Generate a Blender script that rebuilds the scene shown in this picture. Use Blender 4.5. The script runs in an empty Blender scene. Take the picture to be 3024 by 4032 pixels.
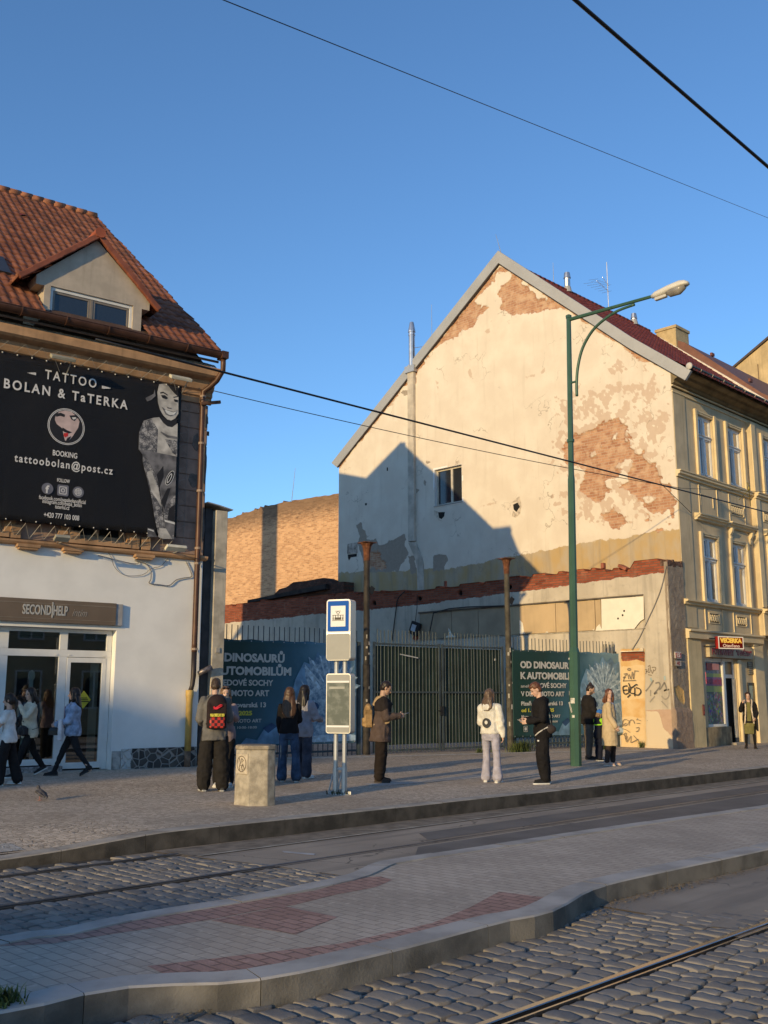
import bpy, math, random
import numpy as np
from mathutils import Vector, Matrix, noise as mnoise
R = math.radians
rnd = random.Random(7)
SC = bpy.context.scene
COL = SC.collection

# ------------------------------------------------------------------ camera
CAMZ = 1.75
F_PX, PCX, PCY, W_PX, H_PX = 3920.0, 1512.0, 2016.0, 3024, 4032
PIT = math.atan(729.0 / F_PX)
cam = bpy.data.cameras.new("camera")
cam.sensor_fit = 'VERTICAL'; cam.sensor_height = 36.0; cam.lens = 36.0 * F_PX / H_PX
cam.clip_start = 0.05; cam.clip_end = 6000
camo = bpy.data.objects.new("camera", cam); COL.objects.link(camo)
camo.location = (0, 0, CAMZ); camo.rotation_euler = (R(90) + PIT, 0, R(-45))
SC.camera = camo

# ------------------------------------------------------------------ light
SUN_AZ, SUN_EL = 11.3, 11.2            # direction the light travels / height of the sun
wd = bpy.data.worlds.new("World"); SC.world = wd; wd.use_nodes = True
wn = wd.node_tree; bg = wn.nodes["Background"]
sky = wn.nodes.new("ShaderNodeTexSky"); sky.sky_type = 'NISHITA'; sky.sun_disc = False
sky.sun_elevation = R(SUN_EL); sky.sun_rotation = R(270 - (180 + SUN_AZ) + 180)
sky.altitude = 300; sky.air_density = 1.05; sky.dust_density = 0.1; sky.ozone_density = 4.6
wn.links.new(sky.outputs[0], bg.inputs[0]); bg.inputs[1].default_value = 0.15
sun = bpy.data.lights.new("sun", 'SUN'); sun.energy = 2.75; sun.angle = R(0.5); sun.color = (1.0, 0.73, 0.35)
suno = bpy.data.objects.new("sun", sun); COL.objects.link(suno)
L = Vector((math.cos(R(SUN_EL)) * math.cos(R(SUN_AZ)), math.cos(R(SUN_EL)) * math.sin(R(SUN_AZ)), -math.sin(R(SUN_EL))))
suno.rotation_euler = L.to_track_quat('-Z', 'Y').to_euler(); suno.location = (-30, -10, 30)
SC.view_settings.view_transform = 'Standard'; SC.view_settings.look = 'None'
SC.view_settings.exposure = 0.62; SC.view_settings.gamma = 1.0

# ------------------------------------------------------------------ measuring helpers (photo point -> point on a real plane)
_h = np.array([1, 1, 0]) / 2 ** .5; _r = np.array([1, -1, 0]) / 2 ** .5
_f = math.cos(PIT) * _h + math.sin(PIT) * np.array([0, 0, 1.]); _u = -math.sin(PIT) * _h + math.cos(PIT) * np.array([0, 0, 1.])
_C = np.array([0, 0, CAMZ])
def ray(x, y): return F_PX * _f + (x - PCX) * _r + (PCY - y) * _u
def ground_pt(x, y, z=0.2):
    d = ray(x, y); t = (z - CAMZ) / d[2]; p = _C + t * d; return (p[0], p[1])
class Plane:
    """vertical plane; u runs along it, off moves it outwards (towards the street)"""
    def __init__(s, p0, az):
        s.p0 = np.array([p0[0], p0[1], 0.]); a = R(az); s.az = az
        s.u = np.array([math.cos(a), math.sin(a), 0]); s.n = np.array([math.sin(a), -math.cos(a), 0])
    def __call__(s, x, y, off=0.0):
        d = ray(x, y); q = s.p0 + s.n * off
        p = _C + d * (np.dot(q - _C, s.n) / np.dot(d, s.n))
        return (float((p - s.p0) @ s.u), float(p[2]))
def zoomed(x0, y0, k): return lambda x, y: (x0 + x * k, y0 + y * k)

# ------------------------------------------------------------------ mesh helpers
class MB:
    def __init__(s): s.v = []; s.f = []; s.m = []
    def add(s, vs, fs, mi=0):
        b = len(s.v); s.v.extend([tuple(p) for p in vs]); s.f.extend([tuple(i + b for i in f) for f in fs]); s.m.extend([mi] * len(fs)); return s
    def box(s, x0, y0, z0, x1, y1, z1, mi=0):
        vs = [(x, y, z) for z in (z0, z1) for y in (y0, y1) for x in (x0, x1)]
        return s.add(vs, [(0, 2, 3, 1), (4, 5, 7, 6), (0, 1, 5, 4), (2, 6, 7, 3), (0, 4, 6, 2), (1, 3, 7, 5)], mi)
    def obox(s, c, size, mat3, mi=0):
        h = [q / 2 for q in size]; M_ = Matrix(mat3)
        vs = [Vector(c) + M_ @ Vector((sx * h[0], sy * h[1], sz * h[2])) for sz in (-1, 1) for sy in (-1, 1) for sx in (-1, 1)]
        return s.add(vs, [(0, 2, 3, 1), (4, 5, 7, 6), (0, 1, 5, 4), (2, 6, 7, 3), (0, 4, 6, 2), (1, 3, 7, 5)], mi)
    def loft(s, secs, closed=True, caps=True, mi=0):
        n = len(secs[0]); vs = [p for sec in secs for p in sec]; fs = []
        for i in range(len(secs) - 1):
            for j in range(n if closed else n - 1):
                a = i * n + j; b = i * n + (j + 1) % n
                fs.append((a, b, b + n, a + n))
        if caps and closed:
            fs.append(tuple(range(n - 1, -1, -1))); fs.append(tuple((len(secs) - 1) * n + j for j in range(n)))
        return s.add(vs, fs, mi)
    def tube(s, pts, r, n=8, mi=0, caps=True, flat=1.0):
        pts = [Vector(p) for p in pts]; k = len(pts)
        rs = [r] * k if isinstance(r, (int, float)) else list(r)
        secs = []; ref = None
        for i, p in enumerate(pts):
            d = (pts[min(i + 1, k - 1)] - pts[max(i - 1, 0)])
            d = d.normalized() if d.length > 1e-9 else Vector((0, 0, 1))
            if ref is None:
                ref = Vector((0, 0, 1)) if abs(d.z) < .9 else Vector((1, 0, 0))
            a = (ref - d * ref.dot(d)); a = a.normalized() if a.length > 1e-6 else d.orthogonal().normalized()
            b = d.cross(a); ref = a
            secs.append([p + (a * math.cos(2 * math.pi * j / n) + b * math.sin(2 * math.pi * j / n) * flat) * rs[i] for j in range(n)])
        return s.loft(secs, True, caps, mi)
    def ball(s, c, r, nu=12, nv=8, mi=0, rot=None):
        if isinstance(r, (int, float)): r = (r, r, r)
        c = Vector(c); Mr = rot or Matrix.Identity(3)
        vs = [c + Mr @ Vector((0, 0, -r[2]))]; fs = []
        for i in range(1, nv):
            t = math.pi * i / nv
            for j in range(nu):
                p = 2 * math.pi * j / nu
                vs.append(c + Mr @ Vector((r[0] * math.sin(t) * math.cos(p), r[1] * math.sin(t) * math.sin(p), -r[2] * math.cos(t))))
        vs.append(c + Mr @ Vector((0, 0, r[2]))); last = len(vs) - 1
        for j in range(nu):
            fs.append((0, 1 + (j + 1) % nu, 1 + j))
            for i in range(nv - 2):
                a = 1 + i * nu + j; b = 1 + i * nu + (j + 1) % nu
                fs.append((a, b, b + nu, a + nu))
            fs.append((last, last - nu + j, last - nu + (j + 1) % nu))
        return s.add(vs, fs, mi)
    def slab(s, poly, y0, y1, mi=0, ax='xz', sides=True):
        """polygon given in two axes, extruded along the third"""
        def P(a, b, t): return {'xz': (a, t, b), 'xy': (a, b, t), 'yz': (t, a, b)}[ax]
        n = len(poly); vs = [P(a, b, y0) for a, b in poly] + [P(a, b, y1) for a, b in poly]
        fs = [tuple(range(n)), tuple(range(2 * n - 1, n - 1, -1))]
        if sides: fs += [(i, i + n, (i + 1) % n + n, (i + 1) % n) for i in range(n)]
        return s.add(vs, fs, mi)
    def extr(s, prof, x0, x1, mi=0, caps=True):
        """profile (y,z) run along x"""
        return s.loft([[(x0, y, z) for y, z in prof], [(x1, y, z) for y, z in prof]], True, caps, mi)
    def grid(s, nu, nv, fn, mi=0):
        vs = [fn(i / nu, j / nv) for j in range(nv + 1) for i in range(nu + 1)]
        fs = [(j * (nu + 1) + i, j * (nu + 1) + i + 1, (j + 1) * (nu + 1) + i + 1, (j + 1) * (nu + 1) + i) for j in range(nv) for i in range(nu)]
        return s.add(vs, fs, mi)
    def mesh(s, name, mats, smooth=False):
        me = bpy.data.meshes.new(name); me.from_pydata(s.v, [], s.f)
        for m in (mats if isinstance(mats, (list, tuple)) else [mats]): me.materials.append(m)
        if any(s.m): me.polygons.foreach_set('material_index', s.m)
        fix_normals(me)
        if smooth: me.polygons.foreach_set('use_smooth', [True] * len(me.polygons))
        me.update(); return me
    def build(s, name, mats, parent=None, smooth=False, bevel=0.0, loc=None, rotz=0.0):
        return link(name, s.mesh(name, mats, smooth), parent, bevel, loc, rotz)
import bmesh
def fix_normals(me):
    b = bmesh.new(); b.from_mesh(me); bmesh.ops.recalc_face_normals(b, faces=b.faces); b.to_mesh(me); b.free()
def link(name, me, parent=None, bevel=0.0, loc=None, rotz=0.0):
    o = bpy.data.objects.new(name, me); COL.objects.link(o)
    if parent: o.parent = parent
    if loc: o.location = loc
    if rotz: o.rotation_euler = (0, 0, rotz)
    if bevel:
        b = o.modifiers.new('bevel', 'BEVEL'); b.width = bevel; b.segments = 2; b.limit_method = 'ANGLE'; b.angle_limit = R(40)
    return o
def thing(name, label, cat, loc=(0, 0, 0), rotz=0.0, group=None):
    o = bpy.data.objects.new(name, None); COL.objects.link(o); o.location = loc; o.rotation_euler = (0, 0, rotz); o.empty_display_size = .2
    return tag(o, label, cat, group)
def tag(o, label, cat, group=None):
    o['label'] = label; o['category'] = cat
    if group: o['group'] = group
    return o
def struct(o): o['kind'] = 'structure'; return o
def dup(o, parent=None, loc=None, rotz=None, label=None):
    c = o.copy(); COL.objects.link(c)
    if parent: c.parent = parent
    if loc is not None: c.location = loc
    if rotz is not None: c.rotation_euler = (0, 0, rotz)
    if label: c['label'] = label
    for ch in list(o.children): dup(ch, c)
    return c
def evalmesh(o, name):
    dg = bpy.context.evaluated_depsgraph_get(); me = bpy.data.meshes.new_from_object(o.evaluated_get(dg)); me.name = name; return me
def words(body, size, mat, parent, x, z, y=-0.004, align='LEFT', name='lettering', bold=0.0, space=1.0, sx=1.0, depth=0.0015, fit=None, rot=0.0):
    """lettering standing in the parent's x-z plane, read from -y"""
    cu = bpy.data.curves.new('t', 'FONT'); cu.body = body; cu.size = size; cu.align_x = align; cu.offset = bold; cu.space_character = space
    cu.extrude = depth; cu.resolution_u = 3
    t = bpy.data.objects.new('t', cu); COL.objects.link(t); bpy.context.view_layer.update()
    me = evalmesh(t, name); bpy.data.objects.remove(t); bpy.data.curves.remove(cu)
    n = len(me.vertices); co = np.empty(n * 3); me.vertices.foreach_get('co', co); co = co.reshape(-1, 3)
    if fit is not None and n:
        w = co[:, 0].max() - co[:, 0].min(); k = fit / w; mid = 0 if align == 'LEFT' else 0
        co[:, 0] *= k
        if align == 'LEFT': co[:, 0] -= co[:, 0].min()
    co[:, 0] *= sx
    out = np.empty_like(co); out[:, 0] = co[:, 0] * math.cos(rot) - co[:, 1] * math.sin(rot); out[:, 2] = co[:, 0] * math.sin(rot) + co[:, 1] * math.cos(rot); out[:, 1] = -co[:, 2]
    out += np.array([x, y, z]); me.vertices.foreach_set('co', out.ravel()); me.materials.clear(); me.materials.append(mat); me.update()
    return link(name, me, parent)

# numpy value noise for wear masks and rough surfaces
_tab = np.random.RandomState(3).rand(64, 64, 64)
def vnoise(p):
    p = np.asarray(p, float); i = np.floor(p).astype(int); f = p - i; f = f * f * (3 - 2 * f); o = 0
    for dx in (0, 1):
        for dy in (0, 1):
            for dz in (0, 1):
                w = (f[:, 0] if dx else 1 - f[:, 0]) * (f[:, 1] if dy else 1 - f[:, 1]) * (f[:, 2] if dz else 1 - f[:, 2])
                o = o + w * _tab[(i[:, 0] + dx) % 64, (i[:, 1] + dy) % 64, (i[:, 2] + dz) % 64]
    return o * 2 - 1
def fbm(p, oct=4):
    p = np.asarray(p, float); a = 1.0; t = 0; s = 0
    for k in range(oct): t = t + a * vnoise(p * 2 ** k + 17.3 * k); s += a; a *= .55
    return t / s
def poly_sd(pts, poly):
    """signed distance, positive inside"""
    pts = np.asarray(pts, float); poly = np.asarray(poly, float); d = np.full(len(pts), 1e9); ins = np.zeros(len(pts), bool)
    for i in range(len(poly)):
        a = poly[i]; b = poly[(i + 1) % len(poly)]; e = b - a; w = pts - a
        t = np.clip((w @ e) / max(e @ e, 1e-12), 0, 1); d = np.minimum(d, np.hypot(*(w - t[:, None] * e).T))
        c = ((a[1] <= pts[:, 1]) & (b[1] > pts[:, 1])) | ((b[1] <= pts[:, 1]) & (a[1] > pts[:, 1]))
        if abs(e[1]) > 1e-12: ins ^= c & (pts[:, 0] < a[0] + (pts[:, 1] - a[1]) / e[1] * e[0])
    return np.where(ins, d, -d)

# ------------------------------------------------------------------ materials
def N(nt, t, ins=None, **pr):
    n = nt.nodes.new(t)
    for k, v in pr.items(): setattr(n, k, v)
    for k, v in (ins or {}).items():
        s = n.inputs[k]
        if isinstance(v, bpy.types.NodeSocket): nt.links.new(v, s)
        else: s.default_value = v
    return n
def c4(c): return (c[0], c[1], c[2], 1.0)
def mixc(nt, f, a, b, blend='MIX'):
    n = nt.nodes.new('ShaderNodeMix'); n.data_type = 'RGBA'; n.blend_type = blend
    for i, v in ((0, f), (6, a), (7, b)):
        if isinstance(v, bpy.types.NodeSocket): nt.links.new(v, n.inputs[i])
        else: n.inputs[i].default_value = c4(v) if isinstance(v, (tuple, list)) else v
    return n.outputs[2]
def ramp(nt, f, lo, hi):
    return N(nt, 'ShaderNodeMapRange', {0: f, 1: lo, 2: hi, 3: 0.0, 4: 1.0}, interpolation_type='SMOOTHSTEP').outputs[0]
def math_(nt, op, a, b=0.0): return N(nt, 'ShaderNodeMath', {0: a, 1: b}, operation=op).outputs[0]
def new_mat(name):
    m = bpy.data.materials.new(name); m.use_nodes = True; nt = m.node_tree
    return m, nt, nt.nodes['Principled BSDF']
def tc(nt): return nt.nodes.new('ShaderNodeTexCoord').outputs['Object']
def nz(nt, vec, scale, detail=4, rough=.55): return N(nt, 'ShaderNodeTexNoise', {'Vector': vec, 'Scale': scale, 'Detail': detail, 'Roughness': rough}).outputs[0]
def sw(nt, vec, order, mul=(1, 1, 1)):
    s = N(nt, 'ShaderNodeSeparateXYZ', {0: vec}); d = {'x': s.outputs[0], 'y': s.outputs[1], 'z': s.outputs[2]}
    c = N(nt, 'ShaderNodeCombineXYZ')
    for i, ch in enumerate(order):
        if ch in d: nt.links.new(d[ch], c.inputs[i])
    return c.outputs[0]
def bump(nt, b, hgt, st=.3, dist=.02, prev=None):
    n = N(nt, 'ShaderNodeBump', {'Strength': st, 'Distance': dist, 'Height': hgt})
    if prev: nt.links.new(prev, n.inputs['Normal'])
    nt.links.new(n.outputs[0], b.inputs['Normal']); return n.outputs[0]
def M(name, col, rough=.8, metal=0.0, var=.15, vs=4.0, bs=0.0, bscale=60.0, spec=.4, hue=None, streak=0.0):
    m, nt, b = new_mat(name); v = tc(nt); n1 = nz(nt, v, vs)
    dk = tuple(c * (1 - var) for c in col); lt = tuple(min(1, c * (1 + var)) for c in (hue or col))
    c = mixc(nt, ramp(nt, n1, .3, .7), dk, lt)
    if streak:
        st = nz(nt, N(nt, 'ShaderNodeMapping', {'Vector': v, 'Scale': (6, 6, .35)}).outputs[0], 1.5)
        c = mixc(nt, math_(nt, 'MULTIPLY', ramp(nt, st, .5, .75), streak), c, tuple(q * .45 for q in col))
    nt.links.new(c, b.inputs['Base Color']); b.inputs['Roughness'].default_value = rough; b.inputs['Metallic'].default_value = metal
    b.inputs['Specular IOR Level'].default_value = spec
    if bs: bump(nt, b, nz(nt, v, bscale, 5, .65), bs, .01)
    return m
def brickmat(name, c1, c2, mortar, axes='xz', bw=.26, bh=.075, ms=.012, dirt=.4, bs=.6, squash=1.0):
    m, nt, b = new_mat(name); v = tc(nt); p = sw(nt, v, axes)
    wob = N(nt, 'ShaderNodeMixRGB' if False else 'ShaderNodeVectorMath', {0: p, 1: N(nt, 'ShaderNodeVectorMath', {0: N(nt, 'ShaderNodeTexNoise', {'Vector': v, 'Scale': 2.2}).outputs['Color'], 1: (.03, .03, 0)}, operation='MULTIPLY').outputs[0]}, operation='ADD').outputs[0]
    t = N(nt, 'ShaderNodeTexBrick', {'Vector': wob, 'Color1': c4(c1), 'Color2': c4(c2), 'Mortar': c4(mortar), 'Scale': 1.0, 'Mortar Size': ms, 'Mortar Smooth': .3, 'Bias': 0.0, 'Brick Width': bw, 'Row Height': bh})
    big = ramp(nt, nz(nt, v, 1.3), .35, .75); c = mixc(nt, math_(nt, 'MULTIPLY', big, dirt), t.outputs[0], tuple(q * .45 for q in c1))
    c = mixc(nt, math_(nt, 'MULTIPLY', ramp(nt, nz(nt, v, 9), .45, .8), .5), c, tuple(min(1, q * 1.5) for q in c2))
    nt.links.new(c, b.inputs['Base Color']); b.inputs['Roughness'].default_value = .9; b.inputs['Specular IOR Level'].default_value = .2
    hh = math_(nt, 'SUBTRACT', nz(nt, v, 25), t.outputs[1]); bump(nt, b, hh, bs, .012)
    return m
def pavemat(name, c1, c2, joint, bw, bh, ms, rot=0.0, off=.5, rough=.85, bs=.5):
    m, nt, b = new_mat(name); v = tc(nt)
    p = N(nt, 'ShaderNodeMapping', {'Vector': v, 'Rotation': (0, 0, rot)}).outputs[0]
    t = N(nt, 'ShaderNodeTexBrick', {'Vector': p, 'Color1': c4(c1), 'Color2': c4(c2), 'Mortar': c4(joint), 'Scale': 1.0, 'Mortar Size': ms, 'Mortar Smooth': .2, 'Bias': 0.0, 'Brick Width': bw, 'Row Height': bh}, offset=off)
    big = ramp(nt, nz(nt, v, .9, 6), .3, .75); c = mixc(nt, math_(nt, 'MULTIPLY', big, .5), t.outputs[0], tuple(q * .55 for q in c1))
    c = mixc(nt, math_(nt, 'MULTIPLY', ramp(nt, nz(nt, v, 14, 3), .55, .75), .35), c, tuple(min(1, q * 1.5) for q in c2))
    nt.links.new(c, b.inputs['Base Color']); b.inputs['Roughness'].default_value = rough; b.inputs['Specular IOR Level'].default_value = .3
    bump(nt, b, math_(nt, 'SUBTRACT', math_(nt, 'MULTIPLY', nz(nt, v, 60, 3), .4), t.outputs[1]), bs, .01)
    return m
def emat(name, col, st):
    m = bpy.data.materials.new(name); m.use_nodes = True; nt = m.node_tree; nt.nodes.clear()
    e = N(nt, 'ShaderNodeEmission', {0: c4(col), 1: st}); o = N(nt, 'ShaderNodeOutputMaterial', {0: e.outputs[0]}); return m
def glassmat(name, tint=(.75, .8, .8), refl=.12):
    m = bpy.data.materials.new(name); m.use_nodes = True; nt = m.node_tree; nt.nodes.clear()
    tr = N(nt, 'ShaderNodeBsdfTransparent', {0: c4(tint)}); gl = N(nt, 'ShaderNodeBsdfGlossy', {0: (1, 1, 1, 1), 'Roughness': .015})
    fr = N(nt, 'ShaderNodeFresnel', {0: 1.5}); f = math_(nt, 'ADD', fr.outputs[0], refl)
    mx = N(nt, 'ShaderNodeMixShader', {0: f, 1: tr.outputs[0], 2: gl.outputs[0]}); N(nt, 'ShaderNodeOutputMaterial', {0: mx.outputs[0]}); return m
def attrmat(name, fn):
    m, nt, b = new_mat(name); fn(nt, b, tc(nt), lambda a: N(nt, 'ShaderNodeAttribute', attribute_name=a).outputs['Fac']); return m
def setattr_f(me, name, arr):
    a = me.attributes.new(name, 'FLOAT', 'POINT'); a.data.foreach_set('value', np.asarray(arr, dtype=np.float32))

white_paint = M('white plaster', (.80, .78, .74), .85, var=.06, vs=1.2, bs=.15, bscale=40)
plain_white = M('white painted frame', (.72, .71, .68), .5, var=.05)
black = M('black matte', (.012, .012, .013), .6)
dark_void = M('dark interior', (.012, .011, .010), .9)
dark_metal = M('dark iron', (.03, .03, .03), .5, .3)
steel = M('grey steel', (.33, .34, .35), .42, .7, var=.2)
galv = M('galvanised sheet', (.45, .46, .47), .45, .5, var=.1)
pane_dark = M('window glass', (.02, .024, .03), .04, var=.05, spec=.9)
copper = M('brown coated sheet', (.085, .040, .026), .45, .15, var=.3, vs=3)
# ------------------------------------------------------------------ ground, road, pavements
def catmull(pts, k=6):
    P_ = [Vector((p[0], p[1], p[2] if len(p) > 2 else 0)) for p in pts]; o = []
    for i in range(len(P_) - 1):
        a, b, c, d = P_[max(i - 1, 0)], P_[i], P_[i + 1], P_[min(i + 2, len(P_) - 1)]
        for j in range(k):
            t = j / k; o.append(.5 * ((2 * b) + (c - a) * t + (2 * a - 5 * b + 4 * c - d) * t * t + (3 * b - a - 3 * c + d) * t ** 3))
    return o + [P_[-1]]
def offs(path, w):
    o = []
    for i, p in enumerate(path):
        d = path[min(i + 1, len(path) - 1)] - path[max(i - 1, 0)]; d.z = 0; d.normalize(); o.append(Vector((p.x - d.y * w, p.y + d.x * w, p.z)))
    return o
def sidewalk_z(x, y):
    z = .2 + .011 * max(0, min(y - 10.3, 10)) * max(0, min(1, (27 - x) / 13))
    k = max(0, min(1, (6.9 - x) / 1.9)); k = k * k * (3 - 2 * k); f = max(0, 1 - max(0, y - 10.4) / 2.6)
    return z - .15 * k * f

asphalt = M('worn asphalt', (.255, .218, .178), .82, var=.28, vs=.7, bs=.5, bscale=160, spec=.35)
def _asph(nt, b, v, at):
    n1 = nz(nt, v, .7, 6); c = mixc(nt, ramp(nt, n1, .3, .72), (.26, .215, .168), (.37, .308, .24)); ag = nz(nt, v, 130, 2); c = mixc(nt, math_(nt, 'MULTIPLY', ramp(nt, ag, .5, .7), .45), c, (.40, .35, .30)); c = mixc(nt, math_(nt, 'MULTIPLY', ramp(nt, ag, .45, .3), .4), c, (.10, .09, .08))
    w = N(nt, 'ShaderNodeVectorMath', {0: v, 1: N(nt, 'ShaderNodeTexNoise', {'Vector': v, 'Scale': 1.6, 'Detail': 6.0}).outputs['Color']}, operation='ADD').outputs[0]; ck = N(nt, 'ShaderNodeTexVoronoi', {'Vector': w, 'Scale': .6}, feature='DISTANCE_TO_EDGE').outputs[0]
    c = mixc(nt, math_(nt, 'MULTIPLY', math_(nt, 'MULTIPLY', ramp(nt, ck, .012, .003), ramp(nt, nz(nt, v, .5, 3), .42, .55)), .75), c, (.06, .054, .048)); st = nz(nt, N(nt, 'ShaderNodeMapping', {'Vector': v, 'Scale': (.18, 2.2, 1)}).outputs[0], 1.5, 4); c = mixc(nt, math_(nt, 'MULTIPLY', ramp(nt, st, .5, .7), .45), c, (.12, .108, .096))
    nt.links.new(c, b.inputs['Base Color']); b.inputs['Roughness'].default_value = .82; b.inputs['Specular IOR Level'].default_value = .3; bump(nt, b, ag, .5, .006)
asphalt = attrmat('cracked asphalt', _asph)
bed_mat = M('dusty joint filling', (.062, .053, .043), .95, var=.4, vs=6, bs=.6, bscale=90)
def _sett(nt, b, v, at):
    g = nz(nt, v, 18, 6, .7); c = mixc(nt, at('tone'), (.155, .142, .128), (.255, .23, .20))
    c = mixc(nt, math_(nt, 'MULTIPLY', ramp(nt, g, .5, .8), .5), c, (.30, .285, .26))
    c = mixc(nt, math_(nt, 'MULTIPLY', ramp(nt, nz(nt, v, 3.0), .5, .8), .4), c, (.16, .13, .10))
    nt.links.new(c, b.inputs['Base Color']); b.inputs['Roughness'].default_value = .68; b.inputs['Specular IOR Level'].default_value = .35
    bump(nt, b, nz(nt, v, 70, 5, .7), .6, .008)
sett_mat = attrmat('granite setts', _sett)
gran = M('granite kerb', (.33, .295, .25), .8, var=.25, vs=3, bs=.4, bscale=120)
gran2 = M('pale granite kerb', (.36, .335, .305), .8, var=.2, vs=2.5, bs=.35, bscale=120)

struct(MB().add([(-900, -900, -.12), (900, -900, -.12), (900, 900, -.12), (-900, 900, -.12)], [(0, 1, 2, 3)]).build('ground', M('far ground', (.09, .085, .075), .95)))
struct(MB().add([(-60, -6, -.026), (90, -6, -.026), (90, 10.6, -.026), (-60, 10.6, -.026)], [(0, 1, 2, 3)]).build('road', bed_mat))
# asphalt carriageways (sheets above the setts' bed)
def sheet(pts, z, name, mat):
    return struct(MB().add([(p[0], p[1], z) for p in pts], [tuple(range(len(pts)))]).build(name, mat))
farA = [ground_pt(700, 3372, 0), ground_pt(1010, 3400, 0), ground_pt(1330, 3445, 0)]
sheet([(90, 10.4), (farA[0][0], 10.4), (farA[0][0] + .1, 9.7), farA[1], farA[2], (farA[2][0], 7.0), (90, 7.0)], 0, 'asphalt_lane', asphalt)
sheet([(9, 10.4), (farA[0][0] - .4, 10.4), (farA[0][0] - .3, 9.7), (farA[1][0] - .4, farA[1][1]), (farA[2][0] - .4, farA[2][1]), (farA[2][0] - .4, 7.0), (9, 7.0)], -.010, 'asphalt_lane', asphalt)
nearA = [ground_pt(2350, 3565, 0), ground_pt(2560, 3600, 0), ground_pt(2700, 3645, 0), ground_pt(2900, 3655, 0)]
sheet([(90, 5.3), (nearA[0][0] - .15, 5.3), nearA[0], nearA[1], nearA[2], nearA[3], (9.6, 3.82), (90, 3.82)], 0, 'asphalt_lane', asphalt)
sheet([(12, 5.3), (nearA[0][0] - .5, 5.3), (nearA[0][0] - .35, nearA[0][1]), (nearA[1][0] - .3, nearA[1][1] - .1), (nearA[2][0] - .3, nearA[2][1] - .15), (nearA[3][0] - .2, nearA[3][1] - .15), (9.6, 3.80), (12, 3.80)], -.010, 'asphalt_lane', asphalt)
sheet([(-60, -6), (90, -6), (90, .2), (-60, .2)], 0, 'asphalt_lane', asphalt)
# granite setts as real stones
GRD = [-1, -.96, -.89, -.5, 0, .5, .89, .96, 1]
def setts(name, x0, x1, bands, lx, ly, keep, seed, dome=.013):
    q = random.Random(seed); n = 8; vs = []; fs = []; tone = []
    x = x0; row = 0
    while x < x1:
        w = lx * q.uniform(.82, 1.18); spans = []
        for ya, yb in bands:
            nn = max(1, int(round((yb - ya) / ly + q.uniform(-.45, .45)))); ls = [q.uniform(.7, 1.3) for _ in range(nn)]; tot = sum(ls); yy_ = ya
            for l_ in ls: spans.append((yy_, l_ / tot * (yb - ya))); yy_ += l_ / tot * (yb - ya)
        for y, l in spans:
            if keep(x + w / 2, y + l / 2):
                b = len(vs); g = .0055; dz = q.uniform(-.005, .005); tx = q.uniform(-.05, .05); ty = q.uniform(-.04, .04); sd = q.random() * 50; t = q.random(); ja = q.uniform(-.05, .05)
                hx, hy = w / 2 - g, l / 2 - g; cx, cy = x + w / 2, y + l / 2
                co = [[1 + q.uniform(-.14, .1) for _ in range(2)] for _ in range(4)]
                for j in range(n + 1):
                    for i in range(n + 1):
                        a, c = GRD[i], GRD[j]; e = max(abs(a), abs(c))
                        kx = sum(co[k][0] * (.25 * (1 + (1 if k % 2 else -1) * a) * (1 + (1 if k > 1 else -1) * c)) for k in range(4))
                        ky = sum(co[k][1] * (.25 * (1 + (1 if k % 2 else -1) * a) * (1 + (1 if k > 1 else -1) * c)) for k in range(4))
                        rr = 1 - .05 * abs(a * c)
                        je = .010 if e > .85 else .003; px, py = a * hx * kx * rr + je * mnoise.noise(Vector((a * 2.3, c * 2.3, sd + 9))), c * hy * ky * rr + je * mnoise.noise(Vector((a * 2.3, c * 2.3, sd + 31)))
                        px, py = px - ja * py, py + ja * px
                        z = dome * (1 - .5 * (a * a) ** 6 - .5 * (c * c) ** 6) + .007 * mnoise.noise(Vector((px * 19, py * 19, sd))) + dz + tx * px + ty * py
                        if e > .99: z = -.03
                        vs.append((cx + px * (1.01 if e > .99 else 1.0), cy + py * (1.01 if e > .99 else 1.0), z - .012)); tone.append(t)
                for j in range(n):
                    for i in range(n):
                        p = b + j * (n + 1) + i; fs.append((p, p + 1, p + n + 2, p + n + 1))
        x += w; row += 1
    m = MB(); m.v = vs; m.f = fs; m.m = [0] * len(fs); me = m.mesh(name, sett_mat, True); setattr_f(me, 'tone', tone)
    return struct(link(name, me))
rails_y = [3.735, 8.615, 10.03]
def near_keep(x, y):
    lim = 7.50 + (4.95 - y) * .9 if y > 3.9 else 9.8
    return x < lim + .1 * math.sin(y * 9) and y < 5.12
setts('cobblestones', 1.2, 9.9, [(.4, 3.648), (3.778, 5.2)], 0.142, .195, near_keep, 3)
def far_keep(x, y):
    if y > 10.3: return False
    lim = np.interp(y, [6.9, farA[2][1], farA[1][1], 9.75, 10.4], [farA[2][0] + .04, farA[2][0] + .04, farA[1][0] + .04, farA[0][0] + .06, farA[0][0]])
    return x < lim
setts('cobblestones', .5, 8.4, [(6.75, 8.528), (8.658, 9.933), (10.063, 10.4)], .13, .19, far_keep, 5, .012)

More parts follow.
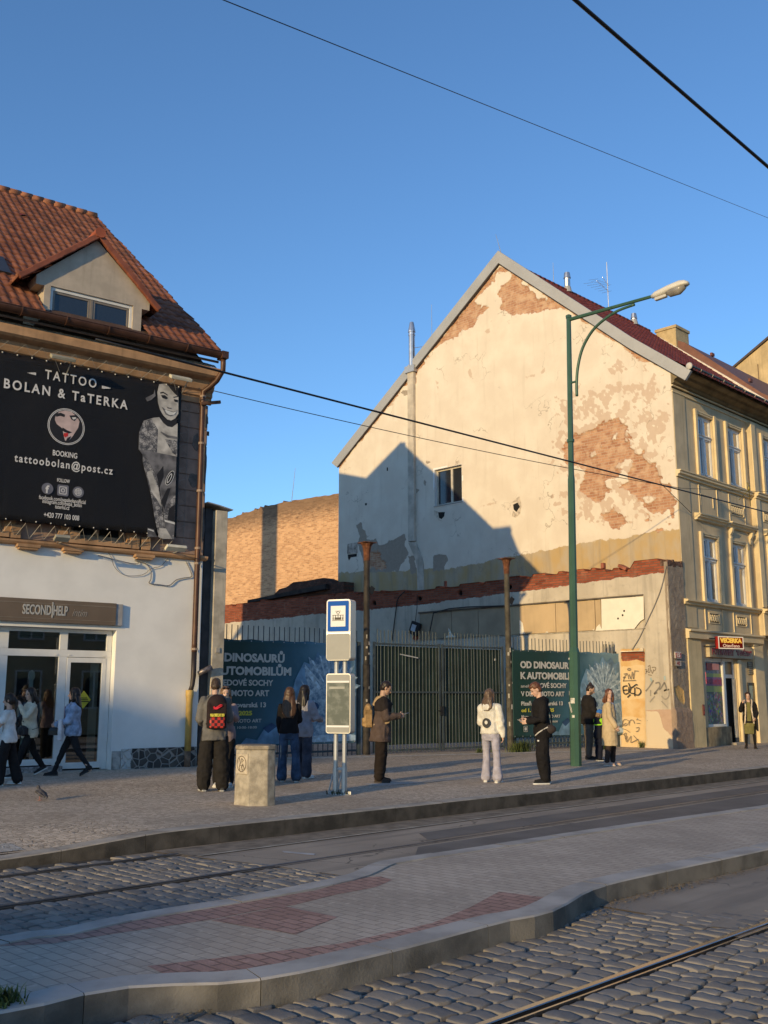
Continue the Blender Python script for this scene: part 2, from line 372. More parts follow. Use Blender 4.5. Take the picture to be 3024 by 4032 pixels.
# grooved tram rails
railm = M('worn rail steel', (.34, .32, .30), .22, .95, var=.15, vs=2)
rustm = M('rail groove', (.022, .015, .011), .85)
def rail(y, x0, x1, label, flip=1):
    t = thing('tram_rail', label, 'rail', (0, y, 0), 0, 'rails of the tram tracks')
    s = flip
    MB().extr([(-.028 * s, -.03), (.028 * s, -.03), (.028 * s, .004), (.020 * s, .008), (-.020 * s, .008), (-.028 * s, .004)], x0, x1).build('rail_head', railm, t)
    MB().extr([(-.075 * s, -.03), (-.029 * s, -.03), (-.029 * s, -.022), (-.075 * s, -.022)], x0, x1).build('groove', rustm, t)
    MB().extr([(-.092 * s, -.03), (-.076 * s, -.03), (-.076 * s, .004), (-.092 * s, .004)], x0, x1).build('guard_lip', railm, t)
rail(3.745, -8, 80, 'bright worn tram rail across the cobbles in the near foreground')
railm = M('dull rail steel', (.15, .135, .12), .45, .8, var=.3, vs=2)
rail(8.625, -8, 80, 'dark grooved tram rail in the middle of the far lane', 1)
rail(10.03, -8, farA[0][0] + .1, 'short rusty tram rail next to the far kerb at left', 1)
# dusty gutter strip, worn edge line
sheet([(farA[0][0] + .1, 9.74), (90, 9.74), (90, 10.3), (farA[0][0] + .1, 10.3)], .006, 'gutter_strip', M('gutter dust', (.19, .158, .122), .95, var=.3, vs=5, bs=.5, bscale=80))
linem = M('worn cream line', (.36, .32, .26), .85, var=.3, vs=3)
sheet([(6.75, 9.66), (90, 9.66), (90, 9.715), (6.75, 9.715)], .010, 'edge_line', linem)
p_ = [ground_pt(1110, 3352, 0), ground_pt(1240, 3362, 0), ground_pt(1236, 3369, 0), ground_pt(1118, 3358, 0)]
sheet(p_, .004, 'paint_fleck', M('worn white paint', (.36, .36, .36), .8, var=.3))
darkA = M('dark patched asphalt', (.13, .117, .105), .75, var=.2, vs=1.2, bs=.4, bscale=160)
sheet([(9.5, 8.72), (90, 8.72), (90, 9.30), (9.9, 9.26)], .004, 'asphalt_patch', darkA)
sheet([(7.9, 7.5), (12, 7.45), (90, 7.3), (90, 8.45), (9, 8.43)], .004, 'asphalt_patch', darkA)

# far pavement with its boarding kerb
kx = [(-30, 11.1, .06), (1, 10.95, .06), (3.4, 10.8, .055), (4.6, 10.66, .055), (5.4, 10.55, .09), (6.05, 10.46, .145), (6.7, 10.42, .19), (7.5, 10.37, .2), (9.3, 10.32, .2), (14, 10.25, .2), (18, 10.235, .2), (22, 10.22, .2), (27, 10.21, .2), (34, 10.2, .2), (45, 10.2, .2), (60, 10.2, .2), (90, 10.2, .2)]
kpath = catmull(kx, 8)
def mosaic(name, c1, c2, sc=15.0):
    m, nt, b = new_mat(name); v = tc(nt)
    vo = N(nt, 'ShaderNodeTexVoronoi', {'Vector': v, 'Scale': sc, 'Randomness': .65}, feature='DISTANCE_TO_EDGE'); vc = N(nt, 'ShaderNodeTexVoronoi', {'Vector': v, 'Scale': sc, 'Randomness': .65})
    tone = N(nt, 'ShaderNodeSeparateColor', {0: vc.outputs['Color']}).outputs[0]
    c = mixc(nt, tone, c1, c2); edge = ramp(nt, vo.outputs[0], .015, .07)
    c = mixc(nt, edge, tuple(q * .58 for q in c1), c)
    c = mixc(nt, math_(nt, 'MULTIPLY', ramp(nt, nz(nt, v, .5, 5), .4, .7), .45), c, tuple(q * .62 for q in c1))
    nt.links.new(c, b.inputs['Base Color']); b.inputs['Roughness'].default_value = .85; b.inputs['Specular IOR Level'].default_value = .25
    bump(nt, b, math_(nt, 'ADD', edge, math_(nt, 'MULTIPLY', tone, .6)), .55, .012); return m
mos = mosaic('mosaic paving', (.40, .325, .245), (.63, .52, .40))
mos_pale = mosaic('pale mosaic paving', (.42, .385, .335), (.56, .52, .46))
inner = offs(kpath, .26)
ix = [p.x for p in inner]; iy = [p.y for p in inner]
xs = sorted(set([-30, -10, -3] + [i * .35 for i in range(0, 100)] + [40, 60, 90]))
ys = [0, .03, .08, .15, .25, .4, .6, 1, 1.4, 2.0, 2.8, 4, 5.5, 7, 9, 12, 20, 45]
def swp(i, j):
    x = xs[i]; y = float(np.interp(x, ix, iy)) + ys[j]; return (x, y, sidewalk_z(x, y))
vs = [swp(i, j) for j in range(len(ys)) for i in range(len(xs))]; nx = len(xs)
struct(MB().add(vs, [(j * nx + i, j * nx + i + 1, (j + 1) * nx + i + 1, (j + 1) * nx + i) for j in range(len(ys) - 1) for i in range(nx - 1)]).build('pavement', mos, smooth=True))
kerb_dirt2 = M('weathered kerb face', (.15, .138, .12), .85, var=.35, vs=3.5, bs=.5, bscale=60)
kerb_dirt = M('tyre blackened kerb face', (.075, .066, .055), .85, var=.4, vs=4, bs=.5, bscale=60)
def kerbstones(name, path, w, mat, drop, length=1.0, gap=.003, bev=.012, zoff=.004):
    inn = offs(path, w); m = MB(); d = 0; start = 0; acc = [0]
    for i in range(1, len(path)): acc.append(acc[-1] + (path[i] - path[i - 1]).length)
    tot = acc[-1]
    def at(pp, s_):
        i = max(0, min(int(np.searchsorted(acc, s_)) - 1, len(path) - 2)); t = (s_ - acc[i]) / max(1e-6, acc[i + 1] - acc[i]); return pp[i].lerp(pp[i + 1], min(1, max(0, t)))
    s_ = 0; q = random.Random(2)
    while s_ < tot:
        e = min(tot, s_ + length); k = 4; secs = []; jz = q.uniform(-.003, .003)
        for i in range(k + 1):
            t = s_ + gap + (e - s_ - 2 * gap) * i / k; a = at(path, t); b = at(inn, t); dv = (b - a).normalized()
            z = a.z + zoff + jz; c = a + dv * bev
            secs.append([(a.x, a.y, z - drop), (a.x, a.y, z - bev), (c.x, c.y, z), (b.x, b.y, z), (b.x, b.y, z - drop)])
        b0 = len(m.f); fb0 = len(m.v); m.loft(secs); s_ = e
        for k_ in range(b0, len(m.f)):
            f_ = m.f[k_]
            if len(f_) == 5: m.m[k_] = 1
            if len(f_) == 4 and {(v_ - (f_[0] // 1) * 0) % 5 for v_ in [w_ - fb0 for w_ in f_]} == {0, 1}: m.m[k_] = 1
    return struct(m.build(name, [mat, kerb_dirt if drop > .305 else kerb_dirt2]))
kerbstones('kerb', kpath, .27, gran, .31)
# pale warning strip along the fence, pale wedge of paving at the left kerb
strip = [ground_pt(x, y, .25) for x, y in [(640, 3012), (900, 3002), (1440, 2985), (1900, 2968), (2300, 2956), (2590, 2950)]]
def ribbon(path, w, z, name, mat):
    p = [Vector((a[0], a[1], 0)) for a in path]; o = offs(p, w); m = MB()
    m.add([(q.x, q.y, sidewalk_z(q.x, q.y) + z) for q in p] + [(q.x, q.y, sidewalk_z(q.x, q.y) + z) for q in o], [(i, i + 1, len(p) + i + 1, len(p) + i) for i in range(len(p) - 1)])
    return struct(m.build(name, mat))
ribbon(strip, .42, .005, 'tactile_strip', M('studded warning strip', (.50, .455, .385), .85, var=.3, vs=9, bs=.8, bscale=26))
ribbon([(2.2, 11.1), (3.4, 11.05), (4.6, 10.93), (5.3, 10.9)], .42, .006, 'pale_paving', mos_pale)
ribbon([(11.2, 16.2), (13.5, 15.1)], 1.0, .005, 'pale_paving', mos_pale)
ribbon([(12.6, 12.7), (16, 12.6)], .5, .005, 'pale_paving', mos_pale)

# tram island between the tracks
far_e = [(-4, 6.4, .15), (1.6, 6.75, .15)] + [ground_pt(x, y, .15) + (.15,) for x, y in [(60, 3676), (200, 3665), (500, 3600), (1000, 3520), (1350, 3448), (1440, 3410), (1530, 3385), (2000, 3315), (2500, 3240), (3024, 3168)]] + [(19, 6.85, .15), (25, 6.8, .15), (35, 6.75, .15), (55, 6.7, .15), (90, 6.6, .15)]
near_e = [(-4, 5.55, .13), (1.4, 5.45, .13)] + [ground_pt(x, y, .15) + (.15,) for x, y in [(150, 3960), (300, 3920), (560, 3880), (1000, 3860), (1500, 3757), (2000, 3625), (2140, 3600), (2230, 3560), (2360, 3492), (2670, 3420), (3024, 3345)]] + [(13, 4.97, .15), (17, 5.0, .15), (24, 5.05, .15), (35, 5.1, .15), (55, 5.2, .15), (90, 5.3, .15)]
fe = catmull(far_e, 5); ne = catmull(near_e, 5)
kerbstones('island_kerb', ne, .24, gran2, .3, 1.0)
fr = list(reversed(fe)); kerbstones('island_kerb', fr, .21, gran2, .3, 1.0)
pav = pavemat('grey concrete pavers', (.42, .35, .28), (.49, .415, .335), (.25, .22, .185), .2, .1, .006, rot=R(90))
isl_f = [(p.x, p.y - .19) for p in fe]; isl_n = [(p.x, p.y + .22) for p in ne]
poly = isl_n + list(reversed(isl_f))
me = bpy.data.meshes.new('island_paving'); bm = bmesh.new(); bm.faces.new([bm.verts.new((x, y, .143)) for x, y in poly]); bmesh.ops.triangulate(bm, faces=bm.faces); bm.to_mesh(me); bm.free(); me.materials.append(pav)
fix_normals(me); struct(link('island_paving', me))
redp = pavemat('red tactile pavers', (.36, .215, .175), (.43, .27, .22), (.2, .13, .105), .2, .1, .010, rot=R(90), bs=1.0)
def redsheet(S, z=.1446):
    pts = [ground_pt(x, y, .15) for x, y in S]; m = bpy.data.meshes.new('red_paving'); b = bmesh.new(); b.faces.new([b.verts.new((p[0], p[1], z)) for p in pts]); bmesh.ops.triangulate(b, faces=b.faces); b.to_mesh(m); b.free(); m.materials.append(redp); fix_normals(m); struct(link('red_paving', m))
redsheet([(0, 3697), (200, 3690), (500, 3628), (900, 3562), (1250, 3502), (1400, 3455), (1500, 3448), (1545, 3462), (1480, 3490), (1320, 3520), (1160, 3560), (1060, 3572), (830, 3618), (500, 3665), (200, 3712), (0, 3722)])
redsheet([(832, 3621), (1058, 3576), (1115, 3564), (1330, 3608), (1200, 3660), (1165, 3676)], .1450)
redsheet([(580, 3800), (1000, 3752), (1340, 3712), (1700, 3632), (1850, 3570), (1965, 3508), (2140, 3530), (2060, 3580), (1960, 3618), (1500, 3720), (1180, 3785), (960, 3820), (660, 3838)], .1452)
weedm = M('grass blades', (.055, .085, .022), .7, var=.4, vs=9)
def blades(cx, cy, z, rx, ry, n, h, seed):
    q = random.Random(seed); m = MB()
    for i in range(n):
        x = cx + q.gauss(0, .45) * rx; y = cy + q.gauss(0, .45) * ry; a = q.random() * 6.28; l = h * q.uniform(.4, 1.2); b = q.uniform(.2, .9) * l; w = .004 + .006 * q.random()
        d = Vector((math.cos(a), math.sin(a), 0)); s_ = Vector((-d.y, d.x, 0)) * w; p = Vector((x, y, z))
        m.add([p - s_, p + s_, p + d * b * .4 + Vector((0, 0, l * .65)) + s_ * .8, p + d * b * .4 + Vector((0, 0, l * .65)) - s_ * .8, p + d * b + Vector((0, 0, l))], [(0, 1, 2, 3), (3, 2, 4)])
    return m
g_ = ground_pt(0, 3950, .15)
o = blades(g_[0] - .02, g_[1], .145, .13, .1, 260, .07, 4).build('grass', weedm); o['kind'] = 'stuff'
# dirt and dry leaves in the gutters
q = random.Random(9); m = MB()
for cx, cy, sx, n in [(3.35, 4.98, .25, 70), (3.0, 5.05, .15, 20), (8.3, 4.98, .5, 90), (8.9, 4.95, .5, 70), (7.3, 4.85, .3, 40), (9.9, 4.9, .8, 60)]:
    for i in range(n):
        x = cx + q.gauss(0, 1) * sx; y = cy + q.gauss(0, .05); a = q.random() * 6.28; r_ = q.uniform(.006, .02); z = .004 + q.random() * .012
        m.add([(x + r_ * math.cos(a + k * 1.57) * (1 if k % 2 else .6), y + r_ * math.sin(a + k * 1.57) * (1 if k % 2 else .6), z + q.uniform(0, .012)) for k in range(4)], [(0, 1, 2), (0, 2, 3)])
o = m.build('leaf_litter', M('dry leaf litter', (.16, .12, .07), .9, var=.5, vs=30)); o['kind'] = 'stuff'
# ------------------------------------------------------------------ corner house at left (local x along its front, y inwards)
LFO, LFA = (12.77, 18.5), -8.5
LF = Plane(LFO, LFA)
zA = zoomed(0, 700, 1000 / 1659); zB = zoomed(0, 1350, 1000 / 1659); zC = zoomed(0, 2150, 1000 / 1659); zP = zoomed(500, 1480, 350 / 1106)
def lf(zf, x, y, off=0.0): return LF(*zf(x, y), off)
house = thing('corner_house', 'white and brown corner house with red tiled roof, dormer and black banner on its front', 'house', (LFO[0], LFO[1], 0), R(LFA))

# tiled roofs as real tiles
def _tile(nt, b, v, at):
    t = at('tone'); c = mixc(nt, t, (.15, .052, .028), (.29, .110, .060))
    c = mixc(nt, math_(nt, 'MULTIPLY', ramp(nt, nz(nt, v, 1.2), .45, .8), .55), c, (.12, .07, .05)); c = mixc(nt, math_(nt, 'MULTIPLY', ramp(nt, nz(nt, v, 26), .6, .8), .4), c, (.3, .22, .17))
    nt.links.new(c, b.inputs['Base Color']); b.inputs['Roughness'].default_value = .72; b.inputs['Specular IOR Level'].default_value = .3
    bump(nt, b, nz(nt, v, 60), .3, .005)
tile_mat = attrmat('terracotta tiles', _tile)
def _tile2(nt, b, v, at):
    c = mixc(nt, at('tone'), (.17, .030, .018), (.27, .058, .034)); nt.links.new(c, b.inputs['Base Color']); b.inputs['Roughness'].default_value = .6; b.inputs['Specular IOR Level'].default_value = .3
tile_mat2 = attrmat('dark red tiles', _tile2)
def tiles(name, parent, P, U, S, tw, th, nu, ns, mat, amp=.024, step=.03, keep=None, seed=1, lim=None):
    """U: unit vector along the eave, S: unit vector up the slope"""
    U, S, P = Vector(U), Vector(S), Vector(P); Nn = U.cross(S).normalized()
    if Nn.z < 0: Nn = -Nn
    q = random.Random(seed); vs = []; fs = []; tone = []; K = 6
    for j in range(ns):
        for i in range(nu):
            if keep and not keep((i + .5) * tw, (j + .5) * th): continue
            b = len(vs); t = q.random(); dz = q.uniform(-.004, .004); du = q.uniform(-.004, .004)
            for (s_, h) in ((j * th - .03, -.015), (j * th - .03, step), (j * th + th * .5, step * .5), (j * th + th, 0)):
                for k in range(K + 1):
                    u = i * tw + tw * k / K + du; w = k / K
                    if lim: u = min(u, lim(s_))
                    hh = h + amp * (math.sin(math.pi * min(1, w * 1.55)) * 1.0 if w < .645 else -.35 * math.sin(math.pi * (w - .645) / .355)) + dz
                    if h < -.01: hh = h
                    vs.append(P + U * u + S * s_ + Nn * hh); tone.append(t)
            for r_ in range(3):
                for k in range(K):
                    a = b + r_ * (K + 1) + k; fs.append((a, a + 1, a + K + 2, a + K + 1))
    m = MB(); m.v = [tuple(p) for p in vs]; m.f = fs; m.m = [0] * len(fs)
    me = bpy.data.meshes.new(name); me.from_pydata(m.v, [], m.f); me.materials.append(mat); me.polygons.foreach_set('use_smooth', [True] * len(fs)); setattr_f(me, 'tone', tone); me.update()
    return link(name, me, parent)

red_brick_plain = brickmat('chimney brick', (.25, .08, .045), (.34, .12, .07), (.3, .24, .2))
brown_pl = M('brown sooty plaster', (.30, .205, .160), .9, var=.25, vs=2.2, bs=.5, bscale=30, streak=.3)
grey_edge = M('weathered grey render', (.17, .15, .13), .92, var=.3, vs=3, bs=.6, bscale=30)
ochre = M('ochre cornice plaster', (.42, .25, .135), .85, var=.2, vs=2.5, bs=.3, bscale=30, streak=.5)
crumb = M('crumbling mortar', (.30, .235, .165), .95, var=.45, vs=14, bs=1.0, bscale=40)
body = MB()
body.box(-14, .3, .0, -.003, 12.7, 9.3)            # main volume
o = body.build('body', grey_edge, house)
# ground floor skin with the shop opening
w = MB(); oz = 3.13; ol, orr = -7.2, -1.93
w.box(orr, 0, .0, 0, .32, 4.74); w.box(ol, 0, oz, orr, .32, 4.74); w.box(-14, 0, .0, ol, .32, 4.74)
w.build('wall', white_paint, house)
# upper floor skin, dressed courses with grooves, window holes
ho = [(-3.02, -1.84, 5.0, 7.35), (-5.55, -4.38, 5.0, 7.35), (-8.1, -6.95, 5.0, 7.35)]
w = MB(); ch = .362; z = 4.86; k = 0
while z < 8.36:
    z1 = min(z + ch, 8.36); segs = [(-14, 0)]
    for a, b_, c_, d_ in ho:
        if z1 > c_ + .02 and z < d_ - .02:
            segs = [s2 for s1 in segs for s2 in ((s1[0], min(s1[1], a)), (max(s1[0], b_), s1[1])) if s2[1] - s2[0] > .01]
    for a, b_ in segs: w.box(a, .0 if True else 0, z + .012, b_, .32, z1 - .012); w.box(a + .02, .022, z - .012, b_ - .001, .31, z + .012)
    z += ch; k += 1
w.build('upper_wall', brown_pl, house, bevel=.006)
# patches of cement at the right edge
q = random.Random(4); cem = M('cement patch', (.13, .115, .105), .95, var=.25, vs=8, bs=.5)
for cx, cz, rx, rz in [(-.27, 7.45, .1, .2), (-.3, 6.55, .13, .17), (-.05, 8.0, .06, .16), (-.04, 6.9, .05, .5), (-.05, 5.6, .06, .4)]:
    MB().slab([(cx + rx * math.cos(a) * q.uniform(.75, 1.15), cz + rz * math.sin(a) * q.uniform(.75, 1.15)) for a in [i * .45 for i in range(14)]], -.012, .02).build('cement_patch', cem, house)
# upper windows (mostly behind the banner)
wood = M('old painted window wood', (.34, .27, .20), .6, var=.25, vs=8)
for a, b_, c_, d_ in ho:
    f = MB(); f.box(a, .1, c_, a + .09, .2, d_); f.box(b_ - .09, .1, c_, b_, .2, d_); f.box(a + .09, .1, d_ - .09, b_ - .09, .2, d_); f.box(a + .09, .1, c_, b_ - .09, .2, c_ + .09)
    f.box((a + b_) / 2 - .05, .09, c_ + .09, (a + b_) / 2 + .05, .19, d_ - .09); f.box(a + .09, .095, c_ + 1.5, (a + b_) / 2 - .05, .185, c_ + 1.6); f.box((a + b_) / 2 + .05, .095, c_ + 1.5, b_ - .09, .185, c_ + 1.6)
    fo = f.build('window', wood, house, bevel=.006)
    MB().box(a + .05, .14, c_ + .05, b_ - .05, .16, d_ - .05).build('pane', pane_dark, fo)
    f = MB()
    for x0 in (a - .22, b_ + .02): f.box(x0, -.07, 4.87, x0 + .2, -.001, 7.6)
    f.box(a - .3, -.1, 7.6, b_ + .3, -.001, 7.8); f.box(a - .1, -.11, 4.87, b_ + .1, -.001, 4.98)
    f.build('surround', ochre, fo)
# string course with console blocks
f = MB(); f.extr([(.0, 4.74), (-.10, 4.76), (-.13, 4.80), (-.13, 4.835), (-.03, 4.86), (.0, 4.86)], -14, .06); f.build('string_course', ochre, house)
for x0, x1 in [(-4.12, -3.66), (-3.20, -2.77), (-1.65, -1.21)]: MB().box(x0, -.17, 4.69, x1, -.002, 4.755).box(x0 + .04, -.15, 4.65, x1 - .04, -.002, 4.691).build('console', ochre, house, bevel=.008)
for x0 in (-4.25, -3.3, -3.05, -1.75, -1.5): MB().box(x0, -.10, 4.862, x0 + .2, -.003, 5.13).build('pilaster_foot', ochre, house, bevel=.008)
# cornice
pr = [(.0, 8.36), (-.05, 8.36), (-.05, 8.50), (-.10, 8.53), (-.10, 8.62), (-.16, 8.66), (-.20, 8.76), (-.22, 8.86), (-.40, 8.90), (-.46, 8.94), (-.46, 9.08), (-.44, 9.13), (.0, 9.15)]
MB().extr(pr, -14, .05).build('cornice', ochre, house)
def crumb_fn(u, v):
    x = -14 + 14.0 * u; n = mnoise.noise(Vector((x * 5, v * 3, 1))) * .05 + mnoise.noise(Vector((x * 17, v * 9, 4))) * .03
    y = -.38 + .5 * v; z = 9.15 + .14 * math.sin(min(1, v * 1.6) * 1.57) + n * 1.0
    return (x, y - .05 * math.sin(v * 3) + n, z)
MB().grid(420, 6, crumb_fn).build('mortar_bed', crumb, house)
# gutter with brackets, downpipe with elbows
gz = 9.43; gy = -.62
m = MB()
secs = []
for x in (-14, .03): secs.append([(x, gy + .125 * math.cos(a), gz + .125 * math.sin(a)) for a in [math.pi + math.pi * i / 10 for i in range(11)]] + [(x, gy + .112 * math.cos(a), gz + .112 * math.sin(a) + .004) for a in [2 * math.pi - math.pi * i / 10 for i in range(11)]])
m.loft(secs); m.tube([(-14, gy - .125, gz + .005), (.03, gy - .125, gz + .005)], .014, 6); m.box(-.06, gy - .14, gz - .13, .1, gy + .13, gz + .03)
gut = m.build('gutter', copper, house, smooth=False)
m = MB()
for i in range(16):
    x = -13.5 + i * .9; m.tube([(x, gy + .14 * math.cos(a), gz + .14 * math.sin(a)) for a in [math.pi + math.pi * j / 8 for j in range(9)]], .012, 5)
m.build('gutter_bracket', copper, gut)
m = MB(); m.tube([(-14, -.44, 9.27), (.0, -.44, 9.28)], .03, 6); m.build('edge_roll', M('lead roll', (.14, .11, .095), .6), gut)
px = -.2
pts = [(.03, gy, gz - .1), (.035, gy, 9.2), (.05, gy + .03, 9.06), (-.02, gy + .18, 8.84), (-.1, gy + .34, 8.72), (px, -.15, 8.62), (px, -.13, 8.45), (px, -.13, 2.9), (px, -.13, 2.72)]
dp = MB().tube(pts, .062, 10).build('downpipe', copper, house, smooth=True)
m = MB()
for z in (8.5, 7.4, 6.3, 5.0, 4.66, 2.78): m.tube([(px, -.13, z - .025), (px, -.13, z + .025)], .072, 10)
m.build('pipe_collar', M('pipe collar', (.30, .22, .17), .6), dp)
MB().tube([(px, -.13, 2.72), (px, -.13, 2.2), (px - .02, -.13, 2.0), (px - .07, -.13, 1.85)], [.06, .058, .05, .055], 10).build('dented_section', M('dented dark pipe', (.035, .026, .024), .5, .2), dp, smooth=True)
yp = M('yellow pipe paint', (.46, .30, .085), .55, var=.25, vs=3, streak=.4)
MB().tube([(px - .07, -.12, 1.9), (px - .07, -.12, 1.78), (px - .07, -.12, 1.7), (px - .07, -.12, .62)], [.085, .085, .07, .07], 12).build('standpipe', yp, dp, smooth=True)
MB().tube([(px - .07, -.12, .62), (px - .07, -.12, .2)], .066, 12).build('standpipe_foot', M('rusty pipe foot', (.20, .12, .075), .8, var=.4, vs=8), dp, smooth=True)
MB().tube([(-.07, -.1, 2.25), (.06, -.14, 2.32), (.2, -.2, 2.40)], [.055, .06, .066], 10).build('broken_elbow', M('torn foil pipe', (.16, .14, .14), .4, .5, var=.5, vs=12), dp, smooth=True)
# rubble plinth
def _plinth(nt, b, v, at):
    p = sw(nt, v, 'xz'); vo = N(nt, 'ShaderNodeTexVoronoi', {'Vector': p, 'Scale': 6.2, 'Randomness': .9}, feature='DISTANCE_TO_EDGE'); vc = N(nt, 'ShaderNodeTexVoronoi', {'Vector': p, 'Scale': 6.2, 'Randomness': .9})
    tone = N(nt, 'ShaderNodeSeparateColor', {0: vc.outputs['Color']}).outputs[0]
    c = mixc(nt, ramp(nt, vo.outputs[0], .05, .085), (.30, .27, .24), mixc(nt, tone, (.028, .026, .026), (.12, .10, .085)))
    x = N(nt, 'ShaderNodeSeparateXYZ', {0: v}).outputs[0]
    wob = math_(nt, 'ADD', x, math_(nt, 'MULTIPLY', nz(nt, v, 6), .3)); c = mixc(nt, ramp(nt, wob, -1.32, -1.36), c, (.55, .53, .50))
    nt.links.new(c, b.inputs['Base Color']); b.inputs['Roughness'].default_value = .8; bump(nt, b, ramp(nt, vo.outputs[0], .03, .12), .9, .03)
MB().box(orr + .22, -.035, .0, -.02, -.002, .70).build('plinth', attrmat('rubble plinth', _plinth), house, bevel=.01)
MB().box(orr + .02, -.03, .0, orr + .21, -.002, .66).build('plinth_stone', M('whitewashed stone', (.38, .35, .32), .9, var=.4, vs=7, bs=.8), house, bevel=.012)
# shop front: aluminium frames, glass, door
fr = plain_white; g = glassmat('shop glass', (.75, .80, .80), .07)
shopf = MB()
Y0, Y1 = .20, .28; xl = -7.15
def bar(m, x0, x1, z0, z1, y0=Y0, y1=Y1): m.box(x0, y0, z0, x1, y1, z1)
bar(shopf, xl, orr - .01, 3.05, 3.125); bar(shopf, xl, orr - .01, 2.56, 2.70)
for x0, x1 in [(-2.05, -1.94), (-3.04, -2.875), (-4.26, -4.06), (-5.6, -5.45), (xl, xl + .1)]:
    bar(shopf, x0, x1, 2.701, 3.049); bar(shopf, x0, x1, .30, 2.559)
bar(shopf, -4.059, -3.041, .42, .54); bar(shopf, -5.449, -4.261, .42, .54)
for x, z in [(-3.1, 2.6), (-2.82, 2.6), (-2.1, 2.6), (-4.0, .47), (-3.1, .47)]: shopf.box(x - .03, Y0 - .012, z - .012, x + .03, Y0 - .001, z + .012)
sf = shopf.build('shop_window', fr, house, bevel=.006)
for x0, x1, z0, z1 in [(-4.06, -3.04, .54, 2.56), (-5.45, -4.26, .54, 2.56), (-4.06, -3.04, 2.70, 3.05), (-5.45, -4.26, 2.7, 3.05), (-2.875, -2.05, 2.70, 3.05)]:
    MB().box(x0, Y0 + .035, z0, x1, Y0 + .045, z1).build('pane', g, sf)
d = MB(); bar(d, -2.87, -2.79, .33, 2.55, .19, .26); bar(d, -2.13, -2.05, .33, 2.55, .19, .26); bar(d, -2.789, -2.131, 2.45, 2.55, .19, .26); bar(d, -2.789, -2.131, .33, .45, .19, .26)
d.box(-2.83, .13, 1.15, -2.80, .16, 1.55); d.box(-2.83, .13, 1.2, -2.8, .19, 1.22); d.box(-2.83, .13, 1.48, -2.8, .19, 1.5)
dd = d.build('door', fr, house, bevel=.005)
MB().box(-2.80, .22, .44, -2.12, .23, 2.46).build('pane', g, dd)
st = MB(); st.slab([(-2.48, 1.88), (-2.33, 1.70), (-2.48, 1.52), (-2.63, 1.70)], .205, .215); st.build('yellow_sticker', M('yellow sticker', (.42, .38, .03), .6), dd)
st = MB(); st.box(-2.59, .2, 1.655, -2.37, .204, 1.675); st.box(-2.57, .2, 1.70, -2.39, .204, 1.715); st.box(-2.55, .2, 1.73, -2.41, .204, 1.742); st.build('sticker_text', black, dd)
MB().box(-2.33, .30, .33, -2.16, .33, 2.45).build('door_curtain', M('hallway wall', (.36, .33, .27), .9), dd)
MB().box(-4.30, .08, .0, -2.88, .198, .40).build('window_step', M('stone cladding strips', (.26, .24, .23), .85, var=.55, vs=14, bs=.8, bscale=25), house, bevel=.01)
MB().box(-2.87, .05, .0, -1.95, .198, .30).build('door_step', gran, house, bevel=.01)
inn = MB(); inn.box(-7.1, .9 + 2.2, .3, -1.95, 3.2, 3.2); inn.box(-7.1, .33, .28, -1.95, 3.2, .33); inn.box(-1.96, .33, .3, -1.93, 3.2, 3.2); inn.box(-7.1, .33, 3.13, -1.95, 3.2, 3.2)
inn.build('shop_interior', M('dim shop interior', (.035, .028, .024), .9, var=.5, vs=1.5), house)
# the body volume must leave room for the shop
for ob in list(house.children):
    if ob.name.startswith('body'):
        me = ob.data; house_body = ob
m = MB(); m.box(-14, 3.25, .0, -.003, 12.7, 9.3); m.box(-1.9, .33, .0, -.003, 3.249, 4.75); m.box(-14, .33, 4.76, -.003, 3.249, 9.3); m.box(-14, .33, 0, -7.3, 3.249, 4.75)
house_body.data = m.mesh('body', grey_edge)
# roof: front slope of real tiles, back slope, verge
ez, ey, rz_, ry = 9.42, -.52, 15.42, 6.36
sl = Vector((0, ry - ey, rz_ - ez)); Ls = sl.length; sl.normalize()
def rk(u, s_):
    x = -10.1 + u; y = ey + sl.y * s_
    if x > .14 - .108 * max(0, y) + .1: return False
    return not (-3.92 < x < -1.70 and y < .4)
tiles('roof', house, (-10.1, ey, ez), (1, 0, 0), sl, .206, .335, 50, int(Ls / .335) + 1, tile_mat, keep=rk, seed=3, lim=lambda s_: 10.1 + .13 - .117 * max(0, ey + sl.y * s_))
m = MB(); m.add([(-14, ey + .05, ez - .06), (.06, ey + .05, ez - .06), (-.64, ry, rz_ - .05), (-14, ry, rz_ - .05)], [(0, 1, 2, 3)]); m.add([(-14, ry, rz_), (-.64, ry, rz_), (.05, 13.2, 9.4), (-14, 13.2, 9.4)], [(0, 1, 2, 3)])
m.add([(.0, .0, 9.2), (.0, 12.7, 9.2), (-.66, ry, rz_ - .08)], [(0, 1, 2)])
m.build('roof_deck', M('roof underside', (.09, .05, .035), .9), house)
m = MB()
for i in range(34):
    x = -11.2 + i * .31; m.tube([(x, ry, rz_ + .02), (x + .33, ry, rz_ + .035)], .12, 8)
m.build('ridge_tiles', M('ridge terracotta', (.30, .12, .06), .75, var=.35, vs=6), house, smooth=True)
m = MB()
for x, y in [(-3.1, 4.9), (-1.35, 4.35)]:
    z = ez + (y - ey) * (rz_ - ez) / (ry - ey); m.grid(6, 4, lambda u, v: (x - .17 + .34 * u, y - .15 + .3 * v, z - .13 + .26 * v + .09 * math.sin(math.pi * u) * (1 - v)))
m.build('vent_tile', tile_mat2, house, smooth=True)
# skylight at the left edge
MB().obox((-4.72, 1.35, ez + (1.35 - ey) * .872 + .05), (.8, 1.0, .08), Matrix.Rotation(math.atan(.872), 3, 'X')).build('skylight', M('skylight frame', (.05, .05, .05), .4, .3), house)
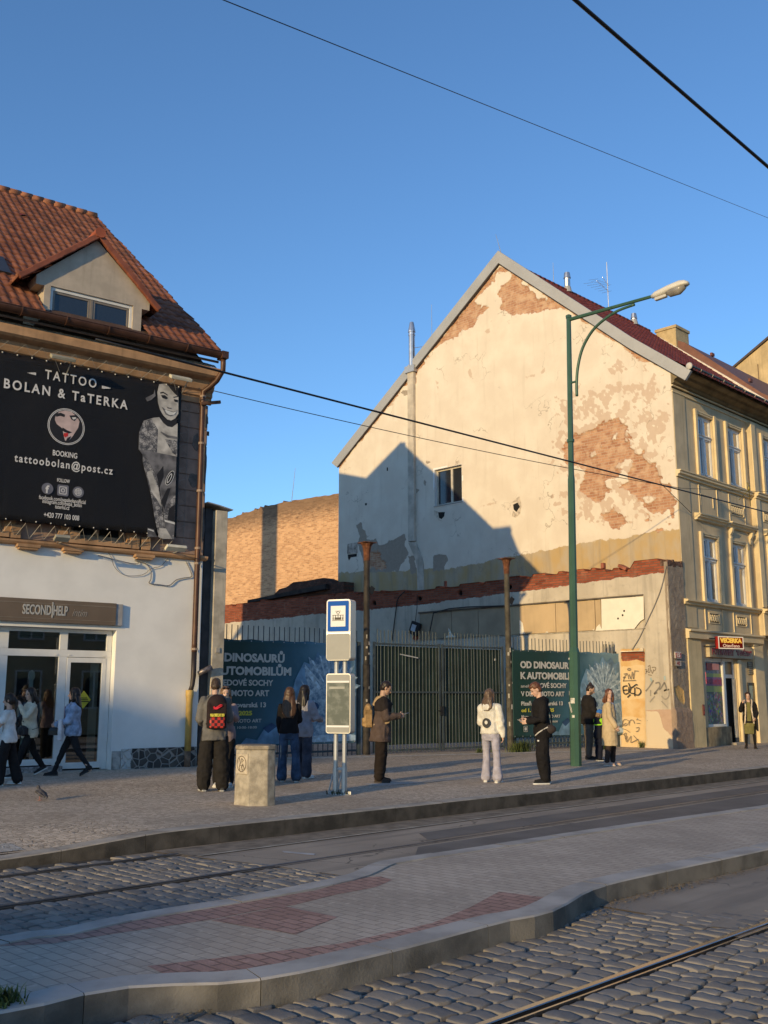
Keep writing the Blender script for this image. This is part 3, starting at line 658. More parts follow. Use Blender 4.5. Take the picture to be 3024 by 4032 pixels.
# dormer
dm = M('dormer plaster', (.47, .40, .32), .9, var=.13, vs=2.2, bs=.25, bscale=40, streak=.25)
ax_, az_ = -2.80, 11.63
dz_ = MB(); dz_.slab([(-3.88, 9.60), (-3.745, 9.60), (-3.745, 10.33), (-1.91, 10.33), (-1.91, 9.60), (-1.71, 9.60), (-1.71, 10.30), (-1.53, 10.30), (-1.53, 10.50), (ax_, az_), (-4.06, 10.50), (-4.06, 10.30), (-3.88, 10.30)], 0, .22)
dz_.box(-3.88, .22, 9.60, -3.72, 1.4, 10.5); dz_.box(-1.87, .22, 9.60, -1.71, 1.4, 10.5); dz_.box(-4.06, .22, 10.30, -3.88, 1.1, 10.5); dz_.box(-1.71, .22, 10.30, -1.53, 1.1, 10.5); dz_.box(-3.7, .22, 9.6, -1.9, .9, 9.64)
dor = dz_.build('dormer', dm, house)
wf = MB(); wf.box(-3.745, .04, 9.60, -3.68, .12, 10.33); wf.box(-1.975, .04, 9.60, -1.91, .12, 10.33); wf.box(-3.68, .04, 10.255, -1.975, .12, 10.33); wf.box(-3.68, .04, 9.60, -1.975, .12, 9.66)
wfo = wf.build('window', plain_white, dor, bevel=.005)
sash = MB()
for x0, x1 in [(-3.679, -2.86), (-2.80, -1.976)]:
    sash.box(x0, .06, 9.661, x0 + .05, .11, 10.254); sash.box(x1 - .05, .06, 9.661, x1, .11, 10.254); sash.box(x0 + .05, .06, 10.205, x1 - .05, .11, 10.254); sash.box(x0 + .05, .06, 9.661, x1 - .05, .11, 9.71)
sash.box(-2.859, .05, 9.661, -2.801, .115, 10.254); sash.build('sash', M('brown grey sash', (.22, .19, .16), .5), wfo, bevel=.004)
pn = MB(); pn.box(-3.63, .08, 9.70, -2.9, .09, 10.21); pn.box(-2.75, .08, 9.7, -2.02, .09, 10.21); pn.build('pane', pane_dark, wfo)
pt = MB(); pt.obox((-3.02, .072, 9.77), (.11, .004, .05), Matrix.Rotation(-.7, 3, 'Y')); pt.obox((-2.18, .072, 9.76), (.11, .004, .05), Matrix.Rotation(-.8, 3, 'Y')); pt.build('pane_sticker', M('pale sticker', (.5, .55, .5), .6), wfo)
for sgn, xe in ((-1, -4.44), (1, -1.34)):
    U = Vector((0, 1, 0)); run = abs(xe - ax_); S_ = Vector((-sgn * run, 0, az_ + .1 - 10.36)); sll = S_.length; S_.normalize()
    def dk(u, s_, S_=S_, xe=xe):
        z = 10.36 + S_.z * s_; y = -.12 + u; return ez + (y - ey) * .872 < z + .12
    tiles('dormer_roof', dor, (xe, -.12, 10.36), U, S_, .206, .3, 13, int(sll / .3) + 1, tile_mat, keep=dk, seed=5)
    m = MB(); n_ = 6
    for i in range(n_):
        a = Vector((xe, -.14, 10.33)).lerp(Vector((ax_, -.14, az_ + .08)), i / n_); b_ = Vector((xe, -.14, 10.33)).lerp(Vector((ax_, -.14, az_ + .08)), (i + 1.08) / n_)
        dv = (b_ - a).normalized(); c_ = (a + b_) / 2; ang = math.atan2(dv.z, dv.x)
        m.obox(c_ + Vector((0, .04, .0)), ((b_ - a).length, .10, .115), Matrix.Rotation(-ang + (.03 if sgn < 0 else -.03), 3, 'Y'))
    m.build('verge_tiles', M('verge terracotta', (.24, .075, .042), .75, var=.25, vs=3), dor, bevel=.012)
m = MB(); m.tube([(ax_, -.18, az_ + .12), (ax_, 2.2, az_ + .12)], .12, 10); m.build('dormer_ridge', M('ridge end tile', (.33, .085, .04), .75, var=.2), dor, smooth=False)
# unseen rear block, added to throw the second shadow peak, and a tall chimney
rw = MB(); rw.slab([(7.2, 0), (7.2, 14.0), (7.7, 14.32), (11.5, 15.25), (15, 12.5), (15, 0)], -5, -1.5, ax='yz'); rw.build('unseen_rear_block', grey_edge, house)
stack = thing('chimney_stack', 'tall brick chimney stack hidden behind the corner house', 'chimney', (11.6, 40.0, 0))
MB().loft([[(-.6 + .1 * t, -.0, z), (.6 - .1 * t, 0, z), (.6 - .1 * t, 1.25, z), (-.6 + .1 * t, 1.25, z)] for z, t in ((0, 0), (18.6, 1))]).build('shaft', red_brick_plain, stack); MB().box(-.6, -.06, 18.6, .6, 1.31, 18.9).build('cap', grey_edge, stack)
# ---- wall stub of concrete beside the corner house
stub = thing('wall_stub', 'narrow grey concrete wall stub with sheet metal cap beside the corner house', 'wall', (LFO[0], LFO[1], 0), R(LFA))
MB().box(.26, -.06, 0, .56, 1.4, 5.93).build('pier', M('streaked concrete', (.44, .39, .31), .9, var=.25, vs=3, bs=.5, bscale=25, streak=.6), stub, bevel=.015)
MB().box(.07, .10, .0, .258, 1.4, 5.98).build('dark_panel', M('dark sheet panel', (.06, .062, .068), .5, .3, var=.2, vs=4), stub)
m = MB(); m.slab([(.02, 6.06), (.3, 6.02), (.66, 5.955), (.66, 5.975), (.3, 6.045), (.02, 6.085)], -.12, 1.45); m.build('cap', galv, stub)
m = MB(); m.box(.35, -.085, 2.72, .44, -.061, 2.83); m.build('outlet_box', M('junction box grey', (.36, .34, .31), .6), stub)
# small steel brackets at the roof corner
for z, yy in ((8.66, .35), (7.80, .35)):
    b_ = MB().box(.0, yy, z - .05, .22, yy + .03, z + .05).box(.0, yy + .031, z - .05, .03, yy + .12, z + .05).box(.14, yy - .01, z - .02, .19, yy - .001, z + .02).build('wall_bracket', black, None, loc=(LFO[0], LFO[1], 0), rotz=R(LFA))
    tag(b_, 'black steel bracket sticking out of the corner house edge, ' + ('upper of two' if z > 8 else 'lower of two'), 'bracket', 'brackets on the house edge')
b_ = MB().obox((-.05, -.22, 8.36), (.5, .06, .07), Matrix.Rotation(-.25, 3, 'Y')).box(-.2, -.2, 8.30, -.12, -.001, 8.34).build('rusty_bracket', M('rusty arm', (.14, .07, .04), .8, .2, var=.4, vs=9), None, loc=(LFO[0], LFO[1], 0), rotz=R(LFA))
tag(b_, 'rusty steel arm crossing the downpipe just below the cornice', 'bracket')

# ---- shop sign
def on_front(name, label, cat, u, off, z, group=None):
    a = R(LFA); ux, uy = math.cos(a), math.sin(a)
    return thing(name, label, cat, (LFO[0] + ux * u + uy * off, LFO[1] + uy * u - ux * off, z), a, group)
sign = on_front('shop_sign', 'brown shop fascia sign with grey letters above the shop window', 'sign', 0, 0, 0)
MB().box(-7.0, -.09, 3.22, -1.99, -.002, 3.68).build('board', M('brown sign board', (.155, .115, .082), .5, var=.08, vs=2), sign, bevel=.006)
MB().box(-1.985, -.07, 3.22, -1.84, -.003, 3.67).build('acrylic_end', M('grey end plate', (.36, .35, .35), .4), sign, bevel=.004)
m = MB(); m.box(-7, -.096, 3.59, -1.99, -.0905, 3.605); m.box(-7, -.096, 3.29, -1.99, -.0905, 3.302); m.build('trim_line', M('trim line', (.22, .18, .14), .5), sign)
silver = M('silver letters', (.50, .48, .44), .45, .2, var=.05)
u0, z0 = lf(zC, 145, 445, .09); u1, _ = lf(zC, 333, 455, .09); u2, _ = lf(zC, 347, 455, .09); u3, _ = lf(zC, 440, 460, .09)
words('SECOND', .27, silver, sign, u0, 3.375, -.094, bold=.006, fit=u1 - u0, depth=.006)
words('HELP', .27, silver, sign, u2, 3.375, -.094, bold=.006, fit=u3 - u2, depth=.006)
MB().box((u1 + u2) / 2 - .012, -.1, 3.32, (u1 + u2) / 2 + .012, -.092, 3.63).build('divider', silver, sign)
u4, _ = lf(zC, 470, 460, .09); u5, _ = lf(zC, 562, 460, .09)
o = words('intim', .22, M('thin letters', (.27, .24, .21), .5), sign, u4, 3.37, -.093, fit=u5 - u4, depth=.003)
for v_ in o.data.vertices: v_.co.x += (v_.co.z - 3.37) * .3

# ---- big black advertising banner
ban = on_front('advertising_banner', 'large black tattoo studio banner with white lettering laced to the upper front', 'banner', 0, .24, 0)
def _ban(name, col, tr):
    m = bpy.data.materials.new(name); m.use_nodes = True; nt = m.node_tree; b = nt.nodes['Principled BSDF']; out = nt.nodes['Material Output']
    b.inputs['Base Color'].default_value = c4(col); b.inputs['Roughness'].default_value = .6; b.inputs['Specular IOR Level'].default_value = .25
    t = N(nt, 'ShaderNodeBsdfTransparent'); mx = N(nt, 'ShaderNodeMixShader', {0: tr, 1: b.outputs[0], 2: t.outputs[0]}); nt.links.new(mx.outputs[0], out.inputs[0])
    bump(nt, b, nz(nt, tc(nt), 1.8, 2), .35, .08); return m
BX0, BX1, BZ0, BZ1 = -7.3, -.78, 5.16, 8.62
def bz(u): return BZ0 + .03 * math.sin(u * 2.1)
def banf(u, v):
    x = BX0 + (BX1 - BX0) * u; t = 8.62 - .025 * abs(math.sin(x * 4.6)); b0 = 5.16 + .03 * abs(math.sin(x * 4.9)); e = 1 if 0.0 < v < 1 else 0
    return (x, .012 * math.sin(x * 3.1 + v * 4) * math.sin(v * 3.14), b0 + (t - b0) * v)
m = MB(); m.grid(90, 24, banf); bo = m.build('sheet', _ban('banner mesh', (.014, .014, .016), .13), ban, smooth=True)
sd = bo.modifiers.new('solid', 'SOLIDIFY'); sd.thickness = .004
bw = M('banner white print', (.66, .64, .62), .6, var=.03)
def bword(t, p0, p1, cap, zf=zB, bold=.0, space=1.0, mat=None):
    a = lf(zf, *p0, .255); b_ = lf(zf, *p1, .255); return words(t, cap / .72, mat or bw, ban, a[0], (a[1] + b_[1]) / 2, -.022, bold=bold, fit=b_[0] - a[0], space=space, depth=.001)
bword('TATTOO', (292, 232), (628, 296), .20, space=1.35, bold=.004)
bword('BOLAN & TaTERKA', (24, 288), (832, 440), .20, space=1.35, bold=.006)
bword('BOOKING', (343, 738), (503, 752), .115, bold=.003)
bword('tattoobolan@post.cz', (92, 775), (735, 860), .165, space=1.25, bold=.004)
bword('FOLLOW', (372, 908), (455, 916), .075, bold=.002)
bword('facebook.com/pepabolanofficial', (253, 1020), (558, 1053), .085, bold=.001)
bword('instagram.com/pepa_bolan', (276, 1046), (533, 1073), .085, bold=.001)
bword('taterka.cz', (358, 1083), (452, 1090), .085, bold=.001)
bword('+420 777 103 008', (285, 1138), (516, 1160), .105, bold=.002)
m = MB()
for (x, y, n) in [(183, 196, 6), (673, 290, 6)]:
    for i in range(n):
        u, z = lf(zB, x + i * 9, y + i * 1.3, .26); s_ = .006 + .0032 * (i if x < 300 else n - i); m.box(u - s_, -.024, z - s_ * 1.2, u + s_, -.022, z + s_ * 1.2)
m.build('print_dots', bw, ban)
# printed figure, tones of grey
skin_p = M('print pale grey', (.46, .435, .40), .6, var=.38, vs=3.2); mid_p = M('print mid grey', (.14, .135, .14), .6, var=.5, vs=4.5); dk_p = M('print dark', (.018, .016, .017), .6); wt_p = M('print white', (.70, .69, .66), .6)
def _tat(nt, b, v, at):
    n_ = nz(nt, v, 9, 6, .7); e = N(nt, 'ShaderNodeTexVoronoi', {'Vector': v, 'Scale': 11.0}, feature='DISTANCE_TO_EDGE').outputs[0]
    c = mixc(nt, ramp(nt, n_, .40, .62), (.07, .068, .075), (.42, .40, .385)); c = mixc(nt, ramp(nt, e, .02, .06), (.05, .05, .055), c); nt.links.new(c, b.inputs['Base Color']); b.inputs['Roughness'].default_value = .6
tat_p = attrmat('print tattoo pattern', _tat)
fig = MB(); lay = [0]
def pp(pts, mi, zf=zP):
    lay[0] += 1; y = -.016 - .0006 * lay[0]; fig.slab([lf(zf, a, b_, .255) for a, b_ in pts], y, y + .0005, mi, sides=False)
pp([(400, 105), (470, 95), (520, 118), (640, 150), (638, 470), (600, 530), (548, 556), (500, 542), (450, 490), (410, 420), (385, 330), (378, 200)], 0)
pp([(505, 112), (640, 152), (640, 262), (590, 218), (545, 165)], 2)
pp([(228, 275), (330, 225), (345, 165), (355, 250), (300, 300), (250, 318)], 1)
pp([(412, 205), (450, 196), (510, 236), (505, 246), (450, 214), (414, 222)], 2); pp([(575, 262), (632, 250), (634, 262), (580, 274)], 2)
pp([(422, 240), (470, 240), (510, 276), (488, 292), (440, 276)], 2); pp([(580, 290), (632, 300), (632, 330), (592, 322)], 2)
pp([(490, 380), (520, 395), (560, 402), (545, 412), (505, 405)], 1)
pp([(430, 385), (480, 420), (580, 448), (628, 428), (600, 480), (540, 505), (480, 485)], 1); pp([(468, 420), (575, 455), (618, 440), (585, 484), (530, 490), (490, 462)], 3)
pp([(420, 500), (500, 545), (552, 560), (622, 530), (610, 600), (560, 640), (490, 625), (435, 575)], 2)
pp([(205, 560), (330, 522), (400, 515), (450, 585), (500, 628), (560, 640), (628, 590), (622, 1004), (372, 958), (142, 918), (150, 700)], 0)
pp([(205, 562), (300, 535), (385, 670), (372, 955), (142, 918), (152, 690)], 4); pp([(420, 690), (510, 740), (622, 760), (622, 790), (500, 770), (415, 708)], 1); pp([(470, 790), (622, 800), (620, 1000), (565, 960)], 4)
pp([(190, 975), (262, 1060), (345, 1220), (400, 1420), (440, 1690), (465, 1850), (490, 1930), (430, 1990), (385, 1960), (340, 1760), (300, 1500), (240, 1250), (195, 1090)], 4)
pp([(245, 1200), (300, 1170), (390, 1420), (430, 1640), (370, 1540), (300, 1440)], 0)
pp([(142, 915), (372, 955), (612, 1003), (600, 1480), (530, 1560), (450, 1690), (425, 1560), (405, 1400), (335, 1190), (250, 1040), (195, 985)], 1)
pp([(365, 1230), (450, 1120), (455, 1250), (400, 1400)], 2); pp([(420, 1560), (500, 1400), (540, 1400), (460, 1660)], 2)
pp([(450, 1690), (530, 1560), (600, 1478), (590, 1830), (460, 1790)], 4); pp([(520, 1650), (595, 1600), (588, 1820), (500, 1790)], 2)
pp([(455, 1790), (592, 1826), (578, 2034), (380, 2010), (400, 1900), (480, 1920)], 1); pp([(460, 1790), (592, 1826), (590, 1850), (470, 1815)], 3)
pp([(395, 1895), (480, 1900), (560, 2030), (440, 2028), (385, 2005)], 0); pp([(250, 1890), (330, 1910), (370, 2010), (250, 2000)], 1); pp([(258, 1900), (330, 1925), (328, 1940), (256, 1915)], 3)
ell = lambda cx, cy, rx, ry, n=18, a0=.45: [(cx + rx * math.cos(t) * math.cos(a0) - ry * math.sin(t) * math.sin(a0), cy + rx * math.cos(t) * math.sin(a0) + ry * math.sin(t) * math.cos(a0)) for t in [2 * math.pi * i / n for i in range(n)]]
pp(ell(530, 1272, 42, 100), 3); pp(ell(530, 1272, 36, 92), 2); pp(ell(524, 1275, 20, 66), 3); pp(ell(524, 1275, 12, 52), 2)
fig.build('printed_figure', [skin_p, mid_p, dk_p, wt_p, tat_p], ban)
# round emblem
zE = zoomed(0, 1380, 500 / 1659)
fig = MB(); lay[0] = 0
c_ = lf(zE, 866, 995, .255); rr = abs(lf(zE, 866, 755, .255)[1] - c_[1]) * .99
circ = lambda r_, n=36: [(c_[0] + r_ * math.cos(2 * math.pi * i / n), c_[1] + r_ * math.sin(2 * math.pi * i / n)) for i in range(n)]
for r_, mi in ((rr, 1), (rr * .965, 2), (rr * .935, 1), (rr * .90, 2)):
    lay[0] += 1; fig.slab(circ(r_), -.016 - .0006 * lay[0], -.0155 - .0006 * lay[0], mi, sides=False)
pp([(720, 870), (770, 800), (850, 785), (930, 800), (1010, 870), (1038, 930), (1020, 1010), (950, 1120), (900, 1180), (850, 1180), (830, 1110), (815, 1020), (740, 960), (716, 905)], 0, zE)
pp([(725, 830), (790, 812), (850, 840), (842, 872), (790, 855), (735, 868)], 2, zE); pp([(905, 850), (985, 845), (1020, 880), (990, 900), (975, 925), (930, 900)], 2, zE)
pp([(935, 876), (985, 872), (1000, 886), (960, 905)], 1, zE); pp([(815, 1005), (870, 1040), (940, 1070), (900, 1085), (850, 1070), (815, 1050)], 2, zE)
pp([(832, 1080), (890, 1078), (885, 1120), (850, 1138), (830, 1115)], 3, zE); pp([(880, 1140), (930, 1120), (900, 1180), (860, 1180)], 2, zE)
fig.build('round_emblem', [M('print pink skin', (.56, .42, .39), .6), bw, dk_p, M('print red', (.55, .03, .025), .6)], ban)
# three small icons
fig = MB(); lay[0] = 0; ic = [lf(zB, x, y, .255) for x, y in [(310, 952), (411, 964), (511, 975)]]; r_ = .118
def poly(pts, mi):
    lay[0] += 1; fig.slab(pts, -.016 - .0006 * lay[0], -.0155 - .0006 * lay[0], mi, sides=False)
cir = lambda c, r, n=22: [(c[0] + r * math.cos(2 * math.pi * i / n), c[1] + r * math.sin(2 * math.pi * i / n)) for i in range(n)]
poly(cir(ic[0], r_), 0); poly(cir(ic[2], r_), 0)
rsq = lambda c, r, k: [(c[0] + sx * (r - k) + k * math.cos(a), c[1] + sy * (r - k) + k * math.sin(a)) for sx, sy, a0 in ((1, 1, 0), (-1, 1, 90), (-1, -1, 180), (1, -1, 270)) for a in [R(a0 + t) for t in (0, 30, 60, 90)]]
poly(rsq(ic[1], .116, .035), 0); poly(rsq(ic[1], .08, .028), 1); poly(rsq(ic[1], .065, .02), 0); poly(cir(ic[1], .042), 1); poly(cir(ic[1], .026), 0); poly(cir((ic[1][0] + .045, ic[1][1] + .045), .009), 1)
poly(cir(ic[2], .078), 1); poly(cir(ic[2], .066), 0)
for dx in (-.034, 0, .034): poly([(ic[2][0] + dx - .005, ic[2][1] - .06), (ic[2][0] + dx + .005, ic[2][1] - .06), (ic[2][0] + dx + .005, ic[2][1] + .06), (ic[2][0] + dx - .005, ic[2][1] + .06)], 1)
for dy in (-.03, 0, .03): poly([(ic[2][0] - .064, ic[2][1] + dy - .005), (ic[2][0] + .064, ic[2][1] + dy - .005), (ic[2][0] + .064, ic[2][1] + dy + .005), (ic[2][0] - .064, ic[2][1] + dy + .005)], 1)
fig.build('contact_icons', [M('print grey icon', (.15, .15, .18), .6), bw], ban)
words('f', .21, bw, ban, ic[0][0] - .035, ic[0][1] - .085, -.0225, bold=.008)
# lacing cords below and beside the banner
m = MB(); x = -4.6; i = 0; pts = []
while x < -.8: pts.append((x, -.02 + .2 * (i % 2), 5.15 if i % 2 == 0 else 4.88)); x += .145; i += 1
m.tube(pts, .008, 4)
for i in range(12): z = 5.35 + i * .27; m.tube([(BX1, -.0, z), (BX1 + .28, .22, z + .13), (BX1, -.0, z + .27)], .004, 4)
m.tube([(BX1 + .28, .22, 5.0), (BX1 + .3, .22, 8.3)], .004, 4)
pts = []; x = -4.8; i = 0
while x < -.8: pts.append((x, -.01 if i % 2 == 0 else -.14, 8.61 if i % 2 == 0 else 8.80)); x += .17; i += 1
m.tube(pts, .005, 4)
m.build('lacing_cord', M('grey cord', (.30, .28, .25), .8), ban)
m = MB()
for i in range(14): m.ball((-4.7 + i * .295, -.02, 8.575), .016, 6, 4); m.ball((-4.7 + i * .295, -.02, 5.2), .014, 6, 4)
m.build('eyelet', bw, ban)
# floodlights over and under the banner
flw = M('floodlight casing', (.62, .58, .46), .4); fl_tags = [('white floodlight bar above the woman on the banner', 1.0), ('grey floodlight box above the banner, left of the white one', .6), ('white floodlight bar on the ledge below the banner', 1.0), ('wired floodlight bracket on the ledge under the round emblem', .5)]
for (x0, x1, z, up), (lb, br) in zip([(-1.24, -.74, 8.66, 1), (-3.85, -3.35, 8.58, 1), (-1.18, -.72, 4.88, 0), (-3.55, -3.25, 4.86, 0)], fl_tags):
    t = on_front('floodlight', lb, 'floodlight', 0, 0, 0, 'banner floodlights')
    yo = -.62
    MB().obox(((x0 + x1) / 2, yo, z), (x1 - x0, .16, .07), Matrix.Rotation(.5 if up else -.5, 3, 'X')).build('casing', flw if br > .8 else M('dusty casing', (.33, .31, .24), .5), t, bevel=.012)
    b2 = MB(); b2.tube([(x1 - .06, yo, z), (x1 - .03, -.2, z - .22 if up else z - .02), (x1 - .05, -.08, z - .28 if up else z - .03)], .012, 6); b2.tube([(x0 + .06, yo, z), (x1 - .08, -.1, z - .25 if up else z - .03)], .007, 5)
    b2.build('arm', M('zinc arm', (.42, .40, .36), .5, .4), t)
# loose cables on the white wall
def cable(label, pts, r=.011, off=.03, col=(.20, .20, .21)):
    P_ = []
    for a, b_ in pts: u, z = lf(zC, a, b_, off); P_.append((u, -off, z))
    c = MB().tube(catmull(P_, 4), r, 5).build('cable', M('cable sheath', col, .6), None, smooth=True, loc=(LFO[0], LFO[1], 0), rotz=R(LFA)); tag(c, label, 'cable')
cable('grey cable looping down the white wall from the ledge', [(880, 95), (950, 115), (985, 160), (985, 215), (976, 243), (1040, 252), (1105, 258), (1150, 222), (1205, 208), (1250, 200), (1245, 165), (1215, 100)])
cable('thin dark wire hanging in an arc on the white wall', [(680, 5), (725, 70), (750, 140), (815, 190), (900, 193), (950, 178), (985, 148), (1050, 130), (1100, 75)], .006)
cable('short slack wire just below the string course', [(640, 60), (720, 80), (800, 100), (870, 115), (905, 112), (880, 85)], .007)
# ------------------------------------------------------------------ gable house at right (local x along the street, y away from it)
GX, GY = 29.3, 15.75
GW = Plane((GX, 0), 90); YF = Plane((0, GY), 0); LWX = 28.3; LW = Plane((LWX, 0), 90)
g1 = zoomed(1300, 950, .4822); g2 = zoomed(1300, 1900, 600 / 1659); g3 = zoomed(2000, 950, 1024 / 1659); g4 = zoomed(1950, 1900, 1074 / 1659); gT = zoomed(1250, 1800, 900 / 1659)
gE = zoomed(2000, 2150, 750 / 1659); gF = zoomed(2350, 2500, 400 / 1659); q1 = zoomed(2600, 1400, 424 / 1659); q2 = zoomed(2600, 1850, 424 / 1659); q3 = zoomed(2600, 2400, 424 / 1617)
gh = thing('gable_house', 'tall ochre house with a blind gable of peeling cream plaster and a dark red roof', 'house', (GX, GY, 0))
def gpoly(zf, pts, pl=None): return [(pl or GW)(*zf(a, b)) for a, b in pts]
TOP = [(15.31, 12.1), (17.14, 13.62), (22.83, 18.68), (32.2, 12.0)]      # (Y, z) of the wall head
def top_z(Y): return np.interp(Y, [p[0] for p in TOP], [p[1] for p in TOP])
NY, NZ = 360, 290
Yv = np.linspace(GY, 32.15, NY + 1); vv = np.linspace(0, 1, NZ + 1); YY, VV = np.meshgrid(Yv, vv); ZZ = 5.2 + VV * (top_z(YY) - 5.2)
P2 = np.stack([YY.ravel(), ZZ.ravel()], 1); P3 = np.stack([P2[:, 0], P2[:, 1], 0 * P2[:, 0]], 1)
f_lo = fbm(P3 * 1.3); f_mid = fbm(P3 * 3.1 + 5, 5); f_hi = fbm(P3 * 9 + 9, 4)
def region(polys, rough=.22):
    sd_ = np.full(len(P2), -9.0)
    for p in polys: sd_ = np.maximum(sd_, poly_sd(P2, p))
    return sd_ + rough * f_mid + rough * .75 * f_hi
brick_p = [gpoly(g1, [(1400, 345), (1440, 330), (1500, 296), (1560, 330), (1640, 400), (1700, 450), (1850, 490), (1880, 530), (1790, 560), (1690, 595), (1600, 590), (1500, 610), (1430, 590), (1400, 560), (1385, 450)]),
    gpoly(g1, [(1380, 195), (1440, 235), (1368, 262), (1338, 320), (1200, 455), (1195, 520), (1290, 540), (1260, 590), (1190, 645), (1165, 700), (1040, 765), (930, 822), (850, 890), (700, 1085), (680, 1075), (1000, 660)]),
    gpoly(g1, [(490, 1275), (690, 1080), (690, 1160), (600, 1190), (560, 1240)]),
    gpoly(g3, [(585, 1160), (640, 1140), (700, 1130), (770, 1170), (785, 1290), (850, 1345), (890, 1390), (960, 1378), (948, 1430), (960, 1480), (1060, 1495), (1066, 1620), (1070, 1770), (1000, 1830), (960, 1840), (880, 1790), (880, 1700), (820, 1640), (760, 1600), (700, 1560), (560, 1660), (460, 1590), (470, 1480), (425, 1440), (330, 1390), (330, 1290), (380, 1240), (450, 1225), (540, 1210)]),
    gpoly(g4, [(640, 200), (720, 170), (800, 230), (760, 290), (680, 280)]), gpoly(g2, [(430, 760), (520, 745), (560, 850), (620, 920), (430, 955)])]
islands = [gpoly(g3, [(540, 1330), (570, 1320), (565, 1360), (540, 1365)]), gpoly(g3, [(690, 1420), (800, 1400), (810, 1430), (740, 1470), (690, 1440)]), gpoly(g3, [(700, 1130), (770, 1105), (765, 1150), (730, 1165)]),
    gpoly(g4, [(890, 90), (950, 50), (980, 90), (940, 130), (900, 130)]), gpoly(g4, [(880, 240), (1000, 210), (1010, 280), (940, 300), (890, 290)]), gpoly(g3, [(610, 1520), (740, 1490), (720, 1560), (690, 1590), (620, 1580)]), gpoly(g3, [(660, 1230), (700, 1225), (690, 1260), (670, 1262)]), gpoly(g1, [(1530, 480), (1560, 470), (1560, 485), (1535, 490)])]
edge_d = (top_z(P2[:, 0]) - P2[:, 1])
a_brick = np.maximum(region(brick_p, .2), .10 - edge_d * .5 + .12 * f_mid); a_brick = np.minimum(a_brick, -region(islands, .12) + .05)
a_brick = a_brick - .9 * np.clip(fbm(P3 * 2.1 + 70, 4) - .08, 0, 1) * (P2[:, 1] < 13) * (P2[:, 0] < 22) * np.clip((11.4 - P2[:, 1]) * .8, .25, 1)
a_brick = np.where((P2[:, 1] > 12) & (P2[:, 0] < 16.2), -1, a_brick)
zone = region([gpoly(g3, [(270, 950), (520, 900), (700, 760), (1000, 850), (1060, 1000), (1060, 1500), (1050, 1800), (700, 1830), (300, 1840), (250, 1500)])], .3)
a_flake = np.where(zone > 0, .06 + .35 * np.clip(zone, 0, .6) , -.3) * 1.0 - .27 + .42 * fbm(P3 * 3.6 + 31, 5) * (zone > -.2) + .34 * fbm(P3 * 8.5 + 3, 4)
flk = [gpoly(g1, [(1255, 740), (1300, 705), (1310, 745), (1285, 755)]), gpoly(g1, [(1305, 660), (1325, 635), (1322, 660)]), gpoly(g1, [(860, 1135), (900, 1155), (870, 1170)]), gpoly(g1, [(870, 1180), (885, 1185), (880, 1210)]), gpoly(g1, [(868, 1250), (880, 1235), (898, 1258)]), gpoly(g1, [(460, 1340), (515, 1318), (520, 1340), (480, 1345)]),
    gpoly(g1, [(1120, 1060), (1145, 1030), (1170, 1130), (1130, 1100)]), gpoly(gT, [(1180, 355), (1240, 335), (1300, 325), (1290, 340), (1200, 362)]), gpoly(g3, [(210, 835), (235, 805), (232, 830), (212, 845)]), gpoly(g3, [(110, 860), (172, 848), (170, 862), (120, 872)])]
a_flake = np.maximum(a_flake, region(flk, .05))
rend_p = [gpoly(g2, [(278, 460), (335, 430), (350, 505), (385, 520), (400, 615), (470, 640), (500, 600), (525, 680), (600, 665), (660, 630), (760, 590), (800, 570), (830, 610), (805, 690), (850, 770), (780, 900), (740, 965), (370, 980), (365, 890), (320, 720), (300, 650), (320, 590)]), gpoly(g2, [(1125, 785), (1210, 775), (1270, 800), (1290, 850), (1250, 890), (1250, 950), (1125, 960)]),
    gpoly(g2, [(850, 810), (930, 785), (920, 870), (935, 980), (890, 990)]), gpoly(g1, [(590, 1215), (650, 1205), (650, 1250), (610, 1260), (575, 1235)]), gpoly(gT, [(755, 120), (790, 180), (780, 205), (765, 160)]), gpoly(gT, [(712, 215), (740, 240), (715, 265)]), gpoly(gT, [(785, 20), (820, 35), (790, 55)])]
a_rend = region(rend_p, .07)
ytop = [GW(*g2(120, 980)), GW(*g2(870, 962)), GW(*g2(1270, 940)), GW(*g2(1659, 868)), GW(2300, 2140), GW(2500, 2110), GW(2675, 2086)]; ytop.sort()
a_yel = np.interp(P2[:, 0], [p[0] for p in ytop], [p[1] for p in ytop]) - P2[:, 1] + .10 * f_mid + .06 * f_hi + .12 * np.maximum(0, fbm(P3 * np.array([1.5, .2, 1])))
win = (24.95, 26.42, 9.30, 10.82)
keep = lambda y, z: not (win[0] < y < win[1] and win[2] < z < win[3])
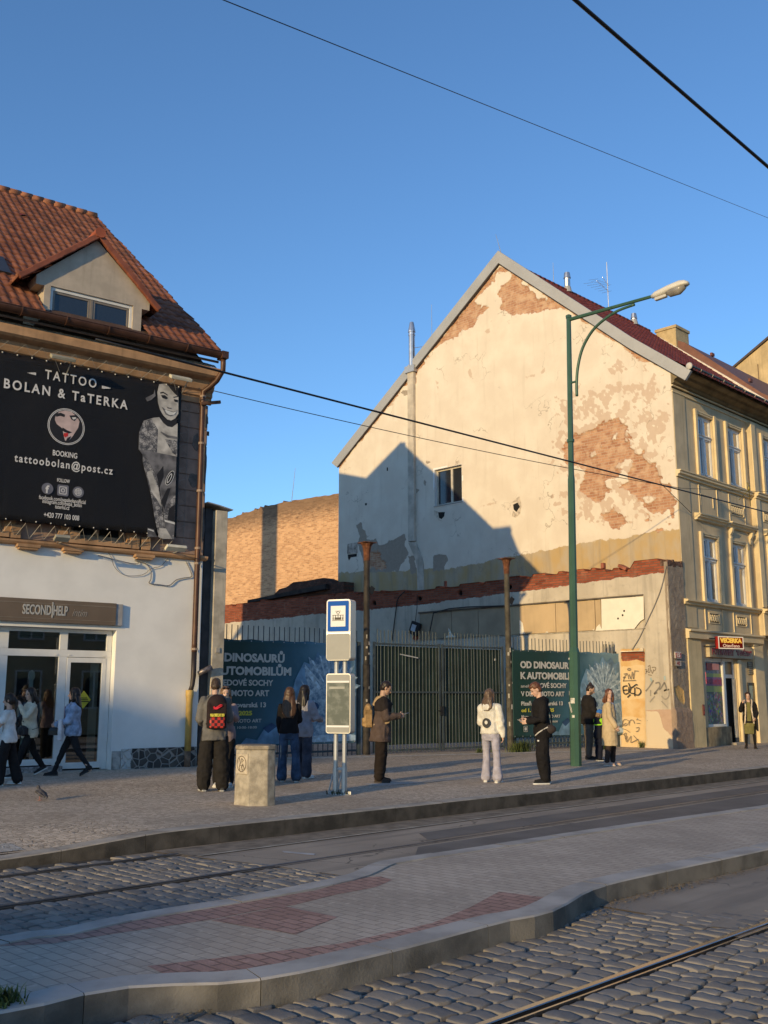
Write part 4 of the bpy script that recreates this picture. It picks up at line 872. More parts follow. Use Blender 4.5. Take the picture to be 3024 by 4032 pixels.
# snap grid lines to the window edge so the reveal is clean
vs = []; hole = np.zeros(len(P2), bool)
disp = .042 * np.clip(a_brick * 14, 0, 1) + .016 * np.clip(a_brick * 6, 0, 1) * f_hi + .012 * np.clip(a_rend * 14, 0, 1) + .004 * f_lo
vs = [(float(d), float(p[0] - GY), float(p[1])) for p, d in zip(P2, disp)]
fs = []
for j in range(NZ):
    for i in range(NY):
        a = j * (NY + 1) + i; cy, cz = P2[a][0] + .022, (P2[a][1] + P2[a + NY + 1][1]) / 2
        if keep(cy, cz): fs.append((a, a + NY + 1, a + NY + 2, a + 1))
def _gable(nt, b, v, at):
    n1 = nz(nt, v, 1.1, 5); n2 = nz(nt, v, 7, 5, .65); nf = math_(nt, 'MULTIPLY', math_(nt, 'SUBTRACT', nz(nt, v, 14, 5, .7), .5), .12)
    pl = mixc(nt, ramp(nt, n1, .35, .7), (.66, .575, .47), (.72, .645, .535)); pl = mixc(nt, math_(nt, 'MULTIPLY', ramp(nt, n2, .55, .75), .35), pl, (.60, .49, .36))
    st = nz(nt, N(nt, 'ShaderNodeMapping', {'Vector': v, 'Scale': (1, 3, .25)}).outputs[0], 1.4, 5); pl = mixc(nt, math_(nt, 'MULTIPLY', ramp(nt, st, .55, .72), .30), pl, (.52, .44, .34))
    e = lambda nm, w=.012: ramp(nt, math_(nt, 'ADD', at(nm), nf), -w, w)
    flk_ = mixc(nt, n2, (.47, .34, .25), (.60, .46, .35)); c = mixc(nt, math_(nt, 'MULTIPLY', e('flake', .02), .8), pl, flk_)
    rn = mixc(nt, n2, (.26, .21, .165), (.42, .35, .275)); 
    yl = mixc(nt, ramp(nt, nz(nt, N(nt, 'ShaderNodeMapping', {'Vector': v, 'Scale': (1, 1.3, .7)}).outputs[0], 1.5, 6), .35, .68), (.46, .325, .155), (.44, .36, .255)); yl = mixc(nt, math_(nt, 'MULTIPLY', ramp(nt, st, .5, .66), .45), yl, (.30, .25, .18))
    c = mixc(nt, e('yel', .02), c, yl); c = mixc(nt, e('rend'), c, rn)
    p = sw(nt, v, 'yz'); t = N(nt, 'ShaderNodeTexBrick', {'Vector': p, 'Color1': (.36, .175, .10, 1), 'Color2': (.52, .29, .17, 1), 'Mortar': (.50, .37, .27, 1), 'Scale': 1.0, 'Mortar Size': .010, 'Mortar Smooth': .4, 'Brick Width': .27, 'Row Height': .095})
    bk = mixc(nt, math_(nt, 'MULTIPLY', ramp(nt, n2, .5, .7), .55), t.outputs[0], (.31, .135, .08)); bk = mixc(nt, math_(nt, 'MULTIPLY', ramp(nt, nz(nt, v, 3.3, 4), .45, .7), .75), bk, (.60, .41, .27))
    eb = e('brick'); c = mixc(nt, eb, c, bk)
    ck = N(nt, 'ShaderNodeTexVoronoi', {'Vector': N(nt, 'ShaderNodeVectorMath', {0: v, 1: N(nt, 'ShaderNodeTexNoise', {'Vector': v, 'Scale': 2.5, 'Detail': 5.0}).outputs['Color']}, operation='ADD').outputs[0], 'Scale': .55}, feature='DISTANCE_TO_EDGE').outputs[0]; ckm = math_(nt, 'MULTIPLY', math_(nt, 'MULTIPLY', ramp(nt, ck, .012, .002), ramp(nt, nz(nt, v, .7, 3), .5, .62)), math_(nt, 'SUBTRACT', 1.0, eb)); c = mixc(nt, math_(nt, 'MULTIPLY', ckm, .7), c, (.30, .24, .18))
    rim = math_(nt, 'MULTIPLY', e('brick', .05), math_(nt, 'SUBTRACT', 1.0, eb)); c = mixc(nt, math_(nt, 'MULTIPLY', rim, .5), c, (.45, .34, .25))
    nt.links.new(c, b.inputs['Base Color']); b.inputs['Roughness'].default_value = .92; b.inputs['Specular IOR Level'].default_value = .15
    hgt = math_(nt, 'SUBTRACT', math_(nt, 'MULTIPLY', nz(nt, v, 22, 5, .65), .35), math_(nt, 'MULTIPLY', math_(nt, 'ADD', t.outputs[1], .8), math_(nt, 'MULTIPLY', eb, .8)))
    bump(nt, b, hgt, .55, .02)
gable_mat = attrmat('peeling gable plaster', _gable)
me = bpy.data.meshes.new('gable_wall'); me.from_pydata(vs, [], fs); me.materials.append(gable_mat)
for nm, arr in (('brick', a_brick), ('flake', a_flake), ('rend', a_rend), ('yel', a_yel)): setattr_f(me, nm, np.clip(arr, -.5, .5))
me.polygons.foreach_set('use_smooth', [True] * len(fs)); me.update(); link('gable_wall', me, gh)
# solid core behind the skins
m = MB(); m.slab([(.60, 0), (.60, 11.9), (1.6, 13.0), (7.08, 18.2), (16.3, 11.8), (16.3, 0)], .40, 10.9, ax='yz'); m.build('core', M('hidden masonry', (.3, .25, .2), .9), gh)
# gable window
wy0, wy1, wz0, wz1 = [win[0] - GY, win[1] - GY, win[2], win[3]]
f = MB(); f.box(.0, wy0 - .06, wz0 - .06, .28, wy0 + .012, wz1 + .06); f.box(.0, wy1 - .012, wz0 - .06, .28, wy1 + .06, wz1 + .06); f.box(.0, wy0 + .012, wz0 - .06, .28, wy1 - .012, wz0 + .012); f.box(.0, wy0 + .012, wz1 - .012, .28, wy1 - .012, wz1 + .06)
gwn = f.build('window', white_paint, gh)
f = MB(); X0, X1 = .14, .22
f.box(X0, wy0 + .013, wz0 + .013, X1, wy0 + .09, wz1 - .013); f.box(X0, wy1 - .09, wz0 + .013, X1, wy1 - .013, wz1 - .013); f.box(X0, wy0 + .09, wz1 - .09, X1, wy1 - .09, wz1 - .013); f.box(X0, wy0 + .09, wz0 + .013, X1, wy1 - .09, wz0 + .09); ym = wy0 + (wy1 - wy0) * .44; f.box(X0 - .01, ym - .05, wz0 + .09, X1, ym + .05, wz1 - .09)
f.build('frame', M('beige window frame', (.50, .45, .37), .5), gwn, bevel=.005)
MB().box(.18, wy0 + .05, wz0 + .05, .19, wy1 - .05, wz1 - .05).build('pane', pane_dark, gwn)
MB().box(-.03, wy0 - .03, wz0 - .03, .15, wy1 + .03, wz0 + .012).build('sill', M('zinc sill', (.40, .36, .31), .6), gwn)
# beam sockets and small holes
for zf, pts in [(gT, [(875, 400), (925, 398), (920, 430), (900, 450), (882, 440)]), (gT, [(1420, 345), (1450, 330), (1475, 350), (1460, 380), (1445, 400), (1425, 380)]), (gT, [(345, 335), (360, 333), (358, 350), (346, 350)]), (gT, [(503, 75), (512, 75), (512, 100), (503, 100)]), (g2, [(192, 785), (290, 775), (290, 805), (225, 815), (205, 850), (195, 820)])]:
    pg = gpoly(zf, pts); MB().slab([(y - GY, z) for y, z in pg], -.004, .03, ax='yz').build('wall_hole', dark_void, gh)
pg = gpoly(g2, [(190, 670), (298, 650), (298, 770), (188, 775)]); MB().slab([(y - GY, z) for y, z in pg], -.02, .03, ax='yz').build('patch_board', M('stained patch', (.36, .31, .26), .9, var=.5, vs=6), gh)
for pg in (gpoly(gT, [(845, 385), (875, 395), (885, 450), (905, 465), (880, 460), (850, 420)]), gpoly(gT, [(1415, 330), (1440, 300), (1465, 285), (1478, 330), (1480, 360), (1470, 410), (1440, 440), (1410, 430), (1420, 390), (1440, 405), (1470, 360), (1450, 325)])):
    MB().slab([(y - GY, z) for y, z in pg], -.006, .02, ax='yz').build('broken_rim', M('broken plaster rim', (.50, .42, .33), .95, var=.3, vs=9, bs=.6), gh)
# plastered flue on the gable with its steel pipe
fy0, fy1 = 27.42 - GY, 27.80 - GY
flue_m = M('grey beige flue plaster', (.50, .44, .36), .9, var=.2, vs=2.5, bs=.3, streak=.4)
f = MB(); f.loft([[(.03, fy0, z), (-.13, fy0 + .02, z), (-.13, fy1 - .02, z), (.03, fy1, z)] for z in (8.0, 15.35)])
f.loft([[(.03, fy0 + dy, z), (-.13 + dx, fy0 + .02 + dy, z), (-.13 + dx, fy1 - .02 + dy, z), (.03, fy1 + dy, z)] for z, dy, dx in ((5.9, -.42, .09), (7.0, -.40, .08), (7.35, -.30, .05), (7.96, .0, .0))])
flu = f.build('flue', flue_m, gh, bevel=.012)
m = MB(); m.box(-.2, fy0 - .08, 15.2, .3, fy1 + .08, 15.48); m.build('flue_collar', galv, flu)
sp = M('bright steel pipe', (.55, .55, .55), .3, .85)
m = MB(); fyc = (fy0 + fy1) / 2; m.tube([(-.02, fyc, 15.45), (-.02, fyc, 17.0)], .135, 12); m.tube([(-.02, fyc, 17.0), (-.02, fyc, 17.06), (-.02, fyc, 17.45)], [.16, .16, .085], 12); m.tube([(-.02, fyc, 16.85), (-.02, fyc, 16.9)], .15, 12); m.tube([(-.02, fyc, 16.3), (.1, fyc - .9, 16.2)], .012, 5)
m.build('flue_pipe', sp, flu, smooth=False)
# verge flashing
flash = M('grey verge flashing', (.40, .39, .37), .5, .25, var=.06, vs=1.5)
VT = [(14.98, 12.28), (17.14, 14.02), (22.83, 19.10), (32.55, 12.12)]; VB = [(15.2, 12.0), (17.22, 13.62), (22.83, 18.58), (32.2, 11.86)]
m = MB()
for i in range(3):
    a, b_, c_, d_ = VB[i], VB[i + 1], VT[i + 1], VT[i]; m.slab([(p[0] - GY, p[1]) for p in (a, b_, c_, d_)], -.10, .02, ax='yz')
m.build('verge_flashing', flash, gh)
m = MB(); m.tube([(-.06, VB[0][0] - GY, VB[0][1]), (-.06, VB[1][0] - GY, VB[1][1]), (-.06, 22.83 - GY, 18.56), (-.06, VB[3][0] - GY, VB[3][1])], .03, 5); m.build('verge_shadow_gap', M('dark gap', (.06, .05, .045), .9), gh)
# roof
a_ = Vector((0, 14.98 - GY, 12.36)); k_ = Vector((0, 17.14 - GY, 13.86)); r_ = Vector((0, 22.83 - GY, 18.80))
for p, q_, sd_ in ((a_, k_, 11), (k_, r_, 12)):
    S_ = q_ - p; l = S_.length; S_.normalize(); tiles('roof', gh, (.02, p.y, p.z), (1, 0, 0), S_, .215, .30, 52, int(round(l / .30)), tile_mat2, amp=.02, step=.028, seed=sd_)
m = MB(); m.add([(x_, y_, z_) for x_ in (.06, 11.2) for y_, z_ in ((a_.y, 12.22), (k_.y, 13.70), (r_.y, 18.62), (32.5 - GY, 12.05))], [(0, 1, 5, 4), (1, 2, 6, 5), (2, 3, 7, 6)]); m.build('roof_deck', M('roof boarding', (.10, .05, .04), .9), gh)
m = MB(); x = .1
while x < 11.2: m.tube([(x, r_.y, r_.z), (x + .34, r_.y, r_.z + .02)], .09, 8); x += .32
m.build('ridge_tiles', tile_mat2, gh, smooth=True)
# street front: skin with window openings
front = M('ochre grey front', (.58, .47, .30), .88, var=.12, vs=1.2, bs=.2, bscale=40, streak=.3)
trim = M('ochre trim', (.68, .55, .34), .85, var=.1, vs=2)
def skin(m, x0, x1, z0, z1, holes, y0, y1):
    xs_ = sorted({x0, x1, *[h for q in holes for h in q[:2]]}); zs_ = sorted({z0, z1, *[h for q in holes for h in q[2:]]})
    for i in range(len(xs_) - 1):
        run = None
        for j in range(len(zs_) - 1):
            cx, cz = (xs_[i] + xs_[i + 1]) / 2, (zs_[j] + zs_[j + 1]) / 2
            if any(h[0] < cx < h[1] and h[2] < cz < h[3] for h in holes):
                if run is not None: m.box(xs_[i], y0, run, xs_[i + 1], y1, zs_[j]); run = None
            elif run is None: run = zs_[j]
        if run is not None: m.box(xs_[i], y0, run, xs_[i + 1], y1, z1)
W = [(30.86, 32.02, 9.17, 11.32), (33.06, 34.22, 9.17, 11.32), (35.55, 36.7, 9.17, 11.32), (37.7, 38.8, 9.17, 11.32), (30.76, 31.86, 4.86, 7.06), (32.86, 33.98, 4.86, 7.06), (35.5, 36.6, 4.86, 7.06), (37.6, 38.7, 4.86, 7.06)]
shop = (30.50, 32.66, .80, 3.02); shopd = (31.98, 32.66, .20, .80)
holes = [(w[0] - GX, w[1] - GX, w[2], w[3]) for w in W] + [(shop[0] - GX, shop[1] - GX, shop[2], shop[3]), (shopd[0] - GX, shopd[1] - GX, shopd[2], shopd[3])]
m = MB(); skin(m, .07, 11.0, .0, 11.9, holes, .0, .38); m.build('front_wall', front, gh)
m = MB(); m.box(.01, -.025, 3.95, .80, -.001, 4.70); m.box(.01, -.025, 4.86, .80, -.001, 8.86); m.box(.01, -.025, 9.08, .80, -.001, 11.74); m.build('corner_strip', front, gh)
m = MB(); skin(m, 5.38, 11.0, 3.9, 11.74, [h for h in holes if h[0] > 5.5], -.17, -.001); m.build('projecting_bay', front, gh)
m = MB(); m.box(5.36, -.215, 3.9, 5.68, -.171, 4.69); m.box(5.36, -.215, 4.9, 5.68, -.171, 8.85); m.box(5.36, -.215, 9.1, 5.68, -.171, 11.74); m.build('pilaster', trim, gh, bevel=.01)
def prof(name, pts, x0, x1, mat): return MB().extr(pts, x0, x1).build(name, mat, gh)
prof('string_course', [(.0, 8.86), (-.08, 8.87), (-.08, 8.93), (-.16, 8.96), (-.16, 9.03), (-.20, 9.045), (-.20, 9.075), (.0, 9.09)], -.05, 5.36, trim)
prof('string_course', [(-.17, 8.86), (-.25, 8.87), (-.25, 8.93), (-.33, 8.96), (-.33, 9.03), (-.37, 9.045), (-.37, 9.075), (-.17, 9.09)], 5.33, 11, trim)
prof('string_course', [(.0, 4.68), (-.10, 4.69), (-.10, 4.75), (-.20, 4.78), (-.20, 4.83), (.0, 4.86)], -.05, 5.36, trim)
prof('string_course', [(-.17, 4.68), (-.27, 4.69), (-.27, 4.75), (-.37, 4.78), (-.37, 4.83), (-.17, 4.86)], 5.33, 11, trim)
prof('shop_cornice', [(.0, 3.58), (-.17, 3.60), (-.17, 3.80), (-.24, 3.82), (-.24, 3.86), (.0, 3.92)], -.05, 5.3, trim)
prof('frieze_line', [(.0, 11.74), (-.05, 11.745), (-.05, 11.79), (.0, 11.80)], -.03, 11, trim)
prof('frieze_line', [(.0, 11.94), (-.06, 11.945), (-.06, 11.99), (.0, 12.0)], -.03, 11, trim)
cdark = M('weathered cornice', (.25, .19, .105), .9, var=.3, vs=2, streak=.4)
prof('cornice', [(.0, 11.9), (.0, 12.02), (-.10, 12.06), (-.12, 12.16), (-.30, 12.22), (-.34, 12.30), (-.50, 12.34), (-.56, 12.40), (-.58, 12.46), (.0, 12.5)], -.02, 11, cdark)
gz2, gy2 = 12.47, -.72
m = MB(); secs = []
for x in (-.06, 11): secs.append([(x, gy2 + .10 * math.cos(t), gz2 + .10 * math.sin(t)) for t in [math.pi + math.pi * i / 8 for i in range(9)]] + [(x, gy2 + .088 * math.cos(t), gz2 + .088 * math.sin(t) + .003) for t in [2 * math.pi - math.pi * i / 8 for i in range(9)]])
m.loft(secs); gutter2 = m.build('gutter', M('dark gutter', (.045, .042, .040), .4, .4), gh)
m = MB()
for i in range(14): x = .55 + i * .8; m.tube([(x, gy2 + .112 * math.cos(t), gz2 + .112 * math.sin(t)) for t in [math.pi + math.pi * j / 6 for j in range(7)]] + [(x, gy2 + .02, gz2 + .06)], .014, 5)
m.build('gutter_bracket', M('pale bracket', (.34, .32, .28), .5), gutter2)
MB().ball((-.09, gy2, gz2 - .02), (.05, .12, .12), 10, 8).build('gutter_end', M('pale end cap', (.55, .52, .47), .5), gutter2, smooth=True)
pane_curt = bpy.data.materials.new('curtained glass'); pane_curt.use_nodes = True; _nt = pane_curt.node_tree; _nt.nodes.clear()
_df = N(_nt, 'ShaderNodeBsdfDiffuse', {0: mixc(_nt, ramp(_nt, nz(_nt, N(_nt, 'ShaderNodeMapping', {'Vector': tc(_nt), 'Scale': (9, 1, .6)}).outputs[0], 1.2, 3), .4, .6), (.06, .065, .08), (.26, .27, .30))}); _gl = N(_nt, 'ShaderNodeBsdfGlossy', {0: (1, 1, 1, 1), 'Roughness': .03}); _mx = N(_nt, 'ShaderNodeMixShader', {0: .30, 1: _df.outputs[0], 2: _gl.outputs[0]}); N(_nt, 'ShaderNodeOutputMaterial', {0: _mx.outputs[0]})
# windows of the street front
def fwindow(x0, x1, z0, z1, y=.14, dy=0.0):
    tw = z0 + (z1 - z0) * .66; f = MB()
    def b(a, c, d, e, y0=y, y1=y + .07): f.box(a, y0, d, c, y1, e)
    b(x0 + .001, x0 + .07, z0, z1); b(x1 - .07, x1 - .001, z0, z1); b(x0 + .07, x1 - .07, z1 - .08, z1 - .001); b(x0 + .07, x1 - .07, z0 + .001, z0 + .08)
    xm = (x0 + x1) / 2; b(xm - .055, xm + .055, z0 + .08, tw - .06, y - .03); b(xm - .045, xm + .045, tw + .06, z1 - .08, y - .03); b(x0 + .07, x1 - .07, tw - .06, tw + .06, y - .03); b(x0 + .07, x1 - .07, tw + .025, tw + .05, y - .07, y - .031)
    for a, c in ((x0 + .07, xm - .055), (xm + .055, x1 - .07)):
        for zz0, zz1 in ((z0 + .08, tw - .06), (tw + .06, z1 - .08)):
            b(a, a + .045, zz0, zz1, y + .01); b(c - .045, c, zz0, zz1, y + .01); b(a + .045, c - .045, zz1 - .045, zz1, y + .01); b(a + .045, c - .045, zz0, zz0 + .05, y + .01)
    o = f.build('window', plain_white, gh, bevel=.004)
    MB().box(x0 + .05, y + .035, z0 + .05, x1 - .05, y + .045, z1 - .05).build('pane', pane_curt, o)
    MB().box(x0 - .02, -.06 + dy, z0 - .05, x1 + .02, y, z0 + .0).build('sill', M('grey sill', (.26, .25, .24), .6), o)
    s_ = MB()
    for xa, xb in ((x0 - .17, x0 - .02), (x1 + .02, x1 + .17)): s_.box(xa, -.085 + dy, z0 - .03, xb, -.001 + dy, z1 + .13)
    s_.box(x0 - .02, -.035 + dy, z1 + .005, x1 + .02, -.001 + dy, z1 + .06); s_.box(x0 - .02, -.055 + dy, z1 + .065, x1 + .02, -.001 + dy, z1 + .12)
    s_.build('surround', trim, o, bevel=.006)
for w in W: fwindow(w[0] - GX, w[1] - GX, w[2], w[3], .075 if w[0] < 35 else -.09, 0 if w[0] < 35 else -.17)
# hoods, relief panels
for x0, x1, br, dy in [(30.36, 32.4, 0, 0), (32.62, 34.6, 1, 0), (35.2, 37.0, 1, -.17), (37.3, 39.1, 1, -.17)]:
    a, c = x0 - GX, x1 - GX; m = MB(); m.extr([(dy, 7.56), (dy - .10, 7.57), (dy - .12, 7.63), (dy - .20, 7.66), (dy - .20, 7.70), (dy - .25, 7.72), (dy - .25, 7.76), (dy, 7.80)], a, c)
    h = m.build('window_hood', trim, gh)
    if br:
        for xb in (a + .12, c - .3):
            m = MB(); m.slab([(dy - .001, 7.10), (dy - .06, 7.12), (dy - .09, 7.22), (dy - .06, 7.30), (dy - .14, 7.42), (dy - .17, 7.555), (dy - .001, 7.555)], xb, xb + .14, ax='yz'); m.build('scroll_bracket', trim, h, bevel=.008)
orn = M('dark relief ground', (.17, .13, .075), .9, var=.4, vs=10)
def relief(x0, x1, z0, z1, dy=0):
    a, c = x0 - GX, x1 - GX; o = MB().box(a, dy - .012, z0, c, dy - .002, z1).build('relief_panel', orn, gh); m = MB()
    m.box(a - .05, dy - .035, z1, c + .05, dy - .002, z1 + .04); m.box(a - .05, dy - .03, z0 - .03, c + .05, dy - .002, z0); m.box(c, dy - .05, z0, c + .05, dy - .002, z1); m.box(a - .05, dy - .03, z0, a, dy - .002, z1)
    k = max(3, int((c - a) / .15)); q = random.Random(1)
    for i in range(k):
        x = a + (c - a) * (i + .5) / k; zc = (z0 + z1) / 2; m.ball((x, dy - .02, zc), (.055, .035, (z1 - z0) * .36), 8, 6); m.ball((x + .05, dy - .02, z0 + .08), (.045, .03, .05), 8, 5); m.ball((x - .05, dy - .02, z1 - .08), (.045, .03, .05), 8, 5)
    m.build('relief_ornament', trim, o)
relief(33.02, 33.95, 8.10, 8.42); relief(35.3, 36.2, 8.10, 8.42, -.17); relief(30.98, 31.62, 4.18, 4.48); relief(32.95, 33.6, 4.18, 4.48)
m = MB()
for a, c, d, e in ((30.72 - GX, 30.745 - GX, 7.82, 8.80), (32.0 - GX, 32.02 - GX, 7.82, 8.80), (32.9 - GX, 32.925 - GX, 7.82, 8.80), (34.1 - GX, 34.12 - GX, 7.82, 8.8), (30.66 - GX, 30.70 - GX, 3.93, 4.67), (31.9 - GX, 31.93 - GX, 3.93, 4.67), (32.68 - GX, 32.72 - GX, 3.93, 4.67), (34.0 - GX, 34.03 - GX, 3.93, 4.67)): m.box(a, -.03, d, c, -.001, e)
m.build('panel_moulding', trim, gh)
m = MB(); a, c, d, e = 30.85 - GX, 31.7 - GX, 8.12, 8.5; m.box(a, -.018, e, c, -.001, e + .02); m.box(a, -.018, d, a + .02, -.001, e); m.box(c, -.03, d, c + .03, -.001, e); m.build('panel_moulding', trim, gh)
# shop: frame, glass, door, goods, fascia
pier = M('pale ochre pier', (.62, .50, .29), .85, var=.12, vs=2, streak=.35)
MB().box(-.02, -.09, .0, .86, -.001, 3.58).build('shop_pier', pier, gh, bevel=.01)
MB().box(shop[1] - GX + .02, -.10, .0, shop[1] - GX + .24, -.001, 3.0).build('shop_pier', trim, gh, bevel=.03)
MB().box(4.6, -.12, .0, 5.3, -.001, 3.58).build('shop_pier', trim, gh, bevel=.01)
MB().box(.87, -.05, .0, 2.67, -.001, .79).build('shop_plinth', M('stained shop plinth', (.30, .235, .14), .9, var=.3, vs=3, streak=.6), gh)
f = MB(); sx0, sx1 = shop[0] - GX, shop[1] - GX; xd = 31.90 - GX
f.box(sx0 + .001, .10, .801, sx0 + .06, .17, 3.019); f.box(xd - .05, .06, .20, xd + .09, .17, 3.019); f.box(sx0 + .06, .10, 2.9, xd - .05, .17, 3.019); f.box(sx0 + .06, .08, .801, xd - .05, .19, .88); f.box(xd + .09, .10, 2.93, sx1 - .05, .17, 3.019); f.box(sx1 - .05, .08, .2, sx1 - .001, .17, 3.019); f.box(xd + .09, .10, 2.38, sx1 - .05, .17, 2.5)
sw_ = f.build('shop_window', plain_white, gh, bevel=.005)
def _goods(nt, b, v, at):
    vo = N(nt, 'ShaderNodeTexVoronoi', {'Vector': sw(nt, v, 'xz'), 'Scale': 14.0}); c = vo.outputs['Color']; s_ = N(nt, 'ShaderNodeHueSaturation', {'Saturation': 1.0, 'Value': .30, 'Color': c}).outputs[0]
    c2 = mixc(nt, ramp(nt, nz(nt, v, 5), .4, .6), s_, (.03, .04, .05)); nt.links.new(c2, b.inputs['Base Color']); b.inputs['Roughness'].default_value = .5
goods = attrmat('crowded goods print', _goods)
MB().box(sx0 + .06, .14, .88, xd - .05, .15, 1.92).build('goods_display', goods, sw_)
MB().box(sx0 + .06, .14, 1.921, xd - .05, .15, 2.52).build('green_film', M('green window film', (.20, .26, .06), .4, var=.1), sw_)
MB().box(sx0 + .06, .14, 2.521, xd - .05, .15, 2.9).build('sign_row', M('window poster row', (.10, .10, .16), .4, var=.6, vs=6), sw_)
m = MB(); m.box(sx0 + .36, .125, 2.62, sx0 + .72, .138, 2.86); m.build('red_poster', M('red poster', (.34, .02, .02), .5), sw_)
m = MB(); m.box(sx0 + .75, .125, 2.64, sx0 + 1.2, .138, 2.84); m.build('pink_poster', M('pink poster', (.52, .22, .22), .5), sw_)
m = MB(); m.box(sx0 + .03, .07, 2.18, sx0 + .15, .09, 2.56); m.build('neon_tag', emat('neon pink red', (1.0, .12, .09), 1.3), sw_)
m = MB(); m.box(sx0 + .12, .12, 2.12, xd - .07, .135, 2.40); m.build('violet_banner', M('violet lettering ground', (.20, .07, .20), .5), sw_)
words('ZDRAVÍ U HVĚZDY', .22, M('dark red letters', (.30, .02, .05), .5), sw_, sx0 + .14, 2.17, .118, bold=.006, fit=xd - .09 - sx0 - .14)
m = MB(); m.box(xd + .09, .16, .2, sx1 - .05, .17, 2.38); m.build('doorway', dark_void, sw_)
m = MB(); m.box(sx1 - .23, .02, .42, sx1 - .06, .07, 2.36); dl = m.build('door', M('white door leaf', (.62, .57, .46), .5), sw_, bevel=.006)
m = MB(); m.box(sx1 - .23, .018, .22, sx1 - .06, .072, .42); m.build('kick_plate', M('blue kick plate', (.03, .05, .085), .5), dl)
MB().box(xd + .1, .12, 2.5, sx1 - .05, .13, 2.93).build('fanlight', M('dull fanlight', (.10, .075, .06), .3), sw_)
MB().box(xd - .05, -.25, .0, sx1 + .05, -.051, .28).build('door_step', gran, gh, bevel=.01)
fas = thing('shop_fascia', 'ochre fascia board with dark red grocery lettering over the corner shop', 'sign', (GX, GY, 0))
MB().box(sx0 + .12, -.13, 3.04, 4.45, -.002, 3.44).build('board', M('fascia board', (.46, .38, .25), .7, var=.15, vs=3), fas, bevel=.006)
rd = M('dark red fascia letters', (.26, .022, .03), .5)
words('POTRAVINY', .30, rd, fas, sx0 + .28, 3.13, -.135, bold=.012, fit=1.55, depth=.008); words('"U HVĚZDY"', .24, rd, fas, sx0 + 1.98, 3.14, -.135, bold=.006, fit=1.15, depth=.008)
m = MB()
for x in (4.0, 4.2): m.tube([(x, -.1, 3.46), (x + .25, -.5, 3.5)], .008, 5)
m.tube([(sx0 + .3, -.1, 3.0), (4.3, -.1, 3.02)], .008, 5); m.build('wire_stay', dark_metal, fas)
bs = thing('lit_box_sign', 'red and yellow lit box sign VEČERKA Otevřeno sticking out over the shop', 'sign', (30.62, GY - .42, 3.49), R(-20))
MB().box(-.05, -.08, -.20, 1.02, .08, .20).build('box', M('red sign box', (.33, .02, .015), .4), bs, bevel=.01)
MB().box(-.02, -.088, -.02, .99, -.081, .175).build('upper_panel', emat('lit red orange panel', (.45, .05, .01), .3), bs)
MB().box(-.02, -.088, -.175, .99, -.081, -.021).build('lower_panel', emat('lit dark red panel', (.30, .018, .01), .25), bs)
m = MB(); m.box(-.05, -.094, .17, 1.02, -.082, .20); m.box(-.05, -.094, -.20, 1.02, -.082, -.17); m.box(-.05, -.094, -.17, -.02, -.082, .17); m.box(.99, -.094, -.17, 1.02, -.082, .17); m.build('lit_rim', emat('lit cream rim', (1, .8, .55), .5), bs)
words('VEČERKA', .19, emat('lit yellow letters', (1, .55, .08), .6), bs, .02, .005, -.092, bold=.012, fit=.93); words('Otevřeno', .14, emat('lit pale letters', (1, .62, .4), .45), bs, .13, -.145, -.092, bold=.004, fit=.72)
m = MB(); m.tube([(-.05, .02, .12), (-.2, .3, .15), (-.3, .42, .15)], .018, 6); m.tube([(-.05, .02, -.12), (-.3, .42, -.1)], .018, 6); m.build('bracket', dark_metal, bs)
# small fittings on the shop front
for nm, lb, ct, (x0, x1, z0, z1), col in [('vent_grille', 'small louvred vent high on the wall right of the shop door', 'vent', (33.52, 33.88, 2.52, 2.95), (.16, .13, .09)), ('notice_case', 'tall black notice case on the wall beside the shop', 'notice board', (33.42, 34.12, .95, 2.24), (.02, .017, .014)), ('wall_plaque', 'small dark red plaque on the pier left of the shop window', 'plaque', (29.98, 30.08, 1.18, 1.52), (.10, .02, .02))]:
    t = thing(nm, lb, ct, (x0, GY - (.001 if x0 > 31 else .091), z0)); MB().box(0, -.035, 0, x1 - x0, -.001, z1 - z0).build('case', M(nm + ' body', col, .5), t, bevel=.008)
    if 'vent' in nm:
        m = MB()
        for i in range(6): m.box(.02, -.055, .03 + i * .065, x1 - x0 - .02, -.036, .055 + i * .065)
        m.build('louvre', M('vent louvre', (.34, .28, .18), .6), t)
    elif 'notice' in nm: MB().box(.06, -.04, .1, x1 - x0 - .06, -.036, z1 - z0 - .1).build('pane', pane_dark, t); words('39', .16, M('faint digits', (.25, .22, .2), .6), t, .28, .98, -.043)
    else:
        m = MB(); m.box(.025, -.04, .05, .075, -.0355, .13); m.box(.025, -.04, .18, .075, -.0355, .28); m.build('plaque_mark', M('plaque mark', (.35, .05, .03), .5), t)
# balcony of the projecting bay
bal = thing('balcony', 'wrought iron balcony at the right edge on the ochre front', 'balcony', (GX, GY, 0))
MB().box(5.72, -.95, 3.62, 8.9, -.18, 3.9).build('slab', trim, bal, bevel=.02)
m = MB(); m.box(5.74, -.93, 4.92, 8.88, -.89, 4.96); m.box(5.74, -.93, 3.96, 8.88, -.9, 3.99); m.box(5.74, -.93, 4.92, 5.78, -.18, 4.96)
for i in range(24): x = 5.76 + i * .135; m.tube([(x, -.91, 3.91), (x + .05, -.93, 4.3), (x - .04, -.95, 4.55), (x, -.91, 4.95)], .012, 4)
for i in range(6): y = -.9 + i * .13; m.tube([(5.76, y, 3.91), (5.74, y + .05, 4.3), (5.76, y, 4.95)], .012, 4)
m.build('railing', dark_metal, bal)
